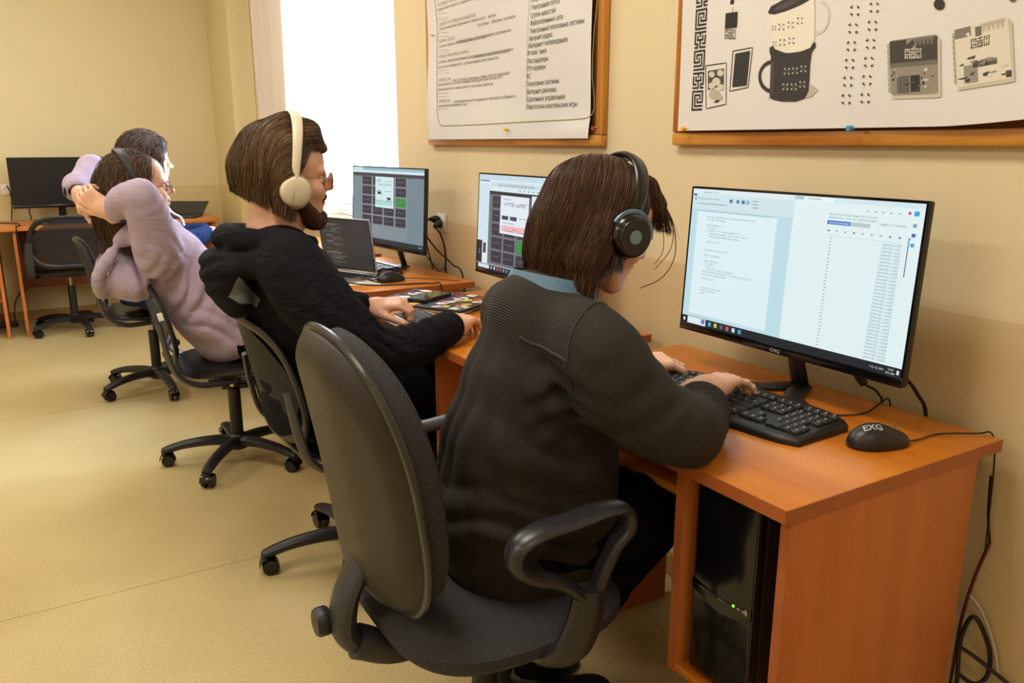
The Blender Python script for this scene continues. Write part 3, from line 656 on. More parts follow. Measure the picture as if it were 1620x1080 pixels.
# ------------------------------------------------------------------ monitors
def monitor(label, loc, yaw, w=0.612, h=0.352, z0=0.095, tilt=3.0, ui=None, on=True, brandy=None, facing=-1):
    """local frame: screen looks to -x, width along y, origin at the desk under the panel"""
    t = thing('monitor', label, 'monitor', loc); R = Rz(yaw); L = np.array(loc, float)
    Rt = R@Ry(math.radians(-tilt)); pv = np.array([0, 0, z0])
    def tr(mb): v = np.concatenate(mb.v); v = (v-pv)@Ry(math.radians(tilt)).T+pv; mb.v = [v@R.T+L]; return mb
    def tr0(mb): mb.v = [np.concatenate(mb.v)@R.T+L]; return mb
    q = MB(); q.box((-0.006, -w/2, z0), (0.012, w/2, z0+h), 0.004); q.box((0.012, -w*0.32, z0+0.03), (0.036, w*0.32, z0+h*0.72), 0.012); tr(q).build('housing', M_black, t)
    q = MB(); q.box((-0.009, -w/2+0.0005, z0+0.0005), (-0.006, w/2-0.0005, z0+0.019), 0.001); tr(q).build('chin_bezel', M_blackg, t)
    b = 0.0055
    q = MB(); q.box((-0.0075, -w/2+0.0005, z0+0.019), (-0.006, -w/2+b, z0+h-0.0005)); q.box((-0.0075, w/2-b, z0+0.019), (-0.006, w/2-0.0005, z0+h-0.0005)); q.box((-0.0075, -w/2+b, z0+h-b), (-0.006, w/2-b, z0+h-0.0005)); tr(q).build('bezel', M_blackg, t)
    # stand
    q = MB(); q.tube([(0.035, 0, z0+0.13), (0.05, 0, z0+0.06), (0.062, 0, z0-0.01), (0.085, 0, 0.012)], [(0.028, 0.007), (0.026, 0.007), (0.024, 0.007), (0.026, 0.007)], 8, up=(1, 0, 0.2), smooth=4); tr0(q).build('stand_neck', M_black, t)
    q = MB()
    for s_ in (-1, 1): q.tube([(0.088, s_*0.004, 0.008), (0.0, s_*0.055, 0.0075), (-0.042, s_*0.150, 0.006)], [(0.024, 0.007), (0.021, 0.006), (0.011, 0.005)], 10, up=(0, 0, 1), smooth=5)
    tr0(q).build('stand_base', M_black, t)
    nrm = R@Ry(math.radians(tilt))@np.array([-1., 0, 0]); upv = R@Ry(math.radians(tilt))@np.array([0, 0, 1.]); xv = R@np.array([0, -1., 0])
    o = (np.array([-0.0066, w/2-b, z0+0.019])-pv)@Ry(math.radians(tilt)).T+pv; o = R@o+L
    Sx = Sheet(o, xv, upv); sw, sh = w-2*b, h-0.019-b
    if not on:
        Sx.rect_l(0, 0, sw, sh, mat('dark_screen', '#0d0e12', 0.25), 0); Sx.build('screen', t); return t
    scr = Sheet(o, xv, upv); scr.rect_l(0, 0, sw, sh, G('#dff0f2'), 0); s_ = scr.build('screen', t)
    if brandy:
        bs = Sheet(o, xv, upv); bs.text((sw*0.5-0.014, -0.0145), brandy, 0.011, INK('#c8c8c8'), lift=0.0034, a1=sw*0.5+0.014); bs.build('brand_mark', t)
    ui(Sx, sw, sh); Sx.build('screen_image', t, 'stuff'); return t
def ui_docs(S, w, h):
    lift = 0.0003; R = lambda u0, v0, u1, v1, c: S.rect_l(u0*w, (1-v1)*h, u1*w, (1-v0)*h, G(c))
    def Tx(u, v, s_, hgt, c, u1=None): S.text((u*w, (1-v)*h), s_, hgt, G(c), a1=None if u1 is None else u1*w)
    def T(u, v, s_, hgt, c, u1): 
        v_, f = text_mesh(s_, hgt); v_[:, 0] *= (u1-u)*w/max(1e-6, v_[:, 0].max()); S.mb.add(S.w(v_[:, :2]+np.array([u*w, (1-v)*h]), 0.0009), f, S.mi(G(c)))
    R(0, 0, 0.505, 0.945, '#bcdce6'); R(0, 0, 0.505, 0.035, '#dcebf0'); R(0, 0.035, 0.505, 0.145, '#cfe4ea'); R(0.005, 0.035, 0.022, 0.05, '#2464b4')
    T(0.06, 0.028, 'Документ1 - Word', 0.006, '#6a8088', 0.14)
    for x, c in ((0.2, '#3f86a6'), (0.235, '#4a90b0'), (0.262, '#2f76a8'), (0.285, '#8ab0bc')): R(x, 0.06, x+0.016, 0.085, c)
    for i in range(12): R(0.03+0.0135*i, 0.10, 0.036+0.0135*i, 0.108, '#4d6c78')
    for i in range(7): R(0.03+0.017*i, 0.066, 0.042+0.017*i, 0.072, '#8aa6b0')
    for i in range(3): R(0.315, 0.058+i*0.022, 0.345, 0.062+i*0.022, '#5a7a86')
    R(0.012, 0.055, 0.023, 0.085, '#93b4c0'); R(0.03, 0.152, 0.42, 0.158, '#9fc0ca')
    R(0.035, 0.16, 0.44, 0.92, '#dceff3')
    code = [(0.09, 0.20, 'const http = require("http"), data = document.querySelectorAll(".row");', 0.34), (0.09, 0.22, 'let total = data.length;', 0.19), (0.09, 0.26, 'function setAll(items) {', 0.17), (0.10, 0.28, 'let count = 0;', 0.15), (0.10, 0.30, 'for (let i = 0; i < items.length; i++) {', 0.27), (0.11, 0.32, 'items[i].style.display = "none"; count = count + 1;', 0.32), (0.11, 0.34, 'console.log(items[i]); return items;', 0.27),
            (0.10, 0.38, 'return items(count);', 0.17), (0.09, 0.44, 'const setItems = document.rows;', 0.22), (0.09, 0.48, 'function render(list) {', 0.18), (0.09, 0.52, 'export default {', 0.17), (0.105, 0.54, 'let number = 1;', 0.16), (0.105, 0.56, 'let rows = [];', 0.15), (0.115, 0.58, 'for (const x of list) { rows.push(x) }', 0.26), (0.09, 0.60, 'document.write(rows.join(", "), number, total, count);', 0.35), (0.09, 0.62, 'return list.map(rows);', 0.22), (0.09, 0.65, 'let value = items;', 0.16), (0.09, 0.72, 'setAll(data, render, items);', 0.20), (0.09, 0.74, 'render(document);', 0.17), (0.09, 0.76, 'done();', 0.115)]
    for (u, v, s_, u1) in code: T(u, v, s_, 0.0062, '#6f8a93', u1)
    R(0.505, 0, 0.51, 0.945, '#c6e2e8'); R(0.51, 0, 1, 0.03, '#d3e6ec'); R(0.51, 0.004, 0.545, 0.022, '#a9c4cc'); R(0.55, 0.004, 0.67, 0.03, '#e6f4f6')
    T(0.565, 0.02, 'Изображения', 0.006, '#6a8088', 0.62)
    for i in range(5): R(0.80+0.028*i, 0.062, 0.807+0.028*i, 0.070, '#8aa6b0')
    R(0.945, 0.05, 0.955, 0.066, '#d04a5c'); R(0.965, 0.045, 0.982, 0.072, '#2aa0dc')
    T(0.66, 0.105, 'Редактор изображений для сайтов', 0.006, '#7c959d', 0.84); T(0.66, 0.125, 'Выберите файл на компьютере', 0.006, '#7c959d', 0.84)
    R(0.655, 0.138, 0.745, 0.162, '#1d6fc4'); T(0.662, 0.156, 'Показать все изображения', 0.006, '#e8f4fb', 0.74); R(0.745, 0.138, 0.82, 0.162, '#b4c8ce'); T(0.85, 0.14, 'Оценка: 10 баллов', 0.006, '#6a8088', 0.945)
    for i, c in enumerate(('#7f9aa4', '#3a68c8', '#2aa0dc')): R(0.966, 0.115+0.055*i, 0.979, 0.135+0.055*i, c)
    for i in range(10): R(0.66+0.033*i, 0.196, 0.668+0.033*i, 0.206, '#5c7c88' if i in (0, 3, 7, 8) else '#94b0ba')
    R(0.655, 0.23, 0.93, 0.232, '#b4ccd4')
    for i in range(34):
        v = 0.245+i*0.0205; T(0.872-0.0004*i, v+0.008, 'javascript_code_0'[:15]+str(i % 10), 0.0075, '#7d969e', 0.938); R(0.672, v, 0.680, v+0.005, '#7d969e'); R(0.70, v+0.009, 0.935, v+0.0096, '#cfe5ea')
    R(0.958, 0.20, 0.9615, 0.42, '#4d6c80')
    R(0, 0.945, 1, 1, '#0f1c26'); R(0.0, 0.945, 0.03, 1, '#0c1218'); R(0.008, 0.962, 0.018, 0.985, '#e8f4fb')
    R(0.032, 0.948, 0.135, 0.998, '#dbeef2'); R(0.11, 0.952, 0.13, 0.985, '#7c6fb4')
    for i, c in enumerate(('#35a6c8', '#d8b84a', '#506070', '#c84a6a', '#a9d8e8', '#35a6c8')): R(0.15+0.032*i, 0.958, 0.15+0.032*i+0.016, 0.988, c)
    R(0.285, 0.925, 0.44, 0.943, '#c6dfe6')
    T(0.952, 0.970, '13:49', 0.0058, '#d8e4e8', 0.972); T(0.945, 0.991, '18.01.2024', 0.0058, '#d8e4e8', 0.978); T(0.885, 0.98, '^ □ ◁', 0.006, '#d8e4e8', 0.915); T(0.922, 0.98, 'РУС', 0.006, '#d8e4e8', 0.938); R(0.984, 0.96, 0.992, 0.985, '#d8e4e8')
monitor('large lit monitor showing white document windows on the nearest desk', (-0.098, 1.186, 0.75), 0.0, ui=ui_docs, brandy='CHiQ')
def tiles(S, w, h, gx0, gx1, gy0, gy1, cols, rows, skip, green, txt=True):
    for r in range(rows):
        for c in range(cols):
            if (r, c) in skip: continue
            cw, rh = (gx1-gx0)/cols, (gy1-gy0)/rows; a, b = gx0+c*cw, gy0+r*rh
            S.rect_l(a*w, (1-b-rh*0.84)*h, (a+cw*0.86)*w, (1-b)*h, G('#2f8a3c' if (r, c) == green else '#2b2b3a')); S.rect_l((a+cw*0.12)*w, (1-b-rh*0.42)*h, (a+cw*0.70)*w, (1-b-rh*0.38)*h, G('#74758a'), 0.0006)
def T_(S, w, h, u, v, s_, hgt, c, u1):
    v_, f = text_mesh(s_, hgt); v_[:, 0] *= (u1-u)*w/max(1e-6, v_[:, 0].max()); S.mb.add(S.w(v_[:, :2]+np.array([u*w, (1-v)*h]), 0.0009), f, S.mi(G(c)))
def ui_test3(S, w, h):
    R = lambda u0, v0, u1, v1, c: S.rect_l(u0*w, (1-v1)*h, u1*w, (1-v0)*h, G(c))
    R(0, 0, 1, 1, '#6d8494'); R(0, 0, 1, 0.035, '#8fb6c8'); R(0.02, 0.0, 0.15, 0.03, '#cfe6ee'); R(0, 0.035, 1, 0.07, '#cfe4ec'); R(0, 0.07, 1, 0.115, '#3a3c46'); R(0, 0.115, 0.13, 0.92, '#74868f'); R(0.79, 0.115, 1, 0.92, '#6f838e'); R(0.13, 0.115, 0.79, 0.93, '#7b8a92')
    tiles(S, w, h, 0.145, 0.79, 0.12, 0.90, 4, 6, [(5, 1), (5, 2), (5, 3)], (2, 3))
    R(0.34, 0.115, 0.60, 0.52, '#cfe9ec'); R(0.35, 0.42, 0.59, 0.49, '#a9d8d2'); T_(S, w, h, 0.37, 0.23, 'Установите соответствие', 0.014, '#5a7a86', 0.575); R(0.37, 0.31, 0.425, 0.345, '#26404c'); R(0.51, 0.38, 0.56, 0.415, '#26404c'); T_(S, w, h, 0.37, 0.165, 'Задание', 0.012, '#6a8088', 0.43)
    R(0.46, 0.25, 0.47, 0.262, '#5a7a86'); R(0.37, 0.285, 0.42, 0.292, '#8aa6b0')
    R(0, 0.94, 1, 1, '#14242e'); [R(0.03+0.04*i, 0.955, 0.05+0.04*i, 0.985, c) for i, c in enumerate(('#35a6c8', '#8aa6b0', '#d8b84a'))]; T_(S, w, h, 0.94, 0.98, '13:49', 0.008, '#d8e4e8', 0.98)
def ui_test2(S, w, h):
    R = lambda u0, v0, u1, v1, c: S.rect_l(u0*w, (1-v1)*h, u1*w, (1-v0)*h, G(c))
    R(0, 0, 1, 1, '#d7e8ef'); R(0, 0.0, 1, 0.05, '#c2d9e6'); R(0.01, 0.055, 0.12, 0.072, '#6a8cc0'); R(0.14, 0.075, 0.85, 0.12, '#c6dbe2'); T_(S, w, h, 0.22, 0.11, 'https://test.school/course/informatika', 0.014, '#6a8088', 0.6)
    for i in range(9): R(0.45+0.045*i, 0.135, 0.462+0.045*i, 0.148, '#5a7a86')
    R(0.0, 0.10, 0.125, 0.70, '#cfe2ec'); R(0.125, 0.165, 0.86, 0.94, '#6b6f78'); R(0.125, 0.165, 0.86, 0.20, '#23242c')
    tiles(S, w, h, 0.165, 0.86, 0.215, 0.93, 5, 5, [], (3, 2))
    R(0.255, 0.20, 0.555, 0.59, '#dfe9f3'); T_(S, w, h, 0.285, 0.305, 'Тест по информатике', 0.017, '#5a6a80', 0.52); T_(S, w, h, 0.285, 0.245, 'Вопрос 1', 0.011, '#8090a0', 0.38)
    R(0.275, 0.405, 0.345, 0.445, '#26384e'); R(0.365, 0.405, 0.435, 0.445, '#26384e'); R(0.275, 0.505, 0.535, 0.565, '#e8b4b8'); T_(S, w, h, 0.39, 0.545, 'Ответить', 0.01, '#b05a68', 0.43); R(0.285, 0.475, 0.41, 0.481, '#8090a0')
    R(0.57, 0.165, 0.58, 0.94, '#23242c'); R(0.58, 0.18, 1.0, 0.94, '#dbe8f0')
    for i in range(6): R(0.60, 0.24+0.09*i, 0.63, 0.28+0.09*i, '#5a8ac0'); R(0.64, 0.25+0.09*i, 0.9, 0.258+0.09*i, '#a0b4c0')
    R(0, 0.70, 0.06, 0.94, '#12161e'); R(0.06, 0.70, 0.115, 0.93, '#dfe9f3'); R(0.07, 0.72, 0.105, 0.83, '#3b3f4a')
    R(0, 0.945, 1, 1, '#101a24'); R(0.02, 0.952, 0.15, 0.99, '#cfe2ec'); [R(0.17+0.035*i, 0.958, 0.185+0.035*i, 0.985, c) for i, c in enumerate(('#a9b8c8', '#e8e4d8', '#c86a5a', '#d84a5c', '#8aa6b0', '#35a6c8'))]
    [R(0.02+0.03*(i % 2), 0.80+0.03*(i//2), 0.035+0.03*(i % 2), 0.815+0.03*(i//2), c) for i, c in enumerate(('#35a6c8', '#8a4ac8', '#2aa0dc', '#c84a6a'))]
monitor('lit monitor with dark tiles and a pink button, half hidden behind the reddish-brown hair', (-0.098, 2.262, 0.75), 0.0, ui=ui_test2)
monitor('lit monitor with a grid of dark tiles, beside the window behind the open laptop', (-0.125, 3.345, 0.75), 0.135, ui=ui_test3)
t = monitor('switched-off black monitor on the far desk by the back wall', (0, 0, 0), 0.0, on=False)
t.location = (-1.222, 6.75, 0.75); t.rotation_euler = (0, 0, PI/2)
# ------------------------------------------------------------------ keyboards
M_key = mat('black_keycap', '#1e1f21', 0.45, bump=0.1, bscale=900)
def keyrows(w, d):
    """(x, y, wid) of keycaps; x forward (away from typist), y to the right"""
    out = []; u = w/22.8
    def row(x, items, dep=1.0):
        y = 0
        for it in items:
            if it < 0: y += -it; continue
            out.append((x, (y+it/2)*u-w/2, it*u, dep)); y += it
    D = d/6.4
    row(5.75*D, [1, -1, 1, 1, 1, 1, -.5, 1, 1, 1, 1, -.5, 1, 1, 1, 1, -.4, 1, 1, 1, -.4, 1, 1, 1, 1], 0.7)
    row(4.5*D, [1]*13+[2, -.4, 1, 1, 1, -.4, 1, 1, 1, 1]); row(3.5*D, [1.5]+[1]*12+[1.5, -.4, 1, 1, 1, -.4, 1, 1, 1, 1]); row(2.5*D, [1.75]+[1]*11+[2.25, -3.8, 1, 1, 1])
    row(1.5*D, [2.25]+[1]*10+[2.75, -1.4, 1, -1.4, 1, 1, 1, 1]); row(0.5*D, [1.25, 1.25, 1.25, 6.25, 1.25, 1.25, 1.25, 1.25, -.4, 1, 1, 1, -.4, 2, 1, 1])
    return out, D
def keyboard(label, loc, yaw, w=0.45, d=0.165, h=0.022, mcase=None, mkey=None, sep=True, key_h=0.0065, shape='curve', keyreg=None, legends=True, compact=False):
    """faces the typist at -x; local x away from the typist, y=-right (so screen-right is -y)"""
    t = thing('keyboard', label, 'keyboard', loc); mcase = mcase or M_black; mkey = mkey or M_key; slope = 0.05
    t.rotation_euler = (0, 0, yaw); ORG[t.name] = np.zeros(3)
    o = []; n = 14
    cb = 0.012 if shape == 'curve' else 0.0; cf = 0.014 if shape == 'curve' else 0
    for i in range(n+1): s_ = i/n*2-1; o.append((-d/2-cf*(1-s_*s_)+0.012*abs(s_)**12, s_*w/2))
    for i in range(n+1): s_ = 1-i/n*2; o.append((d/2+cb*(1-s_*s_)-0.012*abs(s_)**12, s_*w/2))
    q = MB(); q.puff(o, lambda r, x, y: (h+slope*x)*(1-0.55*max(0, (r-0.93)/0.07)**2), lambda r, x, y: 0.0008, lambda x, y, z: (x, y, z), 12); q.build('case', mcase, t)
    ks, D = keyrows(w*0.95, d*0.80)
    if compact: ks = [(x, y, ww, dp) for (x, y, ww, dp) in ks]
    base = {}; kx0 = -d*0.40; allk = MB(); leg = MB()
    for (x, y, ww, dp) in ks:
        key = (round(ww, 4), dp); x = x+kx0; z = h+slope*x-0.0005
        if sep:
            if key not in base:
                q = MB(); q.box((-D*dp*0.487, -ww/2+0.0004, 0), (D*dp*0.487, ww/2-0.0004, key_h), 0.0012, seg=1); v = q.v[0]; top = v[:, 2] > key_h*0.5; v[top, 1] *= 0.93; v[top, 0] *= 0.92
                k_ = q.build('key', mkey, t); base[key] = k_; k_.location = (x, -y, z)
            else: k_ = base[key].copy(); COL.objects.link(k_); k_.parent = t; k_.location = (x, -y, z)
        else: allk.box((x-D*dp*0.44, -y-ww/2+0.001, z), (x+D*dp*0.44, -y+ww/2-0.001, z+key_h), 0.0015, seg=1)
        if legends and ww < 0.03:
            a, b = x+D*0.12, -y+ww*0.12; zz = z+key_h+0.0003
            leg.add([(a, b, zz), (a+0.0035, b, zz), (a+0.0035, b-0.0025, zz), (a, b-0.0025, zz)], [(0, 1, 2, 3)]); leg.add([(a-0.005, b-0.002, zz), (a-0.002, b-0.002, zz), (a-0.002, b-0.005, zz), (a-0.005, b-0.005, zz)], [(0, 1, 2, 3)])
    if not sep: allk.build('keycaps', mkey, t, kind='stuff')
    if legends: leg.build('key_legends', INK('#b8b8b0'), t, smooth=False, kind='stuff')
    return t
k1 = keyboard('black wired keyboard under the hands of the person in corduroy', (-0.250, 1.166, 0.7502), 0.05, w=0.452, d=0.175)
k2 = keyboard('slim silver keyboard with dark keys on the desk before the bearded man', (-0.452, 2.235, 0.7502), -0.04, w=0.36, d=0.125, h=0.010, mcase=M_silver, mkey=mat('grey_keycap', '#3a3c40', 0.4), key_h=0.004, shape='flat', legends=False)
k3 = keyboard('black keyboard on the desk beside the open laptop', (-0.205, 3.42, 0.7502), 0.10, w=0.44, d=0.16, sep=False, legends=False)
k4 = keyboard('black keyboard on the far desk under the dark monitor', (-1.2, 6.50, 0.7502), PI/2, w=0.44, d=0.15, sep=False, legends=False)
# ------------------------------------------------------------------ mice
def mouse(label, loc, yaw, logo_=None, s_=1.0):
    t = thing('computer_mouse', label, 'mouse', loc); t.rotation_euler = (0, 0, yaw); ORG[t.name] = np.zeros(3)
    C = Clay((-0.08, -0.05, -0.01), (0.08, 0.05, 0.06), 0.0022)
    C.ell((-0.012, 0, 0.006), (0.050*s_, 0.034*s_, 0.038*s_), k=0.01).ell((0.028, 0, 0.004), (0.034*s_, 0.027*s_, 0.024*s_), k=0.015).ell((-0.01, 0.022, 0.002), (0.036, 0.018, 0.018), k=0.01); C.plane((0, 0, 0.0012), (0, 0, -1))
    C.box((0.045, 0, 0.028), (0.034, 0.0009, 0.012), rnd=0.0005, k=0.001, op='sub'); clay_mb(C).build('shell', mat('soft_black', '#1b1b1e', 0.36, bump=0.1, bscale=900), t)
    q = MB(); q.lathe((0.034, 0.0035, 0.0245), [(0.004, -0.0035), (0.009, -0.003), (0.009, 0.003), (0.004, 0.0035)], 20, Rx(PI/2)); q.build('scroll_wheel', M_chrome, t)
    q = MB(); q.tube([(0.052, 0.016, 0.016), (0.030, 0.0185, 0.0255), (0.012, 0.018, 0.0305)], [0.0012, 0.002, 0.0012], 8, smooth=4); q.build('trim_strip', M_silver, t)
    q = MB(); q.box((-0.01, 0.0315, 0.013), (0.024, 0.0385, 0.018), 0.002); q.build('side_button', M_blackg, t)
    if logo_:
        S_ = Sheet((-0.034, 0.002, 0.037), Rz(-1.2)@np.array([0, -1., 0]), Rz(-1.2)@np.array([0.92, 0, 0.3])); S_.wav = lambda p: 0.0415-0.9*np.hypot(p[:, 0]+0.012, p[:, 1]*1.4)**2*12-p[:, 2]-0.0005
        v_, f_ = text_mesh(logo_, 0.018, bold=0.0004); v_ = v_[:, :2]-[0.013, 0.006]; X, Y = v_[:, 0], v_[:, 1]; c_, s2 = math.cos(-0.75), math.sin(-0.75)
        px = -0.030+(X*-s2*0+(-X*math.sin(-0.35)*-1)*0)+Y*0.95*math.cos(0.3)-0*X; 
        a = math.radians(-14); gx = -0.027+X*math.cos(a)-Y*math.sin(a); gy = -0.010+X*math.sin(a)+Y*math.cos(a)
        zz = 0.006+0.0385*np.sqrt(np.clip(1-((gx+0.012)/0.0505)**2-(gy/0.0345)**2, 0.02, 1))
        q = MB(); q.add(np.stack([gx, gy, zz+0.0006], 1), f_); q.build('printed_mark', INK('#a8a8ac'), t, smooth=False)
    return t
mouse('black mouse with three grey letters on the nearest desk', (-0.178, 0.868, 0.7502), -0.35, 'EXG')
mouse('black mouse tangled in its cable beside the open laptop', (-0.235, 3.05, 0.7502), 0.1)

# ------------------------------------------------------------------ task chairs with mesh backs
def mesh_mat():
    m = mat('black_net', '#141416', 0.7); nt = m.node_tree; N = nt.nodes; L = nt.links; b = N['Principled BSDF']
    tc = N.new('ShaderNodeTexCoord'); s = N.new('ShaderNodeSeparateXYZ'); L.new(tc.outputs['Object'], s.inputs[0]); out = []
    for i in (1, 2):
        m1 = N.new('ShaderNodeMath'); m1.operation = 'MULTIPLY'; m1.inputs[1].default_value = 1500; L.new(s.outputs[i], m1.inputs[0])
        m2 = N.new('ShaderNodeMath'); m2.operation = 'SINE'; L.new(m1.outputs[0], m2.inputs[0]); out.append(m2)
    mx = N.new('ShaderNodeMath'); mx.operation = 'MAXIMUM'; L.new(out[0].outputs[0], mx.inputs[0]); L.new(out[1].outputs[0], mx.inputs[1])
    g = N.new('ShaderNodeMath'); g.operation = 'GREATER_THAN'; g.inputs[1].default_value = -0.25; L.new(mx.outputs[0], g.inputs[0]); L.new(g.outputs[0], b.inputs['Alpha']); return m
M_net = mesh_mat(); M_seat = mat('black_leatherette', '#121213', 0.34, bump=0.2, bscale=500)
def sup(a, b, n=40, e=0.6, e2=None):
    o = []
    for i in range(n):
        t = 2*PI*i/n; c, s = math.cos(t), math.sin(t); o.append((a*math.copysign(abs(c)**e, c), b*math.copysign(abs(s)**(e2 or e), s)))
    return o
def star_base(t, rad=0.29, ang=0.0, top=0.105, r0=0.03):
    hub = MB(); hub.lathe((0, 0, 0), [(0.022, 0.055), (0.036, 0.06), (0.036, 0.115), (0.028, 0.125), (0.001, 0.126)], 20); hub.build('base_hub', M_black, t)
    proto = None
    for k in range(5):
        a = ang+2*PI*k/5
        if proto is None:
            q = MB(); q.tube([(0.02, 0, 0.092), (0.10, 0, 0.098), (0.20, 0, 0.090), (rad-0.02, 0, 0.074), (rad+0.008, 0, 0.066)], [(0.030, 0.024), (0.027, 0.021), (0.024, 0.018), (0.021, 0.016), (0.016, 0.012)], 8, up=(0, 0, 1), smooth=4, ang=0.5); q.cyl((rad, 0, 0.045), (rad, 0, 0.07), 0.015, 12)
            g = q.build('leg', M_black, t)
            c = MB(); x = rad-0.012
            for s_ in (-1, 1): c.lathe((x, s_*0.014, 0.0262), [(0.018, -0.0075), (0.0245, -0.007), (0.0262, -0.003), (0.0262, 0.004), (0.023, 0.0075), (0.006, 0.008)], 22, Rx(PI/2*s_))
            c.cyl((x, -0.012, 0.0262), (x, 0.012, 0.0262), 0.006, 10)
            c.tube([(x-0.024, 0, 0.032), (x-0.012, 0, 0.054), (x+0.012, 0, 0.058), (x+0.028, 0, 0.046), (x+0.033, 0, 0.030)], [(0.022, 0.0025)]*5, 8, up=(0, 0, 1), smooth=3); w = c.build('caster', M_blackg, g); proto = (g, w)
            g.rotation_euler = (0, 0, a)
        else:
            g = proto[0].copy(); COL.objects.link(g); g.parent = t; g.rotation_euler = (0, 0, a); w = proto[1].copy(); COL.objects.link(w); w.parent = g
def make_task_chair(label, loc, rotz, ang, arms=False):
    t = thing('task_chair', label, 'chair', loc); t.rotation_euler = (0, 0, rotz); ORG[t.name] = np.zeros(3)
    star_base(t, ang=ang-rotz)
    q = MB(); q.lathe((0, 0, 0), [(0.024, 0.12), (0.0255, 0.125), (0.0255, 0.32), (0.02, 0.325), (0.001, 0.326)], 20); q.build('column_cover', M_black, t)
    q = MB(); q.cyl((0, 0, 0.30), (0, 0, 0.405), 0.0135, 16); q.build('gas_lift', M_chrome, t)
    q = MB(); q.box((-0.10, -0.07, 0.395), (0.10, 0.07, 0.42), 0.008); q.build('seat_plate', M_black, t)
    q = MB(); q.puff(sup(0.235, 0.235, 44, 0.55), lambda r, x, y: 0.462-0.022*max(0, (r-0.75)/0.25)**2-0.35*max(0, x-0.12)**2*3, lambda r, x, y: 0.412+0.02*max(0, (r-0.7)/0.3)**2-0.4*max(0, x-0.12)**2*3, lambda x, y, z: (x+0.02, y, z), 12); q.build('seat', M_seat, t)
    def bf(y, z): return -0.205-0.22*(z-0.5)-0.04+0.05*(y/0.23)**2-0.10*max(0, 0.52-z)
    # backrest loop
    lp = []
    for i in range(40):
        a = 2*PI*i/40; y = 0.232*math.copysign(abs(math.cos(a))**0.55, math.cos(a)); z = 0.655+0.165*math.copysign(abs(math.sin(a))**0.6, math.sin(a)); y *= 1-0.10*max(0, (z-0.655)/0.165); lp.append((bf(y, z), y, z))
    lp.append(lp[0]); q = MB(); q.tube(lp, [(0.017, 0.010)]*41, 10, up=(1, 0, 0.2), caps=False); q.build('backrest_frame', M_black, t)
    q = MB(); P = []
    for j in range(17):
        zz = 0.655+0.160*(2*j/16-1); s_ = (zz-0.655)/0.165; wv = 0.228*max(0.02, 1-abs(s_)**(1/0.6)**1.2)**0.55*(1-0.10*max(0, s_)); P.append([(bf(wv*u, zz)-0.004, wv*u, zz) for u in np.linspace(-1, 1, 21)])
    q.grid(P); q.build('mesh_panel', M_net, t)
    for s_ in (-1, 1):
        q = MB(); q.tube([(-0.02, s_*0.20, 0.405), (-0.14, s_*0.235, 0.412), (-0.215, s_*0.246, 0.46), (-0.245, s_*0.245, 0.55), (-0.262, s_*0.238, 0.66)], [(0.012, 0.022), (0.012, 0.024), (0.010, 0.026), (0.009, 0.026), (0.008, 0.020)], 10, up=(1, 0, 0), smooth=5); q.build('side_bracket', M_dark, t)
    q = MB(); q.tube([(0.04, -0.06, 0.40), (0.07, -0.12, 0.37), (0.085, -0.15, 0.30)], 0.005, 8, smooth=4); q.build('lever', M_black, t)
    q = MB(); q.tube([(0.084, -0.148, 0.305), (0.09, -0.158, 0.28), (0.096, -0.166, 0.262)], [(0.006, 0.006), (0.024, 0.008), (0.016, 0.006)], 12, up=(0, 1, 0), smooth=4); q.build('lever_paddle', M_black, t)
    if arms:
        for s_ in (-1, 1):
            q = MB(); q.tube([(0.02, s_*0.20, 0.41), (0.02, s_*0.27, 0.43), (-0.03, s_*0.285, 0.55), (-0.06, s_*0.285, 0.66)], [(0.018, 0.009)]*4, 8, up=(0, 1, 0), smooth=5); q.build('arm_support', M_dark, t)
            q = MB(); q.tube([(-0.17, s_*0.285, 0.672), (-0.14, s_*0.285, 0.676), (0.04, s_*0.285, 0.672), (0.09, s_*0.285, 0.664)], [(0.018, 0.008), (0.026, 0.011), (0.026, 0.011), (0.018, 0.008)], 12, up=(0, 0, 1), smooth=4); q.build('armrest', M_dark, t)
    return t
R_ = math.radians
make_task_chair('black mesh-back chair under the bearded man in the black hoodie', (-0.69, 2.29, 0.0), 0.0, R_(26))
cc = make_task_chair('black mesh-back chair under the person in the lilac hoodie', (-0.83, 3.33, 0.0), -0.10, R_(17))
q = MB(); q.box((-0.263, -0.262, 0.675), (-0.245, -0.261, 0.705), 0.0003, rot=Ry(-0.2)); ORG[cc.name] = np.zeros(3); lb = q.build('care_label', M_white, cc); lb['label'] = 'small white label'
make_task_chair('black chair with armrests under the wavy-haired person in navy', (-0.96, 4.62, 0.0), -0.05, R_(-11), arms=True)
make_task_chair('empty black mesh-back chair tucked at the far desk', (-1.245, 6.42, 0.0), PI/2+0.05, R_(-5))
# white care label on the lilac person's chair
M_arm0 = mat('rim_plastic', '#2e2d2b', 0.25)
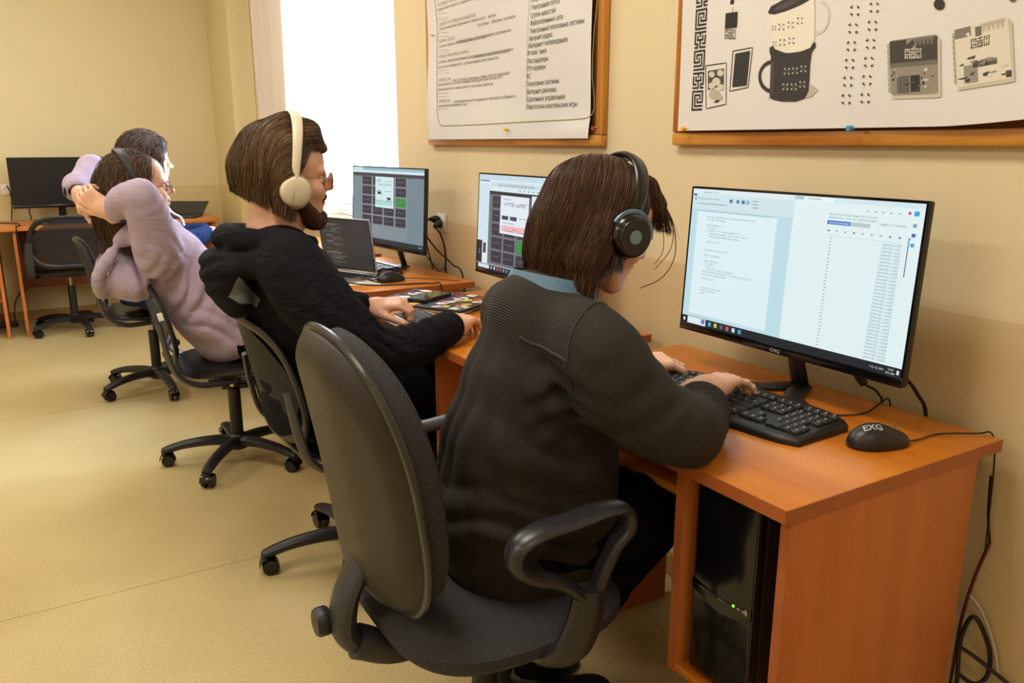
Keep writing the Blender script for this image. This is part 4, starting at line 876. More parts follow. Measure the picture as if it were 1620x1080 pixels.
# ------------------------------------------------------------------ the grey upholstered office chair in front
t = thing('office_chair', 'grey fabric office chair with looped armrests and hard back shell, nearest the viewer', 'chair', (-0.80, 1.27, 0))
O = np.array([-0.80, 1.27, 0.0])
bc = np.array([-1.045, 1.292, 0.746]); bu = np.array([-0.16, 0.02, 0.987]); bu /= np.linalg.norm(bu); bn = np.cross((0, 1, 0), bu); bn /= np.linalg.norm(bn); by = np.cross(bu, bn)
def bo(a, b, e=0.5, n=56):
    o = []
    for i in range(n):
        q_ = 2*PI*i/n; c, s = math.cos(q_), math.sin(q_); ex = e if s < 0 else 0.85
        x = a*math.copysign(abs(c)**ex, c); z = b*math.copysign(abs(s)**(0.55 if s < 0 else 0.9), s)
        if z < 0: x *= 1-0.10*(-z/b)**2
        o.append((x, z))
    return o
def bf_(off): return lambda a, b, h: bc+by*a+bu*b+bn*(h+off+0.35*a*a-0.10*b*b)
q = MB(); q.puff(bo(0.220, 0.240), lambda r, x, y: 0.080-0.036*max(0, (r-0.55)/0.45)**2.4, lambda r, x, y: 0.014, bf_(0.0), 14)
cush = q.build('back_cushion', M_fabric, t)
q = MB(); q.puff(bo(0.226, 0.250), lambda r, x, y: 0.004, lambda r, x, y: -0.040+0.026*max(0, (r-0.80)/0.20)**2+0.022*min(1, max(0, abs(x)-0.07)/0.14), bf_(0.0), 16); q.build('back_shell', M_shell, t)
q = MB(); o = bo(0.2275, 0.2515); ring_ = [bc+by*a+bu*b+bn*(0.35*a*a-0.10*b*b+0.002) for a, b in o]; ring_.append(ring_[0]); q.tube(ring_, [(0.011, 0.008)]*len(ring_), 10, caps=False); q.build('shell_rim', M_arm0, t)
sc = np.array([-0.80, 1.265])
q = MB(); q.puff(sup(0.232, 0.238, 56, 0.62), lambda r, x, y: 0.485-0.028*max(0, (r-0.7)/0.3)**2-0.25*max(0, x-0.1)**2*2+0.10*x*x, lambda r, x, y: 0.44, lambda x, y, z: (x+sc[0], y+sc[1], z), 14); q.build('seat_cushion', M_fabric, t)
q = MB(); q.puff(sup(0.226, 0.232, 56, 0.62), lambda r, x, y: 0.4395, lambda r, x, y: 0.405+0.025*max(0, (r-0.75)/0.25)**2, lambda x, y, z: (x+sc[0], y+sc[1], z), 10); q.build('seat_pan', M_dark, t)
M_arm = mat('arm_plastic', '#26262a', 0.3, bump=0.12, bscale=700)
for y_, s_ in ((1.000, 1), (1.545, -1)):
    q = MB(); q.tube([(-0.745, y_, 0.535), (-0.80, y_, 0.585), (-0.855, y_, 0.612), (-0.888, y_, 0.640), (-0.888, y_, 0.672), (-0.850, y_, 0.690), (-0.78, y_, 0.694), (-0.715, y_, 0.698), (-0.672, y_, 0.688), (-0.662, y_, 0.652), (-0.690, y_, 0.625), (-0.718, y_, 0.575), (-0.735, y_, 0.530)],
                     [(0.019, 0.012), (0.019, 0.012), (0.020, 0.013), (0.022, 0.014), (0.024, 0.014), (0.027, 0.013), (0.028, 0.012), (0.026, 0.012), (0.022, 0.013), (0.019, 0.013), (0.018, 0.012), (0.018, 0.012), (0.018, 0.012)], 12, up=(0, 0, 1), smooth=6)
    v = np.concatenate(q.v); 
    q.build('armrest', M_arm, t)
    q = MB(); q.tube([(-0.742, y_, 0.56), (-0.752, y_, 0.50), (-0.775, y_+0.004*s_, 0.452), (-0.80, y_+0.03*s_, 0.432), (-0.80, y_+0.07*s_, 0.428)], [(0.022, 0.030), (0.023, 0.036), (0.022, 0.036), (0.022, 0.020), (0.03, 0.010)], 12, up=(0.9, 0, 0.2), smooth=5); q.build('arm_bracket', M_arm, t)
q = MB(); q.tube([(-1.045, 1.28, 0.585), (-1.058, 1.28, 0.55), (-1.080, 1.28, 0.50), (-1.085, 1.28, 0.44), (-1.05, 1.28, 0.395)], [(0.036, 0.008), (0.040, 0.016), (0.042, 0.020), (0.042, 0.024), (0.038, 0.026)], 14, up=(1, 0, 0), smooth=5); q.build('back_upright', M_dark, t)
q = MB(); q.tube([(-1.07, 1.262, 0.42), (-0.99, 1.255, 0.385), (-0.86, 1.26, 0.385), (-0.74, 1.265, 0.385)], [0.032, 0.030, 0.028, 0.026], 18, smooth=5); q.build('support_bar', M_dark, t)
q = MB(); q.lathe((-1.103, 1.305, 0.452), [(0.010, 0), (0.024, 0.002), (0.027, 0.006), (0.027, 0.022), (0.023, 0.028), (0.001, 0.029)], 24, Ry(-PI/2)@Rz(0.2)); q.build('tilt_knob', M_black, t)
ORG[t.name] = np.zeros(3)
star_base(t, 0.30, R_(40))
q = MB(); q.cyl((0, 0, 0.12), (0, 0, 0.385), 0.026, 20); q.build('column_cover', M_black, t)

# ------------------------------------------------------------------ people: shared pieces
from mathutils.bvhtree import BVHTree
M_skin = mat('skin', '#dba78a', 0.5, sss=0.12, var=0.06, vscale=25, bump=0.12, bscale=420)
M_skin2 = mat('skin_fair', '#e0b094', 0.5, sss=0.12, var=0.06, vscale=25, bump=0.12, bscale=420)
M_eye = mat('eye_white', '#e8e4de', 0.2); M_iris = mat('iris', '#3a2c20', 0.2); M_nail = mat('fingernail', '#e6bfae', 0.3)
class Frame:
    def __init__(s, c, fwd, up, sc=1.0):
        s.c = np.array(c, float); x = np.array(fwd, float); x /= np.linalg.norm(x); z = np.array(up, float); z -= x*(x@z); z /= np.linalg.norm(z); y = np.cross(z, x)
        s.R = np.stack([x, y, z], 1); s.s = sc
    def p(s, *l): return s.c+s.R@(np.array(l, float)*s.s)
    def v(s, *l): return s.R@np.array(l, float)
    def inv(s, P): return (np.asarray(P)-s.c)@s.R/s.s
def head(fr, neck_base, neck_r=0.058, vox=0.0032, jaw=1.0, mouth=0.0):
    """origin between the ears; x forward, y left, z up; chin at z=-0.115, crown at z=+0.125"""
    s = fr.s; C = Clay(fr.c-0.185*s, fr.c+0.185*s, vox)
    E = lambda c, r, k=0.02, op='add', R=None: C.ell(fr.p(*c), np.array(r)*s, fr.R if R is None else fr.R@R, k*s, op)
    K = lambda a, b, ra, rb, k=0.015, op='add': C.cap(fr.p(*a), fr.p(*b), ra*s, rb*s, k*s, op)
    E((-0.012, 0, 0.040), (0.098, 0.076, 0.086)); E((0.045, 0, 0.045), (0.048, 0.062, 0.062)); E((0.040, 0, -0.02), (0.050, 0.058, 0.062)); E((-0.03, 0, -0.005), (0.07, 0.068, 0.07))
    for y in (-1, 1):
        K((0.005, y*0.055*jaw, -0.045), (0.062, y*0.022, -0.098), 0.020, 0.014, 0.03); E((0.062, y*0.036, -0.028), (0.026, 0.024, 0.022), 0.02); K((0.088, y*0.012, 0.020), (0.076, y*0.046, 0.022), 0.009, 0.010, 0.014)
        E((0.088, y*0.031, 0.002), (0.012, 0.017, 0.012), 0.012, 'sub')
    E((0.060, 0, -0.065), (0.036, 0.034, 0.034), 0.02); E((0.078, 0, -0.097), (0.017, 0.020, 0.016), 0.018)
    K((0.088, 0, 0.018), (0.108, 0, -0.012), 0.007, 0.0095, 0.012); E((0.112, 0, -0.018), (0.0125, 0.012, 0.010), 0.008); E((0.102, 0.011, -0.021), (0.010, 0.007, 0.0075), 0.005); E((0.102, -0.011, -0.021), (0.010, 0.007, 0.0075), 0.005)
    E((0.089, 0, -0.038), (0.013, 0.020, 0.013), 0.012)
    E((0.0945, 0, -0.050), (0.0085, 0.021, 0.0048), 0.005); E((0.0925, 0, -0.061), (0.0088, 0.019, 0.0055), 0.005); E((0.101, 0, -0.0555), (0.010, 0.020, 0.0012), 0.002, 'sub')
    for y in (-1, 1):
        R2 = Rz(y*0.35)
        E((-0.006, y*0.077, 0.000), (0.019, 0.0065, 0.032), 0.006, R=R2); E((-0.004, y*0.083, 0.004), (0.010, 0.006, 0.018), 0.003, 'sub', R=R2); E((-0.002, y*0.075, -0.026), (0.009, 0.0055, 0.010), 0.006, R=R2)
    C.chain([fr.p(-0.022, 0, -0.03), (fr.p(-0.025, 0, -0.08)+np.array(neck_base))/2, np.array(neck_base)], [neck_r*s*1.02, neck_r*s*0.96, neck_r*s*1.08], 0.03*s)
    return C
def eyes(fr, par, closed=0.0):
    for y in (-1, 1):
        q = MB(); q.lathe(fr.p(0.0765, y*0.031, 0.0005), [(0.0122*fr.s*math.sin(a)+1e-5, 0.0122*fr.s*math.cos(a)) for a in np.linspace(0, PI, 12)], 16, fr.R@Ry(PI/2)); o = q.build('eye', M_eye, par)
        q = MB(); q.lathe(fr.p(0.0765, y*0.031, 0.0005)+fr.v(0.0118, 0, 0)*fr.s, [(0.0056*fr.s, 0), (0.004*fr.s, 0.0009*fr.s), (0.0001, 0.0012*fr.s)], 14, fr.R@Ry(PI/2)); q.build('iris', M_iris, o)
        q = MB(); pts = [fr.p(0.0925-0.02*abs(t)**2-0.001, y*(0.013+0.036*t), 0.018+0.006*math.sin(t*PI*0.8)) for t in np.linspace(0, 1, 9)]; q.tube(pts, [0.0015+0.0028*math.sin(PI*(0.12+0.8*t)) for t in np.linspace(0, 1, 9)], 8); q.build('eyebrow', mat('brow_hair', '#3a281c', 0.8), par)
def hand(C, w, fwd, up, side=1, curl=(0.5, 0.5, 0.5, 0.5), thumb=(0.3, 0.25), spread=1.0, s=1.0, nails=None):
    """w wrist, fwd to the fingers, up the back of the hand; side=+1 right hand (thumb towards its left when palm down)"""
    x = np.array(fwd, float); x /= np.linalg.norm(x); z = np.array(up, float); z -= x*(z@x); z /= np.linalg.norm(z); y = np.cross(z, x)*side
    P = lambda a, b, c: np.array(w)+s*(x*a+y*b+z*c)
    kn = [(0.088, 0.029), (0.092, 0.009), (0.088, -0.011), (0.080, -0.029)]; L = [0.072, 0.080, 0.074, 0.058]; rr = [0.0088, 0.009, 0.0086, 0.0076]
    for i, (kx, ky) in enumerate(kn):
        C.cap(P(0.012, ky*0.62, -0.002), P(kx, ky, 0.0), 0.0145*s, 0.0108*s, 0.012*s)
    C.cap(P(-0.03, 0, -0.002), P(0.02, 0.0, -0.002), 0.0225*s, 0.024*s, 0.015*s, flat=(y, 1.2)); C.ell(P(0.03, 0.020, -0.014), (0.03*s, 0.016*s, 0.015*s), np.stack([x, y, z], 1), 0.012*s); C.ell(P(0.035, -0.022, -0.012), (0.032*s, 0.013*s, 0.013*s), np.stack([x, y, z], 1), 0.012*s)
    for i in range(4):
        kx, ky = kn[i]; p = P(kx, ky, 0.0); sp = (0.12, 0.03, -0.05, -0.14)[i]*spread; a = 0.15; c_ = curl[i]; ang = (c_*0.8, c_*1.25, c_*0.75); ph = 0.0; r0 = rr[i]
        for j, f in enumerate((0.45, 0.31, 0.24)):
            ph += ang[j]; d = x*math.cos(ph)*math.cos(sp)+y*math.sin(sp)*math.cos(ph)-z*math.sin(ph); e = p+d*L[i]*f*s
            C.cap(p, e, (r0-0.0006*j)*s, (r0-0.0006*(j+1))*s, 0.0035*s)
            if j == 1: C.ell(e, r0*s*1.0, None, 0.003*s)
            p = e
        if nails is not None: nn = -x*0+np.cross(np.cross(d, z), d)*-1; n2 = z*math.cos(ph)+x*math.sin(ph); nails.append((p-d*0.002*s+n2*(r0-0.0022)*s, d, n2, r0*0.78*s))
    a, b = thumb; p = P(0.018, 0.024, -0.010); d = x*math.cos(a+0.45)+y*math.sin(a+0.45)-z*0.25; d /= np.linalg.norm(d); e = p+d*0.040*s; C.cap(p, e, 0.0145*s, 0.0112*s, 0.012*s); p = e
    d2 = d*math.cos(b)+(x*0.9-y*0.2-z*0.2)*math.sin(b)*1.3; d2 /= np.linalg.norm(d2); e = p+d2*0.032*s; C.cap(p, e, 0.0108*s, 0.0100*s, 0.005*s); p = e; d3 = d2+x*0.25-z*0.1; d3 /= np.linalg.norm(d3); e = p+d3*0.024*s; C.cap(p, e, 0.0100*s, 0.0082*s, 0.004*s)
    if nails is not None: n2 = z-d3*(z@d3); n2 /= np.linalg.norm(n2); nails.append((e-d3*0.002*s+n2*0.0066*s, d3, n2, 0.0075*s))
    return C
def put_nails(nails, par):
    q = MB()
    for (c, d, n, r) in nails:
        s_ = np.cross(n, d); V = []
        for i in range(5):
            for j in range(5):
                a = (i/4*2-1); b = (j/4*2-1); V.append(c+s_*r*a*(1-0.12*b*b)+d*(r*1.25*b*(1-0.15*a*a))+n*(0.0004-0.35*r*a*a))
        q.add(V, [(i*5+j, (i+1)*5+j, (i+1)*5+j+1, i*5+j+1) for i in range(4) for j in range(4)])
    q.build('fingernails', M_nail, par)
def hairs(vol, seeds_fn, flow, n, steps, step, r, cols, off=(0.0005, 0.004), wob=0.15, seed=1, free=0.0, taper=0.35, grav=None, curl=0.0):
    """strands traced over the hair volume `vol` (verts, faces)"""
    g = np.random.default_rng(seed); bvh = BVHTree.FromPolygons([Vector(v) for v in vol[0]], vol[1]); V = []; F = []; Cc = []; cols = [np.array(hexc(c)[:3]) for c in cols]; base = 0
    sd = seeds_fn(n, g, vol)
    for k, p in enumerate(sd):
        r_ = bvh.find_nearest(Vector(p))
        if r_[0] is None: continue
        p = np.array(r_[0]); nrm = np.array(r_[1]); o = off[0]+(off[1]-off[0])*g.random(); pts = [p+nrm*o*0.3]; w = g.normal(0, wob, 3); ns = int(steps*(0.6+0.4*g.random())); d_ = None; fr_ = False; cph = g.random()*6.28; cf = 0.7+0.6*g.random()
        for i in range(ns):
            d = flow(p, nrm)
            if d is None: break
            d = d+w
            if curl: d = d+curl*np.array([math.sin(i*cf+cph), math.cos(i*cf*1.1+cph), 0.3*math.sin(i*cf*0.9)])
            if fr_:
                d_ = d_*0.8+0.2*np.array([0, 0, -1.])+w*0.1; d_ /= np.linalg.norm(d_); p = p+d_*step; pts.append(p.copy()); continue
            d = d-nrm*(d@nrm); l = np.linalg.norm(d)
            if l < 1e-3: break
            d /= l; d_ = d if d_ is None else d_*0.55+d*0.45; d_ /= np.linalg.norm(d_); q_ = p+d_*step; r_ = bvh.find_nearest(Vector(q_)); nl = np.array(r_[0]); nn = np.array(r_[1])
            if free and nn[2] < -0.35: fr_ = True; p = q_+nrm*o*0.5; pts.append(p); ns = min(ns, i+2+int(free*g.random())); continue
            if np.linalg.norm(nl-q_) > 0.03: break
            nrm = nrm*0.4+nn*0.6; nrm /= np.linalg.norm(nrm); p = nl; pts.append(p+nrm*o*min(1, 0.3+i*0.25))
            if i >= ns: break
        if len(pts) < 4: continue
        pts = np.array(pts); m = len(pts); tt = np.gradient(pts, axis=0); tt /= np.linalg.norm(tt, axis=1)[:, None]+1e-9
        a = np.cross(tt, nrm); a /= np.linalg.norm(a, axis=1)[:, None]+1e-9; b = np.cross(a, tt); rad = r*(0.7+0.6*g.random())*np.minimum(1, taper+(1-taper)*np.sin(np.linspace(0.12, 1.0, m)*PI)*1.3)
        rad[-1] *= 0.3; c = cols[int(g.random()**1.3*len(cols))]*(0.84+0.32*g.random())
        for j in range(3):
            q_ = 2*PI*j/3; V.append(pts+a*(rad*math.cos(q_))[:, None]+b*(rad*math.sin(q_))[:, None]*0.6)
        for j in range(3):
            j2 = (j+1) % 3; i_ = np.arange(m-1); F.append(np.stack([base+j*m+i_, base+j2*m+i_, base+j2*m+i_+1, base+j*m+i_+1], 1))
        base += 3*m; Cc.append(np.tile(c, (3*m, 1)))
    return np.concatenate(V), np.concatenate(F), np.concatenate(Cc)
def hair_obj(name, par, vc, strands, base_col, rough=0.42):
    """one mesh: solid volume plus strands, colour per strand"""
    v0, f0 = vc; cols = [np.tile(np.array(hexc(base_col)[:3]), (len(v0), 1))]; q = MB(); q.add(v0, f0)
    for (v, f, c) in strands: q.add(v, f.tolist()); cols.append(c)
    m = mat(name+'_strands', base_col, rough, attr='Col', spec=0.35)
    o = q.build(name, m, par, auto=False); color_attr(o, np.clip(np.concatenate(cols), 0, 1)); return o
def vol_of(C):
    V, Q = C.mesh(); return V, [tuple(x) for x in Q.tolist()]
def seeds_where(cond):
    def fn(n, g, vol):
        V = np.array(vol[0]); ok = V[cond(V)]; return ok[g.integers(0, len(ok), n)]+g.normal(0, 0.003, (n, 3))
    return fn
def cloth(clay, name, m, par, extra=None):
    q = clay_mb(clay) if not isinstance(clay, (list, tuple)) else clay_mb(*clay); V = np.concatenate(q.v); o = q.build(name, m, par, auto=False); return o, V
def segparam(P, a, b):
    a = np.array(a); b = np.array(b); ab = b-a; t = np.clip((P-a)@ab/(ab@ab), 0, 1); return t, np.linalg.norm(P-a-t[:, None]*ab, axis=1)
A = lambda u, v, y: at(u, v, Y_, y)

# ================================================================== 1. the person in dark corduroy
P1 = thing('person', 'seated person with reddish-brown bob in a dark corduroy shirt, typing at the nearest desk', 'person', (-0.74, 1.26, 0.0))
hf = Frame(A(948, 356, 1.24), (0.92, -0.10, -0.41), (0.41, -0.03, 0.9), 0.98)
nb = np.array([-0.655, 1.25, 1.015])
Ch = head(hf, nb, 0.055)
nails = []
wr = np.array([-0.345, 1.165, 0.812]); wl = np.array([-0.325, 1.415, 0.803])
Chd = Clay((-0.42, 1.02, 0.74), (-0.12, 1.52, 0.87), 0.0024)
hand(Chd, wr, (0.97, 0.10, 0.03), (0.02, 0.10, 1), 1, (0.42, 0.48, 0.50, 0.36), (0.55, 0.1), 1.6, 1.0, nails)
hand(Chd, wl, (0.95, -0.30, 0.0), (0.0, -0.12, 1), -1, (0.55, 0.5, 0.5, 0.5), (0.3, 0.3), 1.0, 1.0, nails)
Cb = Clay((-1.0, 0.85, 0.05), (-0.15, 1.70, 1.08), 0.012)
Cb.chain([(-0.73, 1.26, 0.56), (-0.745, 1.26, 0.70), (-0.725, 1.26, 0.84), (-0.68, 1.255, 0.95)], [0.085, 0.08, 0.08, 0.07], 0.03, flat=((0, 1, 0), 1.3)); Cb.cap((-0.68, 1.13, 0.955), (-0.67, 1.37, 0.955), 0.045); Cb.cap(nb+[0, 0, -0.05], nb+[0.01, 0, 0.02], 0.055)
Cb.chain([(-0.665, 1.09, 0.94), (-0.548, 0.990, 0.808), wr+[-0.02, 0, 0]], [0.040, 0.028, 0.023]); Cb.chain([(-0.645, 1.40, 0.94), (-0.46, 1.55, 0.81), wl+[-0.02, 0, 0]], [0.040, 0.028, 0.023])
for y in (1.18, 1.34): Cb.chain([(-0.69, y, 0.56), (-0.40, y, 0.57), (-0.61, 1.37+0.3*(y-1.18), 0.10)], [0.05, 0.040, 0.030])
q = clay_mb(Cb, Ch, Chd); q.build('body', M_skin2, P1, auto=False); put_nails(nails, P1); eyes(hf, P1)
# shirt
S1 = Clay((-1.02, 0.84, 0.44), (-0.22, 1.72, 1.12), 0.0055)
S1.chain([(-0.755, 1.262, 0.50), (-0.765, 1.262, 0.62), (-0.752, 1.255, 0.74), (-0.718, 1.25, 0.86), (-0.685, 1.25, 0.955)], [0.120, 0.118, 0.110, 0.102, 0.086], 0.03, flat=((0, 1, 0), 1.26))
S1.chain([(-0.68, 1.25, 0.50), (-0.655, 1.25, 0.62), (-0.65, 1.25, 0.74), (-0.665, 1.25, 0.86)], [0.100, 0.104, 0.100, 0.085], 0.05, flat=((0, 1, 0), 1.35))
S1.chain([(-0.68, 1.12, 0.972), (-0.662, 1.385, 0.972)], [0.064, 0.060], 0.05); S1.chain([(-0.70, 1.25, 0.99), nb+[0.0, 0, 0.0]], [0.08, 0.066], 0.05)
shR, elR = np.array([-0.675, 1.075, 0.945]), np.array([-0.548, 0.985, 0.808]); shL, elL = np.array([-0.64, 1.405, 0.945]), np.array([-0.46, 1.555, 0.82])
S1.chain([shR, (shR+elR)/2+[-0.012, 0.0, -0.022], elR], [0.074, 0.062, 0.056], 0.03, sm=3); S1.chain([elR, (elR*0.5+wr*0.5)+[0.004, -0.014, -0.006], wr+[-0.046, -0.038, -0.012]], [0.057, 0.046, 0.036], 0.02, sm=3)
S1.chain([shL, elL], [0.070, 0.060], 0.035); S1.chain([elL, wl+[-0.03, 0, 0]], [0.064, 0.044], 0.02)
# folds
S1.fold((-0.56, 1.0, 0.84), (0.7, -0.5, -0.5), 0.05, 0.004, 0.07); S1.fold((-0.45, 1.05, 0.83), (0.7, 0.68, 0.1), 0.026, 0.0065, (0.075, 0.075, 0.08), 0.18); S1.fold((-0.40, 1.09, 0.82), (0.7, 0.7, 0), 0.018, 0.0035, 0.045); S1.fold((-0.60, 1.02, 0.87), (0.45, -0.3, -0.85), 0.07, 0.005, (0.09, 0.09, 0.07), 0.2)
S1.fold((-0.70, 1.08, 0.82), (0.6, 0.1, 0.8), 0.055, 0.005, (0.08, 0.10, 0.08)); S1.fold((-0.70, 1.12, 0.68), (0.35, 0.0, 0.95), 0.07, 0.006, (0.12, 0.12, 0.11), 0.15); S1.fold((-0.88, 1.25, 0.60), (0.05, 0.25, 1), 0.075, 0.0055, (0.12, 0.22, 0.10), 0.15)
S1.fold((-0.87, 1.34, 0.80), (0, 1, 0.12), 0.055, 0.007, (0.1, 0.10, 0.20), 0.1); S1.fold((-0.72, 1.09, 0.88), (0.55, 0.35, -0.75), 0.045, 0.006, (0.07, 0.07, 0.08), 0.2); S1.fold((-0.75, 1.08, 0.60), (0.3, 0.1, 1), 0.055, 0.007, (0.16, 0.10, 0.09), 0.2); S1.fold((-0.84, 1.18, 0.78), (0.1, 0.9, -0.5), 0.08, 0.004, (0.1, 0.12, 0.14), 0.15); S1.fold((-0.66, 1.12, 0.90), (0.5, 0.7, -0.5), 0.05, 0.004, 0.07)
# openings: hem, neck, cuffs
S1.plane((-0.78, 1.26, 0.480), (-0.10, 0.05, -1))
S1.chain([nb+[-0.005, 0, -0.03], nb+[0.03, 0, 0.10]], [0.058, 0.060], 0.006, op='sub'); S1.chain([wr+[-0.075, -0.06, -0.012], wr+[0.06, 0.055, 0.002]], [0.027, 0.033], 0.004, op='sub'); S1.chain([wl+[-0.035, 0, 0], wl+[0.05, -0.01, 0]], [0.032, 0.034], 0.004, op='sub')
def cord():
    m = mat('dark_corduroy', '#2a241c', 0.85, sheen=0.0); nt = m.node_tree; N = nt.nodes; L = nt.links; b = N['Principled BSDF']
    a = N.new('ShaderNodeAttribute'); a.attribute_name = 'rib'; mu = N.new('ShaderNodeMath'); mu.operation = 'MULTIPLY'; mu.inputs[1].default_value = 2*PI/0.0042; L.new(a.outputs['Fac'], mu.inputs[0])
    s = N.new('ShaderNodeMath'); s.operation = 'SINE'; L.new(mu.outputs[0], s.inputs[0])
    mr = N.new('ShaderNodeMapRange'); mr.inputs[1].default_value = -1; mr.inputs[2].default_value = 0.6; L.new(s.outputs[0], mr.inputs[0])
    tc = N.new('ShaderNodeTexCoord'); n = N.new('ShaderNodeTexNoise'); n.inputs['Scale'].default_value = 14; n.inputs['Detail'].default_value = 5; L.new(tc.outputs['Object'], n.inputs['Vector'])
    r = N.new('ShaderNodeValToRGB'); r.color_ramp.elements[0].position = 0.3; r.color_ramp.elements[0].color = hexc('#221d16'); r.color_ramp.elements[1].position = 0.72; r.color_ramp.elements[1].color = hexc('#322a21'); L.new(n.outputs[0], r.inputs[0])
    mx = N.new('ShaderNodeMix'); mx.data_type = 'RGBA'; mx.inputs[6].default_value = hexc('#12100c'); L.new(mr.outputs[0], mx.inputs[0]); L.new(r.outputs[0], mx.inputs[7]); L.new(mx.outputs[2], b.inputs['Base Color'])
    bp = N.new('ShaderNodeBump'); bp.inputs['Strength'].default_value = 0.8; bp.inputs['Distance'].default_value = 0.0012; L.new(mr.outputs[0], bp.inputs['Height']); L.new(bp.outputs[0], b.inputs['Normal']); return m
M_cord = cord()
q = clay_mb(S1); V = np.concatenate(q.v)
# split into garment panels by where they are: body, yoke, sleeves
tR, dR = segparam(V, shR, elR); tF, dF = segparam(V, elR, wr); tL, dL = segparam(V, shL, elL); tG, dG = segparam(V, elL, wl)
seamR = (V[:, 1]-1.082)-0.44*(V[:, 0]+0.71)
slR = ((seamR < 0) & (np.minimum(dR, dF) < 0.105) & (V[:, 2] > 0.74) & ((V[:, 0] > -0.745) | (dR < 0.09))); slL = ((V[:, 1] > 1.42) & (np.minimum(dL, dG) < 0.105) & (V[:, 0] > -0.74))
yoke = (~slR) & (~slL) & (V[:, 2] > 0.952+0.035*(V[:, 1]-1.1)/0.3)
ang = np.arctan2(V[:, 1]-1.26, -(V[:, 0]+0.70)); rib = ang*0.21
yrib = np.arctan2(V[:, 2]-0.86, -(V[:, 0]+0.60))*0.215; rib = np.where(yoke, yrib, rib)
def arm_rib(V, a, b, ref):
    d = np.array(b)-np.array(a); d /= np.linalg.norm(d); e = np.cross(d, ref); e /= np.linalg.norm(e); f = np.cross(d, e); r = V-np.array(a); return np.arctan2(r@f, r@e)*0.075
ribR = np.where(tF > 0.0, arm_rib(V, elR, wr, np.array([0, 0, 1.])), arm_rib(V, shR, elR, np.array([0, 1., 0.2])))
up_ = arm_rib(V, shR, elR, np.array([0, 0.6, 1.])); fo_ = arm_rib(V, elR, wr, np.array([0, 0.6, 1.])); rib = np.where(slR, np.where(dR <= dF, up_, fo_), rib)
rib = np.where(slL, arm_rib(V, shL, elL, np.array([0, 0, 1.])), rib)
F_ = np.array(q.f); cls = np.where(slR, 2, np.where(slL, 3, np.where(yoke, 1, 0))); fc = np.sort(cls[F_], 1)[:, 2]
# seam ridges: lift panels a little where two meet
shirt = None
for k, nm in ((0, 'shirt'), (1, 'shirt_yoke'), (2, 'sleeve'), (3, 'sleeve')):
    sel = F_[fc == k]
    if not len(sel): continue
    ids, inv = np.unique(sel, return_inverse=True); mb = MB(); VV = V[ids].copy(); 
    mb.add(VV, inv.reshape(-1, 4).tolist()); o = mb.build(nm, M_cord, P1, auto=False)
    cv = rib.copy(); 
    if k == 1: cv = yrib
    elif k == 0: cv = ang*0.21
    elif k == 2: cv = np.where(dR <= dF, up_, fo_)
    elif k == 3: cv = arm_rib(V, shL, elL, np.array([0, 0, 1.]))
    float_attr(o, cv[ids], 'rib')
# seams: thin double lines of piping along the panel borders
bd = MB(); bnd = {}
cf = cls[F_]
def seam(ca, cb, par, bins, closed, keep=lambda P: P[:, 0] < 9):
    m = ((cf == ca).any(1) & (cf == cb).any(1)); ids = np.unique(F_[m]); P = V[ids]; P = P[keep(P)]; u = par(P); e = np.linspace(u.min(), u.max()+1e-6, bins+1); k = np.digitize(u, e)-1
    pts = np.array([P[k == i].mean(0) for i in range(bins) if (k == i).any()])
    for _ in range(14):
        if closed: pts = (np.roll(pts, 1, 0)+2*pts+np.roll(pts, -1, 0))/4
        else: pts[1:-1] = (pts[:-2]+2*pts[1:-1]+pts[2:])/4
    if closed: pts = np.vstack([pts, pts[:1]])
    bvh = BVHTree.FromPolygons([Vector(v) for v in V], q.f); pts = np.array([tuple(bvh.find_nearest(Vector(p))[0]) for p in pts]); bd.tube(pts, 0.0030, 8, caps=not closed)
seam(0, 1, lambda P: P[:, 1], 60, False, lambda P: P[:, 0] < -0.66)
arm_c = np.array([-0.69, 1.085, 0.93]); cls_s = cf.copy(); cf = np.where(cf == 2, 2, 0); seam(0, 2, lambda P: np.arctan2(P[:, 2]-0.86, P[:, 0]+0.69), 60, False, lambda P: P[:, 2] > 0.84)
bd.build('shirt_seams', mat('corduroy_seam', '#2c261c', 0.85), P1)
# collar and dark cuffs
col = MB(); rows_ = []
for j in range(7):
    h_ = j/6; row = []
    for i in range(48):
        a = 2*PI*i/48; r = 0.064+0.016*math.sin(min(1, h_*1.3)*PI)*1.0+(0.012 if h_ > 0.55 else 0)
        ca, sa = math.cos(a), math.sin(a); z = (0.030*math.sin(h_*PI*0.62)) if h_ < 0.6 else 0.030-0.045*(h_-0.6)/0.4
        back = 0.5-0.5*ca
        row.append(nb+[0.004, 0, 0.004]+np.array([r*ca*1.02, r*sa*1.1, z*(0.45+0.55*back)-0.03*(ca > 0)*ca*1.1+0.002]))
    rows_.append(row)
col.grid(rows_, closed=True); o_ = col.build('collar', M_cord, P1); float_attr(o_, np.concatenate(col.v)[:, 2], 'rib')
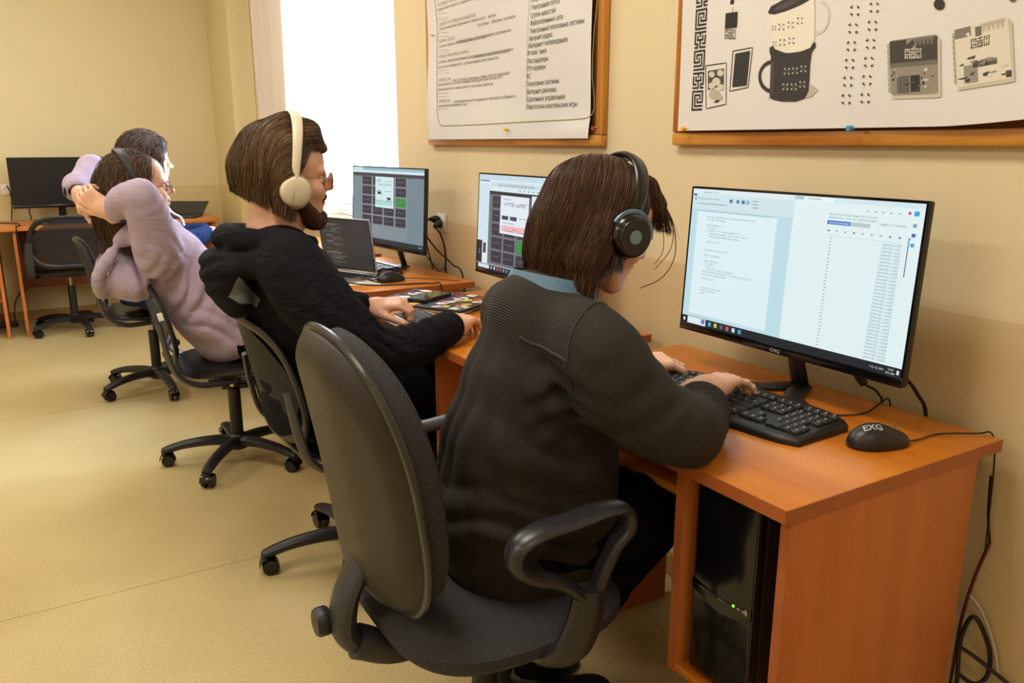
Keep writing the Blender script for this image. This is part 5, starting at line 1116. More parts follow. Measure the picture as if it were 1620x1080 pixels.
# trousers and shoes
T1 = Clay((-0.97, 1.02, 0.06), (-0.22, 1.56, 0.66), 0.008)
for y in (1.185, 1.335):
    T1.chain([(-0.73, y, 0.555), (-0.55, y-0.01*(y < 1.2), 0.568), (-0.385, y-0.01*(y < 1.2), 0.582)], [0.082, 0.078, 0.062], 0.03); T1.chain([(-0.385, y-0.01*(y < 1.2), 0.582), (-0.50, (y+1.37+0.5*(y-1.185))/2, 0.34), (-0.61, 1.37+0.5*(y-1.185), 0.12)], [0.062, 0.052, 0.046], 0.02)
T1.fold((-0.36, 1.2, 0.52), (1, 0, -1), 0.04, 0.005, 0.1); T1.fold((-0.45, 1.3, 0.2), (0, 0, 1), 0.045, 0.006, 0.12)
T1.plane((0, 0, 0.094), (0, 0, -1)); M_tr = mat('black_trousers', '#0a0a0c', 0.95, bump=0.3, bscale=400, spec=0.08); cloth(T1, 'trousers', M_tr, P1)
def shoe(par, an, toe, col='#0d0d0f', sole='#1c1c1d', name='shoe'):
    an = np.array(an); toe = np.array(toe); d = toe-an; L_ = np.linalg.norm(d); d /= L_; R = np.stack([d, np.cross((0, 0, 1), d), (0, 0, 1)], 1); c = (an+toe)/2
    C = Clay(np.minimum(an, toe)-[0.1, 0.1, 0.0]-[0, 0, an[2]], np.maximum(an, toe)+[0.1, 0.1, 0.16], 0.004); W_ = lambda x, y, z: np.array([an[0], an[1], 0])+R@np.array([x, y, z])
    C.ell(W_(0.0, 0, 0.045), (0.045, 0.036, 0.042), R, 0.03).cap(W_(0.0, 0, 0.06), W_(-0.003, 0, 0.11), 0.042, 0.043, 0.02); C.ell(W_(0.10, 0, 0.038), (0.08, 0.042, 0.034), R, 0.03).ell(W_(0.165, 0, 0.03), (0.045, 0.040, 0.028), R, 0.02); C.cap(W_(-0.003, 0, 0.10), W_(-0.003, 0, 0.16), 0.034, op='sub', k=0.004); C.plane((0, 0, 0.018), (0, 0, -1))
    o = clay_mb(C).build(name, mat('shoe_'+col, col, 0.45), par, auto=False)
    q = MB(); ol = [(x_, y_) for x_, y_ in sup(0.135, 0.043, 36, 0.7)]; q.puff(ol, lambda r, x, y: 0.020, lambda r, x, y: 0.0008, lambda x, y, z: W_(x+0.083, y*(0.9+1.2*max(0, x)), z), 5); q.build('sole', mat('sole_'+col, sole, 0.6), o)
    q = MB()
    for k in range(5): x_ = 0.055+0.018*k; z_ = 0.086-0.0075*k-0.0012*k*k*0.5; q.tube([W_(x_, -0.024, z_-0.008), W_(x_+0.003, 0, z_+0.001), W_(x_, 0.024, z_-0.008)], 0.0022, 6, smooth=3)
    q.tube([W_(0.05, 0, 0.09), W_(0.03, 0.03, 0.105), W_(0.045, 0.04, 0.085), W_(0.052, 0.005, 0.088), W_(0.035, -0.03, 0.10), W_(0.05, -0.045, 0.075)], 0.002, 6, smooth=5); q.build('laces', mat('lace_'+col, '#141416' if col != '#ddd' else '#999999', 0.8), o)
    return o
shoe(P1, (-0.625, 1.368, 0), (-0.435, 1.34, 0)); shoe(P1, (-0.625, 1.465, 0), (-0.435, 1.49, 0))
# hair: a bob cut falling from the crown to the collar
H1 = Clay(hf.c-0.24, hf.c+0.22, 0.0042)
He = lambda c, r, k=0.03, op='add': H1.ell(hf.p(*c), r, hf.R, k, op)
He((-0.016, 0, 0.044), (0.100, 0.083, 0.083)); He((-0.035, 0, 0.0), (0.082, 0.080, 0.092))
for s_ in (-1, 1):
    H1.chain([hf.p(-0.015, s_*0.056, 0.05), hf.p(-0.030, s_*0.068, -0.03), hf.p(-0.040, s_*0.068, -0.085), hf.p(-0.030, s_*0.064, -0.115)], [0.040, 0.034, 0.030, 0.018], 0.03)
    H1.chain([hf.p(0.01, s_*0.060, 0.06), hf.p(-0.008, s_*0.072, 0.0), hf.p(-0.015, s_*0.070, -0.055), hf.p(0.005, s_*0.064, -0.090)], [0.024, 0.016, 0.015, 0.009], 0.02)
H1.chain([hf.p(-0.07, 0, 0.03), hf.p(-0.078, 0.005, -0.04), hf.p(-0.072, 0.01, -0.09), hf.p(-0.050, 0.01, -0.115)], [0.050, 0.044, 0.036, 0.020], 0.04)
H1.chain([hf.p(0.035, 0, 0.092), hf.p(0.075, 0.01, 0.088), hf.p(0.094, 0.02, 0.060)], [0.030, 0.018, 0.007], 0.02)
H1.chain([hf.p(0.05, -0.035, 0.095), hf.p(0.078, -0.045, 0.074), hf.p(0.088, -0.050, 0.05)], [0.022, 0.012, 0.005], 0.02)
He((0.11, 0, -0.065), (0.080, 0.066, 0.090), 0.01, 'sub')
# parting groove
H1.chain([hf.p(0.02, 0.015, 0.155), hf.p(-0.07, 0.015, 0.135)], [0.010, 0.008], 0.01, 'sub')
vol = vol_of(H1)
def flow1(p, n):
    l = hf.inv(p); side = -1 if l[1] < 0.015 else 1
    top = max(0, min(1, (l[2]-0.03)/0.09)); d = hf.v(-0.35+0.5*max(0, l[0]/0.08), side*(0.9*top+0.15), -0.9)+np.array([0, 0, -0.55]); 
    if l[0] > 0.02 and l[2] > 0.06: d = hf.v(0.5, side*0.7, -0.5)
    if l[2] < -0.09: d = d+hf.v(0.4, 0, 0)
    if (l[0] > 0.035 and l[2] < 0.035) or (l[0] > 0.0 and l[2] < -0.075): return None
    return d
c1 = ('#3d281b', '#332016', '#463020', '#54371f', '#694527')
s1 = hairs(vol, seeds_where(lambda V: hf.inv(V)[:, 2] > -0.02), flow1, 4600, 22, 0.0092, 0.0007, c1, (0.0, 0.003), 0.10, 3, free=1)
s2 = hairs(vol, seeds_where(lambda V: hf.inv(V)[:, 2] < 0.03), flow1, 1900, 15, 0.009, 0.0007, c1, (0.0, 0.005), 0.16, 4, free=3)
# loose strands falling in front of the face
lv = []; 
for (pts, r_) in (([(0.09, -0.03, 0.075), (0.125, -0.05, 0.055), (0.150, -0.06, 0.0), (0.140, -0.06, -0.05), (0.105, -0.055, -0.085)], 0.0009), ([(0.085, -0.04, 0.08), (0.118, -0.055, 0.06), (0.133, -0.062, 0.01), (0.118, -0.06, -0.04)], 0.0007), ([(0.09, -0.02, 0.07), (0.122, -0.03, 0.04), (0.130, -0.045, 0.0), (0.12, -0.05, -0.03)], 0.0007)):
    qq = MB(); qq.tube([hf.p(*x) for x in pts], r_, 4, smooth=8, caps=False); v_ = np.concatenate(qq.v); lv.append((v_, np.array(qq.f), np.tile(np.array(hexc('#4f2b18')[:3]), (len(v_), 1))))
hair_obj('hair', P1, vol, [s1, s2]+lv, '#3d281d', 0.40)
# lanyard and headphones
t = thing('lanyard', 'dark blue glitter lanyard round the neck of the person in corduroy', 'lanyard', tuple(nb)); q = MB(); pp = []
for i in range(49):
    a = PI*0.10+(2*PI-PI*0.2)*i/48; ca, sa = math.cos(a), math.sin(a); pp.append(nb+np.array([0.086*ca+0.008, 0.092*sa, 0.030+0.018*(-ca)-(0.055 if ca > 0 else 0.0)*ca]))
P_ = [[p+np.array([0, 0, 0.011]), p+np.array([0, 0, -0.011])+0.0*p] for p in pp]
P_ = [[a_+(a_-nb)*[-.04, -.04, 0], b_+(b_-nb)*[.10, .10, 0]] for a_, b_ in P_]
q.grid(P_); v_ = np.concatenate(q.v); q2 = MB(); q2.grid([[a_*1.0, b_*1.0] for a_, b_ in P_]); q.build('strap', mat('blue_glitter', '#34526e', 0.35, col2='#5f86a4', vscale=900, bump=0.5, bscale=900), t)
def phones(name, label, fr, w, cup_c, cup_r, cup_t, cup_dir, mband, mcup, mpad, maccent=None, bw=0.016, bt=0.005, tilt=0.0, top=0.138, disc=None, pad_t=0.018, back=0.0, sd=(-1, 1)):
    t = thing(name, label, 'headphones', tuple(fr.c)); bp = []
    for i in range(33):
        a = PI*i/32; bp.append(fr.p(back*math.sin(a)+cup_c[0]*(1-math.sin(a)), -w*math.cos(a), cup_c[2]+0.018+(top-cup_c[2]-0.018)*math.sin(a)**0.75))
    q = MB(); q.tube(bp, [(bw*(0.65+0.35*math.sin(PI*i/32)), bt) for i in range(33)], 12, up=fr.v(1, 0, 0) if False else (0, 0, 1)) if False else None
    q = MB(); V = []; n = 12
    for i, p in enumerate(bp):
        tg = bp[min(i+1, 32)]-bp[max(i-1, 0)]; tg /= np.linalg.norm(tg); f = fr.v(1, 0, 0); o_ = np.cross(f, tg); o_ /= np.linalg.norm(o_); wd = bw*(0.6+0.4*math.sin(PI*i/32)**0.6)
        V.append([p+f*wd*math.copysign(abs(math.cos(2*PI*j/n))**0.7, math.cos(2*PI*j/n))+o_*bt*math.sin(2*PI*j/n) for j in range(n)])
    q.grid(V, closed=True); band = q.build('headband', mband, t)
    for s_ in sd:
        d = fr.v(*cup_dir) if s_ < 0 else fr.v(cup_dir[0], -cup_dir[1], cup_dir[2]); d /= np.linalg.norm(d); z = fr.v(0, 0, 1); z = z-d*(z@d); z /= np.linalg.norm(z); R = np.stack([np.cross(z, d), z, d], 1); c = fr.p(cup_c[0], s_*cup_c[1], cup_c[2])
        q = MB(); r = cup_r; q.lathe(c, [(r*0.6, -pad_t), (r*0.97, -pad_t*0.97), (r*1.12, -pad_t*0.78)]+[(r*(1.13+0.018*math.cos(k*PI)), -pad_t*(0.75-0.055*k)) for k in range(10)]+[(r*1.0, -pad_t*0.12), (r*0.9, 0.0), (r*0.5, 0.0)], 40, R); q.build('ear_pad', mpad, t)
        q = MB(); q.lathe(c, [(r*0.8, 0.0), (r*0.98, 0.001), (r*0.98, cup_t*0.55), (r*0.88, cup_t*0.9), (r*0.80, cup_t), (r*0.2, cup_t)], 36, R); cup = q.build('ear_cup', mcup, t)
        if disc:
            q = MB(); q.lathe(c+d*(cup_t+0.0002), [(r*0.78, 0), (r*0.76, 0.0015), (r*0.2, 0.0015), (0.0001, 0.0015)], 36, R); q.build('cup_plate', disc[0], cup)
            q = MB(); q.lathe(c+d*(cup_t+0.0018), [(r*0.30, 0), (r*0.29, 0.0008), (0.0001, 0.0008)], 28, R); q.build('cup_badge', disc[1], cup)
        q = MB(); e0 = bp[0] if s_ < 0 else bp[-1]; up_c = c+z*r*1.0+d*cup_t*0.4
        q.tube([bp[3] if s_ < 0 else bp[-4], e0+d*0.002, (e0+up_c)/2+d*0.004, up_c], [(0.008, 0.003), (0.009, 0.003), (0.010, 0.0035), (0.014, 0.004)], 10, up=tuple(d), smooth=4)
        if disc: q.tube([c+d*cup_t*0.45+R@np.array([r*1.03*math.sin(a), r*1.03*math.cos(a), 0]) for a in np.linspace(-1.35, 1.35, 19)], [(0.005, 0.0035)]*19, 8, up=tuple(d))
        q.build('yoke', maccent or mband, t)
    return t
phones('headphones', 'black over-ear headphones with blue-grey yokes on the reddish-brown hair', hf, 0.099, (0.004, 0.099, -0.010), 0.042, 0.026, (0.05, -1, -0.06), mat('headband_leather', '#141413', 0.3), mat('cup_black', '#0c0c0e', 0.2), mat('pad_leather', '#121212', 0.4, bump=0.6, bscale=90), mat('blue_grey_metal', '#5f7f95', 0.35, metal=0.3), 0.017, 0.007, top=0.142, disc=(mat('cup_disc', '#1c1c24', 0.25, var=0.1, vscale=40), mat('badge_blue', '#6f93a8', 0.4)), pad_t=0.028)

# ================================================================== shared: a seated body hidden under clothes
def core(lo, hi, spine, rs, hips, knees, feet, arms):
    C = Clay(lo, hi, 0.014); C.chain(spine, rs, 0.03, flat=((0, 1, 0), 1.35))
    for h, k, f in zip(hips, knees, feet): C.chain([h, k, f], [0.07, 0.048, 0.034])
    for a in arms: C.chain(a, [0.036, 0.028, 0.022])
    return C
def knit(name, c, c2=None, wr=0.5):
    m = mat(name, c, 0.95, col2=c2, vscale=30, spec=0.12); nt = m.node_tree; N = nt.nodes; L = nt.links; b = N['Principled BSDF']; tc = N.new('ShaderNodeTexCoord')
    mp = N.new('ShaderNodeMapping'); mp.inputs['Rotation'].default_value = (0.3, 0.5, 0.2); mp.inputs['Scale'].default_value = (1.0, 1.0, 2.2); L.new(tc.outputs['Object'], mp.inputs[0])
    n = N.new('ShaderNodeTexNoise'); n.inputs['Scale'].default_value = 9; n.inputs['Detail'].default_value = 3; n.inputs['Distortion'].default_value = 0.9; L.new(mp.outputs[0], n.inputs['Vector'])
    a1 = N.new('ShaderNodeMath'); a1.operation = 'SUBTRACT'; a1.inputs[1].default_value = 0.5; L.new(n.outputs['Fac'], a1.inputs[0]); a2 = N.new('ShaderNodeMath'); a2.operation = 'ABSOLUTE'; L.new(a1.outputs[0], a2.inputs[0])
    b1 = N.new('ShaderNodeBump'); b1.inputs['Strength'].default_value = wr; b1.inputs['Distance'].default_value = 0.03; b1.invert = True; L.new(a2.outputs[0], b1.inputs['Height'])
    n2 = N.new('ShaderNodeTexNoise'); n2.inputs['Scale'].default_value = 700; L.new(tc.outputs['Object'], n2.inputs['Vector']); b2 = N.new('ShaderNodeBump'); b2.inputs['Strength'].default_value = 0.3; b2.inputs['Distance'].default_value = 0.001
    L.new(n2.outputs['Fac'], b2.inputs['Height']); L.new(b1.outputs[0], b2.inputs['Normal']); L.new(b2.outputs[0], b.inputs['Normal']); return m
# ================================================================== 2. bearded man in a black hoodie
P2 = thing('person', 'bearded man with swept-back hair, glasses and a black hoodie, typing on the white keyboard', 'person', (-0.82, 2.26, 0.0))
mf = Frame((-0.862, 2.245, 1.205), (1.0, -0.06, -0.06), (0.07, 0, 1), 1.04)
nb2 = np.array([-0.905, 2.25, 1.07]); Ch = head(mf, nb2, 0.064)
Ch.chain([mf.p(0.03, 0.0, -0.095), mf.p(-0.01, 0, -0.10)], [0.03, 0.05], 0.03)
nails = []; wr2 = np.array([-0.505, 1.985, 0.800]); wl2 = np.array([-0.590, 2.375, 0.800])
Chd = Clay((-0.68, 1.90, 0.735), (-0.30, 2.50, 0.88), 0.0026)
hand(Chd, wr2, (0.80, 0.58, 0.06), (-0.02, -0.10, 1), 1, (0.45, 0.5, 0.5, 0.45), (0.3, 0.2), 1.0, 1.06, nails)
hand(Chd, wl2, (0.86, -0.50, 0.10), (-0.05, -0.20, 1), -1, (0.75, 0.85, 0.85, 0.8), (0.15, 0.15), 0.8, 1.08, nails)
Cb = core((-1.05, 1.9, 0.05), (-0.3, 2.62, 1.12), [(-0.84, 2.26, 0.57), (-0.86, 2.26, 0.72), (-0.89, 2.26, 0.88), (-0.90, 2.25, 1.0)], [0.085, 0.085, 0.085, 0.07], [(-0.82, 2.17, 0.55), (-0.82, 2.37, 0.55)], [(-0.42, 2.14, 0.57), (-0.42, 2.40, 0.57)], [(-0.40, 2.16, 0.10), (-0.40, 2.38, 0.10)],
          [[(-0.90, 2.06, 0.97), (-0.755, 1.955, 0.76), wr2], [(-0.89, 2.45, 0.97), (-0.76, 2.54, 0.80), wl2]])
clay_mb(Cb, Ch, Chd).build('body', M_skin, P2, auto=False); put_nails(nails, P2); eyes(mf, P2)
S2 = Clay((-1.20, 1.82, 0.44), (-0.44, 2.66, 1.16), 0.0065)
S2.chain([(-0.82, 2.26, 0.56), (-0.81, 2.26, 0.68), (-0.835, 2.26, 0.80), (-0.875, 2.26, 0.92), (-0.905, 2.255, 1.01)], [0.145, 0.150, 0.148, 0.130, 0.085], 0.03, flat=((0, 1, 0), 1.30)); S2.chain([(-0.915, 2.09, 1.005), (-0.905, 2.42, 1.005)], [0.072, 0.072], 0.05)
a0_, e0_ = np.array([-0.915, 2.065, 0.975]), np.array([-0.765, 1.96, 0.755]); a1_, e1_ = np.array([-0.90, 2.45, 0.975]), np.array([-0.76, 2.54, 0.80])
S2.chain([a0_, (a0_+e0_)/2+[0.0, -0.01, -0.01], e0_], [0.084, 0.076, 0.066], 0.04, sm=3); S2.chain([e0_, (e0_+wr2)/2+[0, -0.005, -0.018], wr2+[-0.035, -0.02, -0.006]], [0.066, 0.056, 0.044], 0.02, sm=3)
S2.chain([wr2+[-0.06, -0.03, -0.010], wr2+[-0.012, -0.008, -0.002]], [0.050, 0.048], 0.004)
S2.chain([a1_, e1_, wl2+[-0.03, 0.01, 0]], [0.088, 0.07, 0.046], 0.03)
# hood pile behind the neck and a roll of it over the shoulders
S2.chain([(-0.83, 2.165, 1.035), (-0.92, 2.135, 1.045), (-1.005, 2.175, 1.05), (-1.03, 2.25, 1.05), (-1.005, 2.325, 1.05), (-0.92, 2.37, 1.045), (-0.83, 2.34, 1.035)], [0.020, 0.027, 0.032, 0.036, 0.032, 0.027, 0.020], 0.012, sm=3)
S2.chain([(-0.85, 2.135, 1.01), (-0.93, 2.10, 1.005), (-1.03, 2.14, 0.985), (-1.065, 2.25, 0.975), (-1.03, 2.36, 0.985), (-0.93, 2.41, 1.005), (-0.85, 2.37, 1.01)], [0.016, 0.027, 0.034, 0.038, 0.034, 0.027, 0.020], 0.012, sm=3)
S2.ell((-1.045, 2.24, 0.95), (0.055, 0.11, 0.075), Ry(0.2), 0.02); S2.ell((-1.03, 2.22, 0.90), (0.045, 0.09, 0.06), None, 0.02)
S2.fold((-0.86, 2.0, 0.84), (0.5, 0, 0.85), 0.05, 0.006, (0.09, 0.1, 0.09)); S2.fold((-0.74, 1.95, 0.78), (0.7, 0.2, 0.7), 0.045, 0.007, 0.08); S2.fold((-0.62, 1.95, 0.79), (1, 0.2, 0.2), 0.04, 0.005, 0.07); S2.fold((-0.72, 2.1, 0.62), (0.6, 0, 1), 0.06, 0.008, (0.14, 0.14, 0.1)); S2.fold((-0.96, 2.2, 0.70), (0.3, 0.2, 1), 0.06, 0.006, (0.1, 0.16, 0.12)); S2.fold((-0.68, 2.12, 0.84), (1, 0, 0.6), 0.05, 0.006, (0.08, 0.1, 0.1)); S2.fold((-0.9, 2.05, 0.93), (0.6, 0.3, -0.6), 0.06, 0.005, 0.08); S2.fold((-1.08, 2.25, 0.99), (0.3, 0.1, 1), 0.045, 0.006, (0.06, 0.14, 0.08))
S2.fold((-0.60, 2.2, 0.80), (0.3, 0.2, 1), 0.05, 0.004, 0.1)
S2.plane((-0.8, 2.25, 0.485), (0, 0, -1)); S2.chain([nb2+[-0.01, 0, -0.03], nb2+[0.035, 0, 0.10]], [0.062, 0.072], 0.008, op='sub'); S2.chain([wr2+[-0.04, -0.03, -0.005], wr2+[0.05, 0.036, 0.004]], [0.029, 0.033], 0.003, op='sub'); S2.chain([wl2+[-0.04, 0.02, 0], wl2+[0.05, -0.02, 0]], [0.029, 0.033], 0.003, op='sub')
M_hood = knit('black_jersey', '#1a1a1e', '#131316'); M_patch = mat('grey_print', '#5d6668', 0.8, bump=0.3, bscale=500)
q = clay_mb(S2); V = np.concatenate(q.v); q.build('hoodie', M_hood, P2, auto=False)
def print_on(V, F, poly, y_from, name, m, par, off=0.0012, cuts=5):
    """a flat print laid on the cloth: the outline, given as x,z pairs, is dropped onto the garment along +y"""
    bvh = BVHTree.FromPolygons([Vector(v) for v in V], F); bm = bmesh.new(); f = bm.faces.new([bm.verts.new((x, 0, z)) for x, z in poly]); bmesh.ops.triangulate(bm, faces=[f])
    for _ in range(cuts): bmesh.ops.subdivide_edges(bm, edges=list(bm.edges), cuts=1, use_grid_fill=True)
    out = []
    for v in bm.verts:
        h = bvh.ray_cast(Vector((v.co.x, y_from, v.co.z)), Vector((0, 1, 0))); out.append(h[0]+h[1]*off if h[0] else Vector((v.co.x, y_from+0.2, v.co.z)))
    bm.verts.index_update(); F2 = [tuple(x.index for x in q_.verts) for q_ in bm.faces]; bm.free(); k = MB(); k.add([tuple(o_) for o_ in out], F2); return k.build(name, m, par)
pt = [A(u, v, 2.10)[[0, 2]] for u, v in ((379, 437), (421, 479), (416, 493), (401, 484), (384, 483), (368, 474))]
print_on(V, q.f, pt, 1.7, 'printed_patch', M_patch, P2)
T2 = Clay((-1.0, 2.02, 0.06), (-0.30, 2.52, 0.66), 0.009)
for y in (2.165, 2.375): T2.chain([(-0.82, y, 0.555), (-0.6, y-0.01, 0.565), (-0.41, y, 0.575)], [0.10, 0.09, 0.075], 0.03); T2.chain([(-0.41, y, 0.575), (-0.40, y+0.01, 0.36), (-0.40, y+0.02, 0.16)], [0.075, 0.065, 0.058], 0.02)
T2.fold((-0.5, 2.13, 0.58), (1, 0, 0.3), 0.06, 0.006, 0.1); T2.plane((0, 0, 0.14), (0, 0, -1)); cloth(T2, 'trousers', M_tr, P2)
shoe(P2, (-0.41, 2.185, 0), (-0.22, 2.16, 0)); shoe(P2, (-0.41, 2.395, 0), (-0.22, 2.42, 0))
# hair: long on top, swept back over the ears to the nape; short at the temples
H2 = Clay(mf.c-0.24, mf.c+0.24, 0.0045); He = lambda c, r, k=0.03, op='add', R=None: H2.ell(mf.p(*c), r, mf.R if R is None else mf.R@R, k, op)
He((-0.030, 0, 0.060), (0.104, 0.090, 0.092)); He((-0.062, 0, 0.012), (0.086, 0.084, 0.088)); H2.chain([mf.p(-0.095, 0, 0.02), mf.p(-0.095, 0, -0.01), mf.p(-0.070, 0, -0.055)], [0.05, 0.036, 0.020], 0.03)
H2.chain([mf.p(0.0, 0, 0.13), mf.p(0.055, 0, 0.118), mf.p(0.086, 0, 0.088)], [0.04, 0.030, 0.014], 0.03); H2.chain([mf.p(0.055, -0.045, 0.10), mf.p(0.085, -0.038, 0.08)], [0.024, 0.012], 0.03); H2.chain([mf.p(0.055, 0.045, 0.10), mf.p(0.085, 0.038, 0.08)], [0.024, 0.012], 0.03)
for s_ in (-1, 1): H2.chain([mf.p(0.0, s_*0.066, 0.07), mf.p(-0.02, s_*0.088, 0.0), mf.p(-0.026, s_*0.084, -0.045), mf.p(-0.008, s_*0.078, -0.070)], [0.034, 0.022, 0.019, 0.009], 0.03)
He((0.13, 0, -0.02), (0.108, 0.10, 0.098), 0.01, 'sub'); He((-0.170, 0, -0.125), (0.105, 0.14, 0.095), 0.02, 'sub')
vol = vol_of(H2)
def flow2(p, n):
    l = mf.inv(p)
    if (l[0] > 0.035 and l[2] < 0.07) or (l[0] > 0.005 and l[2] < 0.0) or l[2] < -0.105 or l[2] < -0.045-0.55*(l[0]+0.12): return None
    t_ = max(0, min(1, (0.02-l[0])/0.10)); side = -1 if l[1] < 0 else 1
    return mf.v(-1.0+0.9*t_, side*0.30*(1-t_), -0.10-1.1*t_)+(mf.v(0.9, 0, -0.4) if l[2] < -0.045 else 0)
c2 = ('#4c3824', '#3e2d1e', '#5a432c', '#6b5034', '#826444')
s1 = hairs(vol, seeds_where(lambda V: mf.inv(V)[:, 2] > -0.03), flow2, 4200, 18, 0.010, 0.00075, c2, (0.0, 0.003), 0.10, 13, free=1)
s2 = hairs(vol, seeds_where(lambda V: (mf.inv(V)[:, 2] < 0.03)), flow2, 1700, 13, 0.009, 0.00075, c2, (0.0, 0.005), 0.18, 14, free=1)
hair_obj('hair', P2, vol, [s1, s2], '#443321', 0.42)
B2 = Clay(mf.c-0.2, mf.c+0.2, 0.0035); He = lambda c, r, k=0.02, op='add': B2.ell(mf.p(*c), np.array(r)*mf.s, mf.R, k, op)
for s_ in (-1, 1): B2.chain([mf.p(0.004, s_*0.066, -0.012), mf.p(0.018, s_*0.062, -0.055), mf.p(0.050, s_*0.042, -0.095), mf.p(0.078, s_*0.014, -0.112)], [0.012, 0.018, 0.020, 0.019], 0.02)
He((0.085, 0, -0.100), (0.020, 0.026, 0.021)); B2.chain([mf.p(0.088, -0.024, -0.056), mf.p(0.0985, -0.012, -0.043), mf.p(0.100, 0, -0.041), mf.p(0.0985, 0.012, -0.043), mf.p(0.088, 0.024, -0.056)], [0.004, 0.0045, 0.004, 0.0045, 0.004], 0.005); B2.chain([mf.p(0.06, -0.03, -0.112), mf.p(0.06, 0.03, -0.112)], [0.016, 0.016], 0.02)
bv = vol_of(B2); s3 = hairs(bv, seeds_where(lambda V: mf.inv(V)[:, 2] < 0.0), lambda p, n: mf.v(0.35, 0, -1.0), 2400, 5, 0.006, 0.0006, ('#4a3022', '#5f3f2a', '#7c5636', '#38241a'), (0.0005, 0.003), 0.5, 15)
hair_obj('beard', P2, bv, [s3], '#4a2e20', 0.6)
phones('headphones', 'cream over-ear headphones worn by the bearded man', mf, 0.110, (-0.004, 0.104, -0.030), 0.041, 0.022, (0.05, -1, 0.0), mat('cream_plastic', '#d8cdb2', 0.35), mat('cream_cup', '#cdc2a8', 0.38), mat('cream_pad', '#b3a78e', 0.5), None, 0.015, 0.005, top=0.168, back=0.016)
def glasses(name, label, fr, wire, r=0.021, rim=0.0011, x=0.108, z=0.0):
    t = thing(name, label, 'glasses', tuple(fr.p(x, 0, z)))
    for s_ in (-1, 1):
        c = np.array([x, s_*0.032, z]); pts = [fr.p(c[0]-0.10*abs(r*math.cos(a)+0) * 0.2, c[1]+r*1.08*math.cos(a), c[2]+r*0.95*math.sin(a)) for a in np.linspace(0, 2*PI, 33)]
        q = MB(); q.tube(pts, rim, 8, caps=False); q.build('rim', wire, t)
        q = MB(); q.add([fr.p(c[0], c[1]+r*math.cos(a), c[2]+r*0.9*math.sin(a)) for a in np.linspace(0, 2*PI, 25)[:-1]], [tuple(range(24))]); q.build('lens', bpy.data.materials['pane_glass'], t, smooth=False)
        q = MB(); q.tube([fr.p(x-0.004, s_*0.056, z+0.004), fr.p(x-0.012, s_*0.072, z+0.006), fr.p(0.02, s_*0.080, z+0.004), fr.p(-0.008, s_*0.082, z-0.004)], rim, 8, smooth=5); q.build('temple', wire, t)
    q = MB(); q.tube([fr.p(x, -0.011, z+0.004), fr.p(x+0.004, 0, z+0.008), fr.p(x, 0.011, z+0.004)], rim, 8, smooth=5); q.build('bridge', wire, t)
M_gold = mat('gold_wire', '#a98650', 0.3, metal=0.8)
glasses('glasses', 'thin gold round glasses on the bearded man', mf, M_gold)
# ================================================================== 3. the person leaning back in a lilac hoodie
P3 = thing('person', 'person in a lilac hoodie leaning back with hands clasped behind the head', 'person', (-0.9, 3.32, 0.0))
pf = Frame((-1.112, 3.295, 1.135), (1.0, 0.02, 0.05), (-0.05, 0, 1), 1.0); nb3 = np.array([-1.10, 3.31, 1.0]); Ch = head(pf, nb3, 0.052)
nails = []; wr3 = np.array([-1.235, 3.185, 1.065]); wl3 = np.array([-1.305, 3.43, 1.120])
Chd = Clay((-1.42, 3.08, 0.98), (-1.14, 3.52, 1.22), 0.0028)
hand(Chd, wr3, (-0.62, 0.38, 0.62), (-0.62, -0.78, 0.0), 1, (0.75, 0.8, 0.85, 0.9), (0.25, 0.3), 0.8, 0.98, nails)
hand(Chd, wl3, (0.05, -0.85, -0.50), (-0.90, -0.15, 0.05), -1, (0.95, 0.95, 0.95, 0.95), (0.2, 0.3), 1.0, 0.95, nails)
aR, eR = np.array([-1.085, 3.135, 0.93]), np.array([-1.140, 3.02, 1.130]); aL, eL = np.array([-1.08, 3.48, 0.95]), np.array([-1.235, 3.60, 1.20])
Cb = core((-1.4, 2.95, 0.05), (-0.35, 3.68, 1.26), [(-0.84, 3.32, 0.56), (-0.93, 3.32, 0.70), (-1.02, 3.32, 0.84), (-1.09, 3.315, 0.95)], [0.10, 0.095, 0.10, 0.08], [(-0.83, 3.24, 0.55), (-0.83, 3.41, 0.55)], [(-0.42, 3.2, 0.55), (-0.42, 3.44, 0.55)], [(-0.30, 3.2, 0.10), (-0.30, 3.44, 0.10)], [[aR, eR, wr3], [aL, eL, wl3]])
clay_mb(Cb, Ch, Chd).build('body', M_skin2, P3, auto=False); put_nails(nails, P3); eyes(pf, P3)
S3 = Clay((-1.42, 2.90, 0.43), (-0.66, 3.74, 1.30), 0.0075)
S3.chain([(-0.84, 3.32, 0.56), (-0.90, 3.32, 0.66), (-0.965, 3.32, 0.77), (-1.03, 3.32, 0.87), (-1.08, 3.32, 0.955)], [0.135, 0.138, 0.135, 0.125, 0.085], 0.03, flat=((0, 1, 0), 1.3)); S3.chain([(-1.075, 3.17, 0.955), (-1.085, 3.45, 0.96)], [0.068, 0.068], 0.05)
S3.chain([aR+[0, 0.01, -0.03], (aR+eR)/2, eR], [0.078, 0.063, 0.050], 0.03, sm=3); S3.chain([eR, (eR+wr3)/2+[0, 0, 0.008], wr3+[0.03, -0.04, 0.0]], [0.052, 0.049, 0.040], 0.012, sm=3); S3.chain([aL, eL], [0.078, 0.052], 0.03); S3.chain([eL, wl3+[0.01, 0.05, 0.02]], [0.052, 0.044], 0.015); S3.chain([wl3+[0.005, 0.055, 0.022], wl3+[0.0, 0.028, 0.01]], [0.050, 0.046], 0.003)
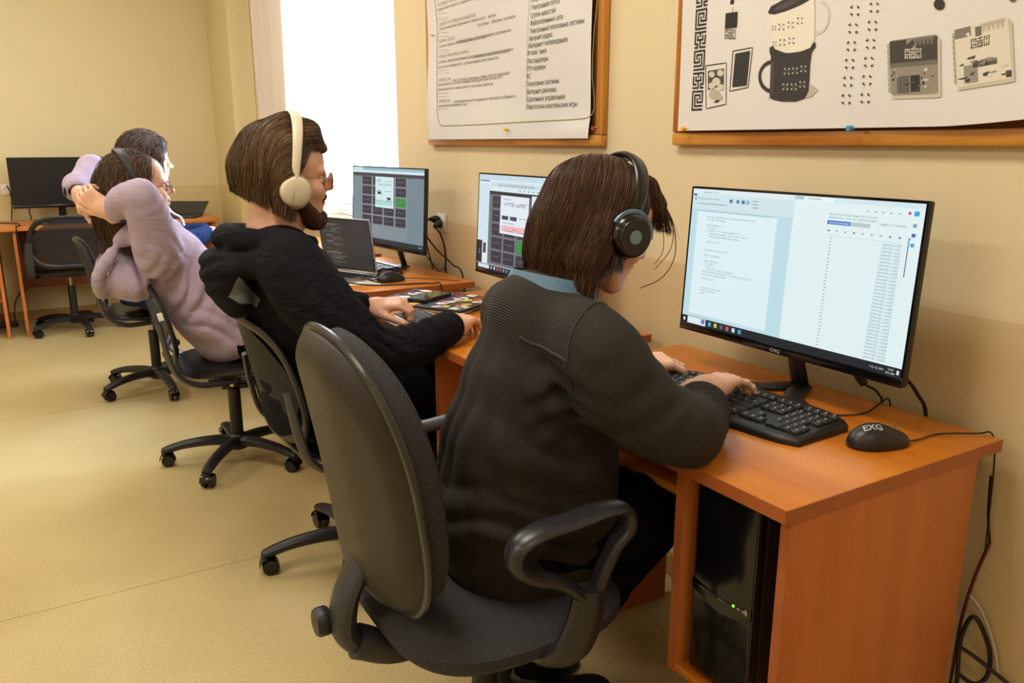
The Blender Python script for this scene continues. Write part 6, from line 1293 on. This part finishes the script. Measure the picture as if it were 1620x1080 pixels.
# hood hanging down the back
S3.ell((-1.215, 3.30, 0.845), (0.075, 0.115, 0.095), Ry(0.35), 0.03); S3.ell((-1.17, 3.28, 0.80), (0.085, 0.12, 0.075), Ry(0.5), 0.04); S3.ell((-1.262, 3.26, 0.885), (0.045, 0.075, 0.075), Ry(0.5), 0.02, 'sub')
S3.chain([(-1.235, 3.18, 0.92), (-1.285, 3.19, 0.84), (-1.275, 3.25, 0.77), (-1.23, 3.33, 0.78)], [0.020, 0.020, 0.022, 0.024], 0.012, sm=3); S3.chain([(-1.20, 3.19, 0.96), (-1.14, 3.19, 1.00), (-1.06, 3.22, 1.01)], [0.026, 0.026, 0.022], 0.02, sm=3); S3.chain([(-1.20, 3.43, 0.96), (-1.14, 3.43, 1.00), (-1.05, 3.40, 1.01), (-1.0, 3.32, 0.985), (-1.04, 3.24, 1.0)], [0.026, 0.026, 0.022, 0.022, 0.022], 0.02, sm=3)
for (c_, d_, wl_, am_, sg_) in (((-1.09, 3.06, 1.09), (0.3, 0.2, -1), 0.035, 0.005, 0.055), ((-1.14, 3.05, 1.12), (1, -0.2, 0.2), 0.03, 0.0045, 0.05), ((-1.06, 3.10, 0.94), (0.8, 0.2, 0.6), 0.05, 0.003, 0.09), ((-1.14, 3.14, 0.84), (1, 0.4, 0.15), 0.05, 0.005, (0.1, 0.1, 0.12)), ((-1.0, 3.18, 0.78), (0.8, 0, -0.5), 0.06, 0.007, (0.1, 0.12, 0.12)), ((-0.9, 3.2, 0.62), (0.6, 0.1, 0.8), 0.06, 0.006, 0.11), ((-0.80, 3.3, 0.62), (0.4, 0, 1), 0.05, 0.006, 0.1)): S3.fold(c_, d_, wl_, am_, sg_)
S3.plane((-0.76, 3.3, 0.50), (0.35, 0, -1)); S3.chain([nb3+[0, 0, -0.03], nb3+[0, 0, 0.09]], [0.056, 0.07], 0.008, op='sub'); S3.chain([wr3+[0.04, -0.05, -0.01], wr3+[-0.04, 0.05, 0.03]], [0.025, 0.029], 0.003, op='sub'); S3.chain([wl3+[0, 0.07, 0.03], wl3+[0, -0.05, -0.02]], [0.026, 0.030], 0.003, op='sub')
q = clay_mb(S3); q.build('hoodie', knit('lilac_jersey', '#b5a4b8', '#ab9cb0', 0.22), P3, auto=False)
T3 = Clay((-1.0, 3.08, 0.06), (-0.2, 3.56, 0.66), 0.010)
for y in (3.235, 3.415): T3.chain([(-0.83, y, 0.55), (-0.6, y-0.01, 0.54), (-0.42, y, 0.555)], [0.088, 0.078, 0.062], 0.03); T3.chain([(-0.42, y, 0.555), (-0.30, y, 0.14)], [0.062, 0.05], 0.02)
T3.plane((0, 0, 0.12), (0, 0, -1)); cloth(T3, 'trousers', M_tr, P3); shoe(P3, (-0.30, 3.22, 0), (-0.11, 3.2, 0)); shoe(P3, (-0.30, 3.43, 0), (-0.11, 3.45, 0))
H3 = Clay(pf.c-[0.24, 0.16, 0.28], pf.c+[0.16, 0.16, 0.2], 0.005); He = lambda c, r, k=0.03, op='add': H3.ell(pf.p(*c), r, pf.R, k, op)
He((-0.022, 0, 0.050), (0.104, 0.086, 0.088)); He((-0.055, 0, 0.0), (0.084, 0.086, 0.095)); H3.chain([pf.p(-0.09, 0, 0.0), pf.p(-0.095, 0, -0.08), pf.p(-0.085, 0, -0.15), pf.p(-0.075, 0, -0.19)], [0.055, 0.062, 0.062, 0.035], 0.04); H3.chain([pf.p(-0.07, -0.05, -0.02), pf.p(-0.075, -0.055, -0.10), pf.p(-0.065, -0.05, -0.17)], [0.04, 0.04, 0.025], 0.03); H3.chain([pf.p(-0.07, 0.05, -0.02), pf.p(-0.075, 0.055, -0.10), pf.p(-0.065, 0.05, -0.17)], [0.04, 0.04, 0.025], 0.03)
He((0.125, 0, -0.035), (0.085, 0.09, 0.098), 0.01, 'sub')
vol = vol_of(H3); fl3 = lambda p, n: None if (pf.inv(p)[0] > 0.05 and pf.inv(p)[2] < 0.06) else pf.v(-1.0, 0, -0.2)*max(0, min(1, 0.5+pf.inv(p)[0]/0.1))+pf.v(0, 0, -1)
c3 = ('#4a3524', '#33241a', '#5f4630', '#7a5c3c')
hair_obj('hair', P3, vol, [hairs(vol, seeds_where(lambda V: pf.inv(V)[:, 2] > -0.16), fl3, 3000, 13, 0.010, 0.0010, c3, (0.0, 0.008), 0.2, 23, free=2, curl=1.1)], '#38281c', 0.5)
phones('headphones', 'black band headphones on the person in the lilac hoodie', pf, 0.094, (-0.01, 0.092, -0.015), 0.036, 0.022, (0, -1, 0), mat('headband_grey', '#1e1f1b', 0.55), M_black, mat('pad_black2', '#161616', 0.5), None, 0.018, 0.004, top=0.144, back=-0.05)
glasses('glasses', 'thin dark round glasses on the person in the lilac hoodie', pf, mat('dark_wire', '#2a2422', 0.3, metal=0.5))
t = thing('wristwatch', 'black wristwatch on the left wrist of the person in the lilac hoodie', 'watch', tuple(wl3)); d = np.array([-0.02, 0.96, 0.30]); d /= np.linalg.norm(d); e = np.cross(d, (0, 0, 1)); e /= np.linalg.norm(e); g = np.cross(e, d); R = np.stack([e, g, d], 1)
q = MB(); c = wl3+d*0.016; q.grid([[c+R@np.array([(rr)*1.15*math.cos(a), rr*0.95*math.sin(a), zz]) for a in np.linspace(0, 2*PI, 33)[:-1]] for rr, zz in ((0.030, -0.012), (0.0325, -0.0115), (0.0325, 0.0115), (0.030, 0.012))], closed=True); q.build('watch_strap', M_black, t)
q = MB(); q.lathe(c+R@np.array([0.036, 0, 0])*(-1 if e[0] > 0 else 1), [(0.017, 0), (0.018, 0.002), (0.018, 0.006), (0.014, 0.008), (0.001, 0.008)], 20, np.stack([d, g, -e if e[0] > 0 else e], 1)); q.build('watch_case', M_blackg, t)
# ================================================================== 4. the person in navy beyond
P4 = thing('person', 'wavy-haired person in a navy hoodie, farthest in the row, behind the lilac hoodie', 'person', (-0.97, 4.5, 0.0))
gf = Frame((-0.918, 4.5, 1.205), (1.0, 0, -0.06), (0.06, 0, 1), 1.0); nb4 = np.array([-0.965, 4.5, 1.07]); Ch = head(gf, nb4, 0.054)
nails = []; wr4 = np.array([-0.66, 4.36, 0.845]); wl4 = np.array([-0.62, 4.66, 0.835]); Chd = Clay((-0.72, 4.26, 0.76), (-0.40, 4.76, 0.9), 0.0035)
hand(Chd, wr4, (0.95, 0.15, -0.25), (0.2, 0, 1), 1, (0.4, 0.45, 0.45, 0.4), (0.3, 0.2), 1, 0.95, nails); hand(Chd, wl4, (0.95, -0.2, -0.2), (0.2, 0, 1), -1, (0.4, 0.45, 0.45, 0.4), (0.3, 0.2), 1, 0.95, nails)
Cb = core((-1.2, 4.15, 0.05), (-0.5, 4.85, 1.12), [(-1.0, 4.5, 0.57), (-1.01, 4.5, 0.72), (-1.0, 4.5, 0.86), (-0.97, 4.5, 0.98)], [0.10, 0.10, 0.10, 0.08], [(-0.98, 4.42, 0.56), (-0.98, 4.58, 0.56)], [(-0.60, 4.4, 0.56), (-0.60, 4.62, 0.56)], [(-0.62, 4.4, 0.10), (-0.62, 4.62, 0.10)], [[(-0.97, 4.33, 0.96), (-0.86, 4.27, 0.80), wr4], [(-0.97, 4.68, 0.96), (-0.85, 4.75, 0.80), wl4]])
clay_mb(Cb, Ch, Chd).build('body', M_skin2, P4, auto=False); put_nails(nails, P4); eyes(gf, P4)
S4 = Clay((-1.25, 4.12, 0.46), (-0.58, 4.90, 1.14), 0.009)
S4.chain([(-0.99, 4.5, 0.56), (-1.0, 4.5, 0.70), (-0.99, 4.5, 0.85), (-0.97, 4.5, 0.97)], [0.13, 0.13, 0.13, 0.09], 0.03, flat=((0, 1, 0), 1.3)); S4.chain([(-0.97, 4.35, 0.985), (-0.97, 4.65, 0.985)], [0.06, 0.06], 0.04)
S4.chain([(-0.97, 4.33, 0.955), (-0.86, 4.27, 0.80), wr4+[-0.03, 0, 0]], [0.075, 0.062, 0.042], 0.03); S4.chain([(-0.97, 4.68, 0.955), (-0.85, 4.75, 0.80), wl4+[-0.03, 0, 0]], [0.075, 0.062, 0.042], 0.03); S4.chain([(-0.90, 4.40, 1.02), (-1.04, 4.42, 1.03), (-1.07, 4.5, 1.02), (-1.04, 4.58, 1.03), (-0.90, 4.60, 1.02)], [0.03, 0.04, 0.05, 0.04, 0.03], 0.02, sm=3)
S4.fold((-0.84, 4.27, 0.84), (0.8, 0, 0.6), 0.04, 0.006, 0.08); S4.fold((-0.98, 4.36, 0.75), (0.5, 0, 1), 0.06, 0.008, 0.13); S4.plane((0, 0, 0.50), (0, 0, -1)); S4.chain([nb4+[0, 0, -0.03], nb4+[0.03, 0, 0.1]], [0.056, 0.064], 0.008, op='sub'); S4.chain([wr4+[-0.04, 0, 0], wr4+[0.05, 0, 0]], [0.024, 0.03], 0.003, op='sub'); S4.chain([wl4+[-0.04, 0, 0], wl4+[0.05, 0, 0]], [0.024, 0.03], 0.003, op='sub')
clay_mb(S4).build('hoodie', knit('navy_jersey', '#1d2c50', '#16223f'), P4, auto=False)
q = MB(); q.tube([(-0.89, 4.44, 1.045), (-0.862, 4.43, 1.00), (-0.835, 4.42, 0.955), (-0.80, 4.40, 0.93), (-0.79, 4.385, 0.89)], 0.006, 8, smooth=5); q.build('drawstring', mat('white_cord', '#dcdfe4', 0.7), P4)
T4 = Clay((-1.15, 4.28, 0.06), (-0.45, 4.74, 0.66), 0.012)
for y in (4.42, 4.58): T4.chain([(-0.98, y, 0.56), (-0.60, y, 0.565), (-0.62, y, 0.14)], [0.09, 0.066, 0.055], 0.03)
T4.plane((0, 0, 0.12), (0, 0, -1)); cloth(T4, 'trousers', mat('navy_trousers', '#1a2136', 0.9), P4); shoe(P4, (-0.62, 4.42, 0), (-0.43, 4.4, 0)); shoe(P4, (-0.62, 4.6, 0), (-0.43, 4.62, 0))
H4 = Clay(gf.c-[0.22, 0.17, 0.26], gf.c+[0.17, 0.17, 0.21], 0.006); He = lambda c, r, k=0.03, op='add': H4.ell(gf.p(*c), r, gf.R, k, op)
He((-0.02, 0, 0.062), (0.112, 0.098, 0.094)); He((-0.055, 0, 0.0), (0.095, 0.098, 0.10)); 
for s_ in (-1, 1): H4.chain([gf.p(0.05, s_*0.05, 0.09), gf.p(0.045, s_*0.078, 0.03), gf.p(0.030, s_*0.080, -0.04), gf.p(0.02, s_*0.075, -0.09)], [0.032, 0.024, 0.026, 0.014], 0.02); H4.chain([gf.p(-0.06, s_*0.05, -0.02), gf.p(-0.06, s_*0.06, -0.11)], [0.05, 0.035], 0.03)
He((0.125, 0, -0.05), (0.075, 0.058, 0.105), 0.01, 'sub')
vol = vol_of(H4); hair_obj('hair', P4, vol, [hairs(vol, seeds_where(lambda V: gf.inv(V)[:, 2] > -0.10), lambda p, n: None if (gf.inv(p)[0] > 0.065 and gf.inv(p)[2] < 0.05) else gf.v(-0.2, 0, -1.0), 2200, 12, 0.012, 0.0014, ('#4a3830', '#33261f', '#614c3f', '#705a4c'), (0.0, 0.008), 0.25, 33, free=0, curl=1.4)], '#33261f', 0.55)

# ================================================================== things on and under the desks
# tower in the nearest desk
t = thing('computer_tower', 'black computer tower with a green power light in the bay of the nearest desk', 'computer', (-0.3, 0.917, 0.325)); x0 = -0.512
q = MB(); q.box((x0+0.022, 0.8425, 0.3335), (-0.12, 0.9915, 0.712), 0.003); q.build('case', M_black, t)
q = MB(); q.box((x0, 0.842, 0.330), (x0+0.0215, 0.992, 0.716), 0.010); q.build('front_panel', M_blackg, t)
S = Sheet((x0-0.0004, 0.992, 0.330), WXs, WYs)
def arc(n0, w0): return [(a, 0.188-0.010*math.sin(PI*min(1, a/0.15))+n0) for a in np.linspace(0.006, 0.144, 20)]
S.line_l([(0.006, 0.012), (0.144, 0.012), (0.144, 0.374), (0.006, 0.374), (0.006, 0.012)], 0.0012, INK('#20211f'))
pts = [(a, 0.192-0.012*math.sin(PI*a/0.15)) for a in np.linspace(0.004, 0.146, 21)]; lo_ = [(a, b-0.020-0.008*math.sin(PI*a/0.15)) for a, b in pts]; S.poly_l(pts+lo_[::-1], mat('port_strip', '#060607', 0.12), 0.0006)
for i in range(28): S.line_l([(0.012+0.0047*i, 0.020), (0.012+0.0047*i, 0.155)], 0.0012, INK('#070707'))
for a in (0.030, 0.078): S.line_l([(a-0.008, 0.1795), (a+0.008, 0.1785)], 0.0016, INK('#8a8a86'), 0.0012)
S.build('front_details', t)
for a, r_, m_, nm in ((0.050, 0.0032, M_dark, 'audio_jack'), (0.061, 0.0036, M_dark, 'audio_jack'), (0.106, 0.0028, glow('green_led', '#9dff3a', 1.2), 'power_light'), (0.117, 0.0038, M_chrome, 'reset_button'), (0.132, 0.0070, M_chrome, 'power_button')):
    q = MB(); q.lathe((x0-0.0008, 0.992-a, 0.330+0.178+(0.004 if a > 0.1 else -0.001)), [(r_, 0), (r_*0.95, 0.0012), (r_*0.7, 0.0018), (0.0001, 0.0018)], 18, Ry(-PI/2)); q.build(nm, m_, t)
for yy in (0.86, 0.974):
    for xx in (-0.47, -0.16): q = MB(); q.cyl((xx, yy, 0.3245), (xx, yy, 0.334), 0.009, 12); q.build('foot', M_black, t)
# white-edged tablet beside the keyboard
def slab(name, label, cat, c, yaw, L_, w_, h_, mbody, mtop, marg=0.008, inset=0.0002):
    t = thing(name, label, cat, c); t.rotation_euler = (0, 0, yaw); ORG[t.name] = np.zeros(3)
    q = MB(); q.box((-L_/2, -w_/2, 0), (L_/2, w_/2, h_), min(h_*0.45, 0.004)); q.build('body_shell' if cat != 'phone' else 'phone_case', mbody, t)
    q = MB(); q.add([(-L_/2+marg, -w_/2+marg, h_+inset), (L_/2-marg, -w_/2+marg, h_+inset), (L_/2-marg, w_/2-marg, h_+inset), (-L_/2+marg, w_/2-marg, h_+inset)], [(0, 1, 2, 3)]); q.build('screen', mtop, t, smooth=False); return t
t = slab('tablet', 'white-edged tablet lying behind the hands of the person in corduroy', 'tablet', (-0.155, 1.533, 0.7503), 1.15, 0.17, 0.105, 0.008, M_white, mat('tablet_screen', '#75695a', 0.15, col2='#4b4338', vscale=30), 0.010)
q = MB(); q.box((-0.04, 0.015, 0.0083), (0.03, 0.03, 0.0086)); q.build('screen_text', INK('#d8d2c4'), t, smooth=False)
# closed laptop covered in stickers, phone on top
t = thing('laptop', 'closed laptop covered with stickers beside the white keyboard', 'laptop', (-0.287, 2.522, 0.7503)); t.rotation_euler = (0, 0, 0.50); ORG[t.name] = np.zeros(3); L_, w_ = 0.265, 0.375
q = MB(); q.box((-L_/2, -w_/2, 0.0), (L_/2, w_/2, 0.010), 0.004); q.build('base', mat('laptop_beige', '#b5a48c', 0.35, metal=0.5), t)
q = MB(); q.box((-L_/2, -w_/2, 0.0105), (L_/2, w_/2, 0.0185), 0.003); lid = q.build('lid', M_dark, t)
q = MB(); q.box((-0.06, -w_/2-0.0006, 0.003), (0.0, -w_/2, 0.007)); q.build('port', M_blackg, t)
rs = random.Random(5); cols_ = ['#e4e0d4', '#d6c84a', '#c9b7c9', '#5a2e4a', '#d9b04a', '#3f5a48', '#e8e4d8', '#8a3a50', '#a9b8a0', '#c8463c', '#f0eee4', '#4a6a8a']; 
k = 0
for i in range(6):
    for j in range(8):
        cx_, cy_ = -L_/2+0.028+i*0.042+rs.uniform(-0.016, 0.016), -w_/2+0.028+j*0.046+rs.uniform(-0.016, 0.016)
        if rs.random() < 0.12: continue
        a = rs.uniform(0, PI); sx, sy = rs.uniform(0.016, 0.036), rs.uniform(0.012, 0.026); nn = rs.choice((4, 4, 5, 6, 16)); q = MB(); zt = 0.0187+0.0001*(k % 4)
        V = [(cx_+sx*math.cos(2*PI*m/nn+0.785)*math.cos(a)-sy*math.sin(2*PI*m/nn+0.785)*math.sin(a), cy_+sx*math.cos(2*PI*m/nn+0.785)*math.sin(a)+sy*math.sin(2*PI*m/nn+0.785)*math.cos(a)) for m in range(nn)]
        V = [(min(L_/2-0.002, max(-L_/2+0.002, x)), min(w_/2-0.002, max(-w_/2+0.002, y))) for x, y in V]
        q.add([(x, y, zt) for x, y in V]+[(x, y, zt+0.0003) for x, y in V], [tuple(range(nn))[::-1], tuple(range(nn, 2*nn))]+[(m, (m+1) % nn, nn+(m+1) % nn, nn+m) for m in range(nn)])
        o = q.build('sticker', INK(cols_[k % len(cols_)]), lid, smooth=False); k += 1
        q = MB(); q.add([(cx_+0.4*sx*math.cos(2*PI*m/6)+0.002, cy_+0.35*sy*math.sin(2*PI*m/6), zt+0.0005) for m in range(6)], [tuple(range(6))]); 
        o2 = q.build('sticker_print', INK(cols_[(k*5+3) % len(cols_)]), t, smooth=False)
t = slab('smartphone', 'smartphone in a dark case lying on the sticker-covered laptop', 'phone', (-0.305, 2.535, 0.7699), -1.05, 0.078, 0.165, 0.013, M_black, mat('phone_screen', '#3c3d3a', 0.08, col2='#8f8a60', vscale=12), 0.004)
# laptop open on the window desk
def open_laptop(label, loc, yaw, w_, d_, ang, mb_, mk_, lines=True, scr='#2c2b2a'):
    t = thing('laptop', label, 'laptop', loc); t.rotation_euler = (0, 0, yaw); ORG[t.name] = np.zeros(3)
    q = MB(); q.box((-d_/2, -w_/2, 0.0006), (d_/2, w_/2, 0.014), 0.005); q.build('base', mb_, t)
    q = MB()
    for i in range(5):
        for j in range(13): q.box((-0.01+i*0.019, -w_/2+0.03+j*(w_-0.06)/13, 0.0142), (0.006+i*0.019, -w_/2+0.03+(j+0.86)*(w_-0.06)/13, 0.0158))
    q.build('keycaps', mk_, t, kind='stuff', smooth=False); q = MB(); q.box((-d_/2+0.012, -0.05, 0.0142), (-0.025, 0.05, 0.0146)); q.build('touchpad', mb_, t)
    c, s = math.cos(ang), math.sin(ang); X = np.array([0, -1., 0]); Y = np.array([math.cos(ang), 0, math.sin(ang)]); N_ = np.cross(X, Y); o = np.array([d_/2-0.004, w_/2, 0.016]); H_ = d_*0.98
    q = MB(); R = np.stack([X, Y, N_], 1); bx = MB(); bx.box((0, 0, -0.006), (w_, H_, 0.0), 0.0025); v = bx.v[0]@R.T+o; q.add(v, bx.f); lid = q.build('lid', mb_, t)
    S = Sheet(o, X, Y); S.rect_l(0.004, 0.006, w_-0.004, H_-0.004, M_blackg, 0.0003); S.rect_l(0.010, 0.016, w_-0.010, H_-0.010, G(scr, 0.8), 0.0006)
    if lines:
        r_ = random.Random(3)
        for i in range(22):
            b = H_-0.03-i*0.0082; a = 0.03+0.012*r_.randint(0, 4); l = r_.uniform(0.02, 0.11)
            if i % 7 == 5: continue
            S.rect_l(a, b, min(w_-0.02, a+l), b+0.0016, G('#8a8680' if i % 3 else '#c9c4b8', 0.7), 0.0009)
    S.build('screen', t); return t
open_laptop('open silver laptop with a dark code screen beside the bearded man’s face'.replace('’', "'"), (-0.42, 3.25, 0.7503), 0.42, 0.31, 0.235, 1.72, M_silver, M_black)
open_laptop('open dark laptop at the right end of the far desk by the back wall', (-0.47, 6.58, 0.7503), PI/2-0.5, 0.30, 0.20, 0.46, M_dark, M_black, False, '#1a1b1e')
t = slab('tablet', 'dark tablet lying on the desk before the person in navy', 'tablet', (-0.38, 4.50, 0.7503), 0.3, 0.20, 0.26, 0.009, M_dark, mat('dark_tablet_screen', '#17181b', 0.2), 0.008)
q = MB(); 
# papers near laptop
t = thing('paper_sheet', 'white sheet of paper on the desk beside the tangled mouse cable', 'paper', (-0.33, 3.12, 0.7502)); q = MB(); q.add([(-0.44, 3.05, 0.7507), (-0.30, 3.00, 0.7507), (-0.24, 3.16, 0.7515), (-0.38, 3.22, 0.7509)], [(0, 1, 2, 3)]); q.build('sheet', mat('paper', '#e8e4dc', 0.7), t, smooth=False)
# ------------------------------------------------------------------ sockets and plugs
def socket(label, c, R, n=2):
    t = thing('power_socket', label, 'socket', tuple(c)); W_ = lambda *p: np.array(c)+R@np.array(p, float)
    q = MB(); q.box((-0.006, -0.042, -0.040), (0.0, 0.042, 0.040), 0.004); v = q.v[0]; q.v = [v@R.T+c]; q.build('faceplate', M_white, t)
    q = MB(); q.lathe(W_(-0.006, 0, 0), [(0.034, 0), (0.033, 0.006), (0.026, 0.008), (0.024, 0.0035), (0.001, 0.0035)], 28, R@Ry(-PI/2)); q.build('socket_ring', M_white, t); return t
I3 = np.eye(3); sk = np.array(at(700, 352, X_, WX)); sk[0] = WX-0.0006
so = socket('white wall socket with two black plugs between the two lit monitors', sk, I3)
sb = np.array([-1.545, BY-0.0006, at(6, 300, Y_, 7.0)[2]]); RB = Rz(PI/2); socket('white wall socket at the left edge behind the dark monitor', sb, RB)
def plug(par_label, pts, c, d, r=0.0032, name='power_cable', m=None, cat='cable', smooth=6):
    t = thing(name, par_label, cat, tuple(pts[0])); q = MB(); q.tube(pts, r, 8, smooth=smooth); q.build('cord', m or M_rub, t)
    if c is not None:
        q = MB(); d = np.array(d, float); d /= np.linalg.norm(d); q.tube([c, c+d*0.018, c+d*0.03, c+d*0.045], [0.017, 0.018, 0.012, 0.006], 14); q.build('plug', M_black, t)
    return t
p = sk+[-0.010, 0.018, 0.012]; plug('black plug and cord in the left hole of the socket between the monitors', [p+[-0.045, 0.01, 0], p+[-0.055, 0.045, -0.03], p+[-0.03, 0.06, -0.12], p+[-0.02, 0.02, -0.23], p+[0.0, -0.02, -0.36], (WX-0.012, 3.2, 0.5), (WX-0.012, 3.3, 0.25)], p, (-1, 0.2, 0.1))
p = sk+[-0.010, -0.014, -0.002]; plug('thicker black cord hanging from the right hole of the socket between the monitors', [p+[-0.04, -0.006, -0.012], p+[-0.03, -0.045, -0.04], p+[-0.015, -0.06, -0.12], p+[-0.01, -0.045, -0.25], (WX-0.01, 3.17, 0.60), (WX-0.01, 3.1, 0.2)], p, (-1, -0.2, -0.2), 0.0042)
def cable(label, pts, r=0.003, m=None, smooth=6, name='cable'): q = MB(); q.tube(pts, r, 8, smooth=smooth); return tag(q.build(name, m or M_rub), label, 'cable')
Z0 = 0.7535
plug('thick black power cable hanging behind the nearest monitor', [(-0.052, 0.945, 0.90), (-0.03, 0.94, 0.86), (0.03, 0.93, 0.80), (0.07, 0.925, 0.72), (0.078, 0.90, 0.4), (0.07, 0.86, 0.1)], None, None, 0.004)
t = plug('thin monitor cable with a ferrite bead behind the nearest monitor', [(-0.055, 1.075, 0.90), (-0.02, 1.065, 0.86), (0.01, 1.045, 0.80), (0.05, 1.03, 0.77), (0.076, 1.03, 0.70), (0.075, 0.99, 0.3)], None, None, 0.0026, 'signal_cable')
q = MB(); q.tube([(-0.003, 1.056, 0.828), (0.005, 1.049, 0.811), (0.014, 1.042, 0.795)], [0.009, 0.0105, 0.009], 14); q.build('ferrite_bead', M_black, t)
cable('thin keyboard cable curving behind the nearest keyboard', [(-0.145, 1.05, 0.764), (-0.12, 1.03, Z0), (-0.08, 1.00, Z0), (-0.03, 0.995, Z0), (0.03, 1.01, Z0+0.004), (0.066, 1.01, 0.75), (0.075, 1.0, 0.6)], 0.0018)
cable('thin mouse cable running back from the nearest mouse to the wall', [(-0.138, 0.854, 0.757), (-0.10, 0.842, Z0), (-0.03, 0.84, Z0), (0.03, 0.80, Z0+0.002), (0.062, 0.79, 0.752), (0.076, 0.785, 0.70), (0.074, 0.775, 0.5)], 0.0016)
M_red = mat('dark_red_cable', '#5a0d12', 0.45); M_wc = mat('grey_white_cable', '#b9b0a4', 0.45)
t = plug('red and black cable hanging down the wall beside the nearest desk', [(0.082, 0.79, 0.66), (0.084, 0.785, 0.58), (0.086, 0.775, 0.52)], None, None, 0.0026, 'signal_cable'); q = MB(); q.tube([(0.086, 0.775, 0.52), (0.080, 0.79, 0.44), (0.072, 0.80, 0.34), (0.066, 0.80, 0.22), (0.06, 0.80, 0.05)], 0.0034, 8, smooth=6); q.build('red_section', M_red, t)
cable('looped thick black cable by the wall near the desk corner', [(0.045, 0.79, 0.10), (0.05, 0.78, 0.20), (0.06, 0.79, 0.30), (0.07, 0.775, 0.36), (0.085, 0.745, 0.30), (0.085, 0.74, 0.24), (0.07, 0.755, 0.215), (0.06, 0.79, 0.225)], 0.0045)
cable('black cable running right from the desk corner across the wall', [(0.06, 0.79, 0.285), (0.075, 0.76, 0.27), (0.085, 0.70, 0.245), (0.086, 0.62, 0.225), (0.086, 0.5, 0.22), (0.086, 0.3, 0.22)], 0.0042)
cable('grey-white cable curving down the wall beside the nearest desk', [(0.078, 0.80, 0.40), (0.085, 0.77, 0.37), (0.088, 0.735, 0.30), (0.088, 0.72, 0.22), (0.086, 0.72, 0.10), (0.085, 0.72, 0.01)], 0.003, M_wc)
cable('black cable hanging below the window-side monitor, left one', [(-0.06, 3.22, 0.90), (-0.02, 3.20, 0.84), (0.01, 3.17, 0.79), (0.03, 3.15, 0.757), (0.065, 3.15, 0.74), (0.075, 3.14, 0.4)], 0.0026)
cable('black cable hanging below the window-side monitor, right one', [(-0.05, 3.10, 0.92), (-0.01, 3.08, 0.86), (0.04, 3.04, 0.80), (0.07, 3.0, 0.74), (0.078, 3.0, 0.4)], 0.0036)
pp = [(-0.27, 3.03, 0.7555)]
for k in range(15): a = k*0.95; pp.append((-0.315+0.035*math.cos(a)+0.01*math.sin(k*2.1), 3.075+0.05*math.sin(a)+0.012*math.cos(k*1.7), 0.756+0.004*(k % 4)+0.012*max(0, math.sin(a*0.5))))
pp += [(-0.38, 3.14, 0.756), (-0.42, 3.17, 0.756), (-0.46, 3.22, 0.757)]
cable('black cable coiled in loops beside the mouse on the window desk', pp, 0.0026)
cable('black charger cable trailing along the window desk towards the laptop', [(-0.42, 3.15, Z0), (-0.38, 3.04, Z0), (-0.33, 2.98, Z0), (-0.25, 2.95, Z0), (-0.17, 2.93, Z0), (-0.12, 2.90, Z0), (-0.10, 2.865, 0.748), (-0.1, 2.86, 0.6)], 0.0028)
cable('thin mouse cable across the window desk towards the wall', [(-0.17, 3.06, 0.758), (-0.12, 3.05, Z0), (-0.05, 2.98, Z0), (-0.02, 2.93, Z0), (0.0, 2.90, Z0)], 0.0016)
# far corner cables and power strip
cable('black cable hanging behind the far desk at the left edge', [(-1.548, 6.965, 1.0), (-1.53, 6.975, 0.9), (-1.56, 6.97, 0.6), (-1.50, 6.97, 0.35), (-1.60, 6.96, 0.15), (-1.62, 6.9, 0.02)], 0.004)
cable('black cable hanging from the dark monitor to behind the far desk', [(-1.43, 6.79, 0.87), (-1.43, 6.86, 0.80), (-1.43, 6.948, 0.74), (-1.52, 6.96, 0.55), (-1.48, 6.96, 0.3), (-1.56, 6.95, 0.2)], 0.004)
cable('black cable snaking across the far desk top to its left', [(-1.68, 6.80, 0.7545), (-1.60, 6.70, 0.7545), (-1.52, 6.60, 0.7545), (-1.5, 6.45, 0.7545), (-1.52, 6.34, 0.7545), (-1.525, 6.322, 0.73), (-1.51, 6.32, 0.4)], 0.0035)
t = thing('power_strip', 'black power strip on the floor beside the far desk leg', 'power strip', (-1.72, 6.8, 0)); q = MB(); q.box((-1.95, 6.76, 0.0006), (-1.60, 6.82, 0.04), 0.008); q.build('strip_housing', M_black, t)
for i in range(3): q = MB(); q.lathe((-1.88+0.1*i, 6.79, 0.0402), [(0.020, 0), (0.019, 0.003), (0.015, 0.003), (0.014, 0.001), (0.001, 0.001)], 18); q.build('strip_outlet', M_dark, t)
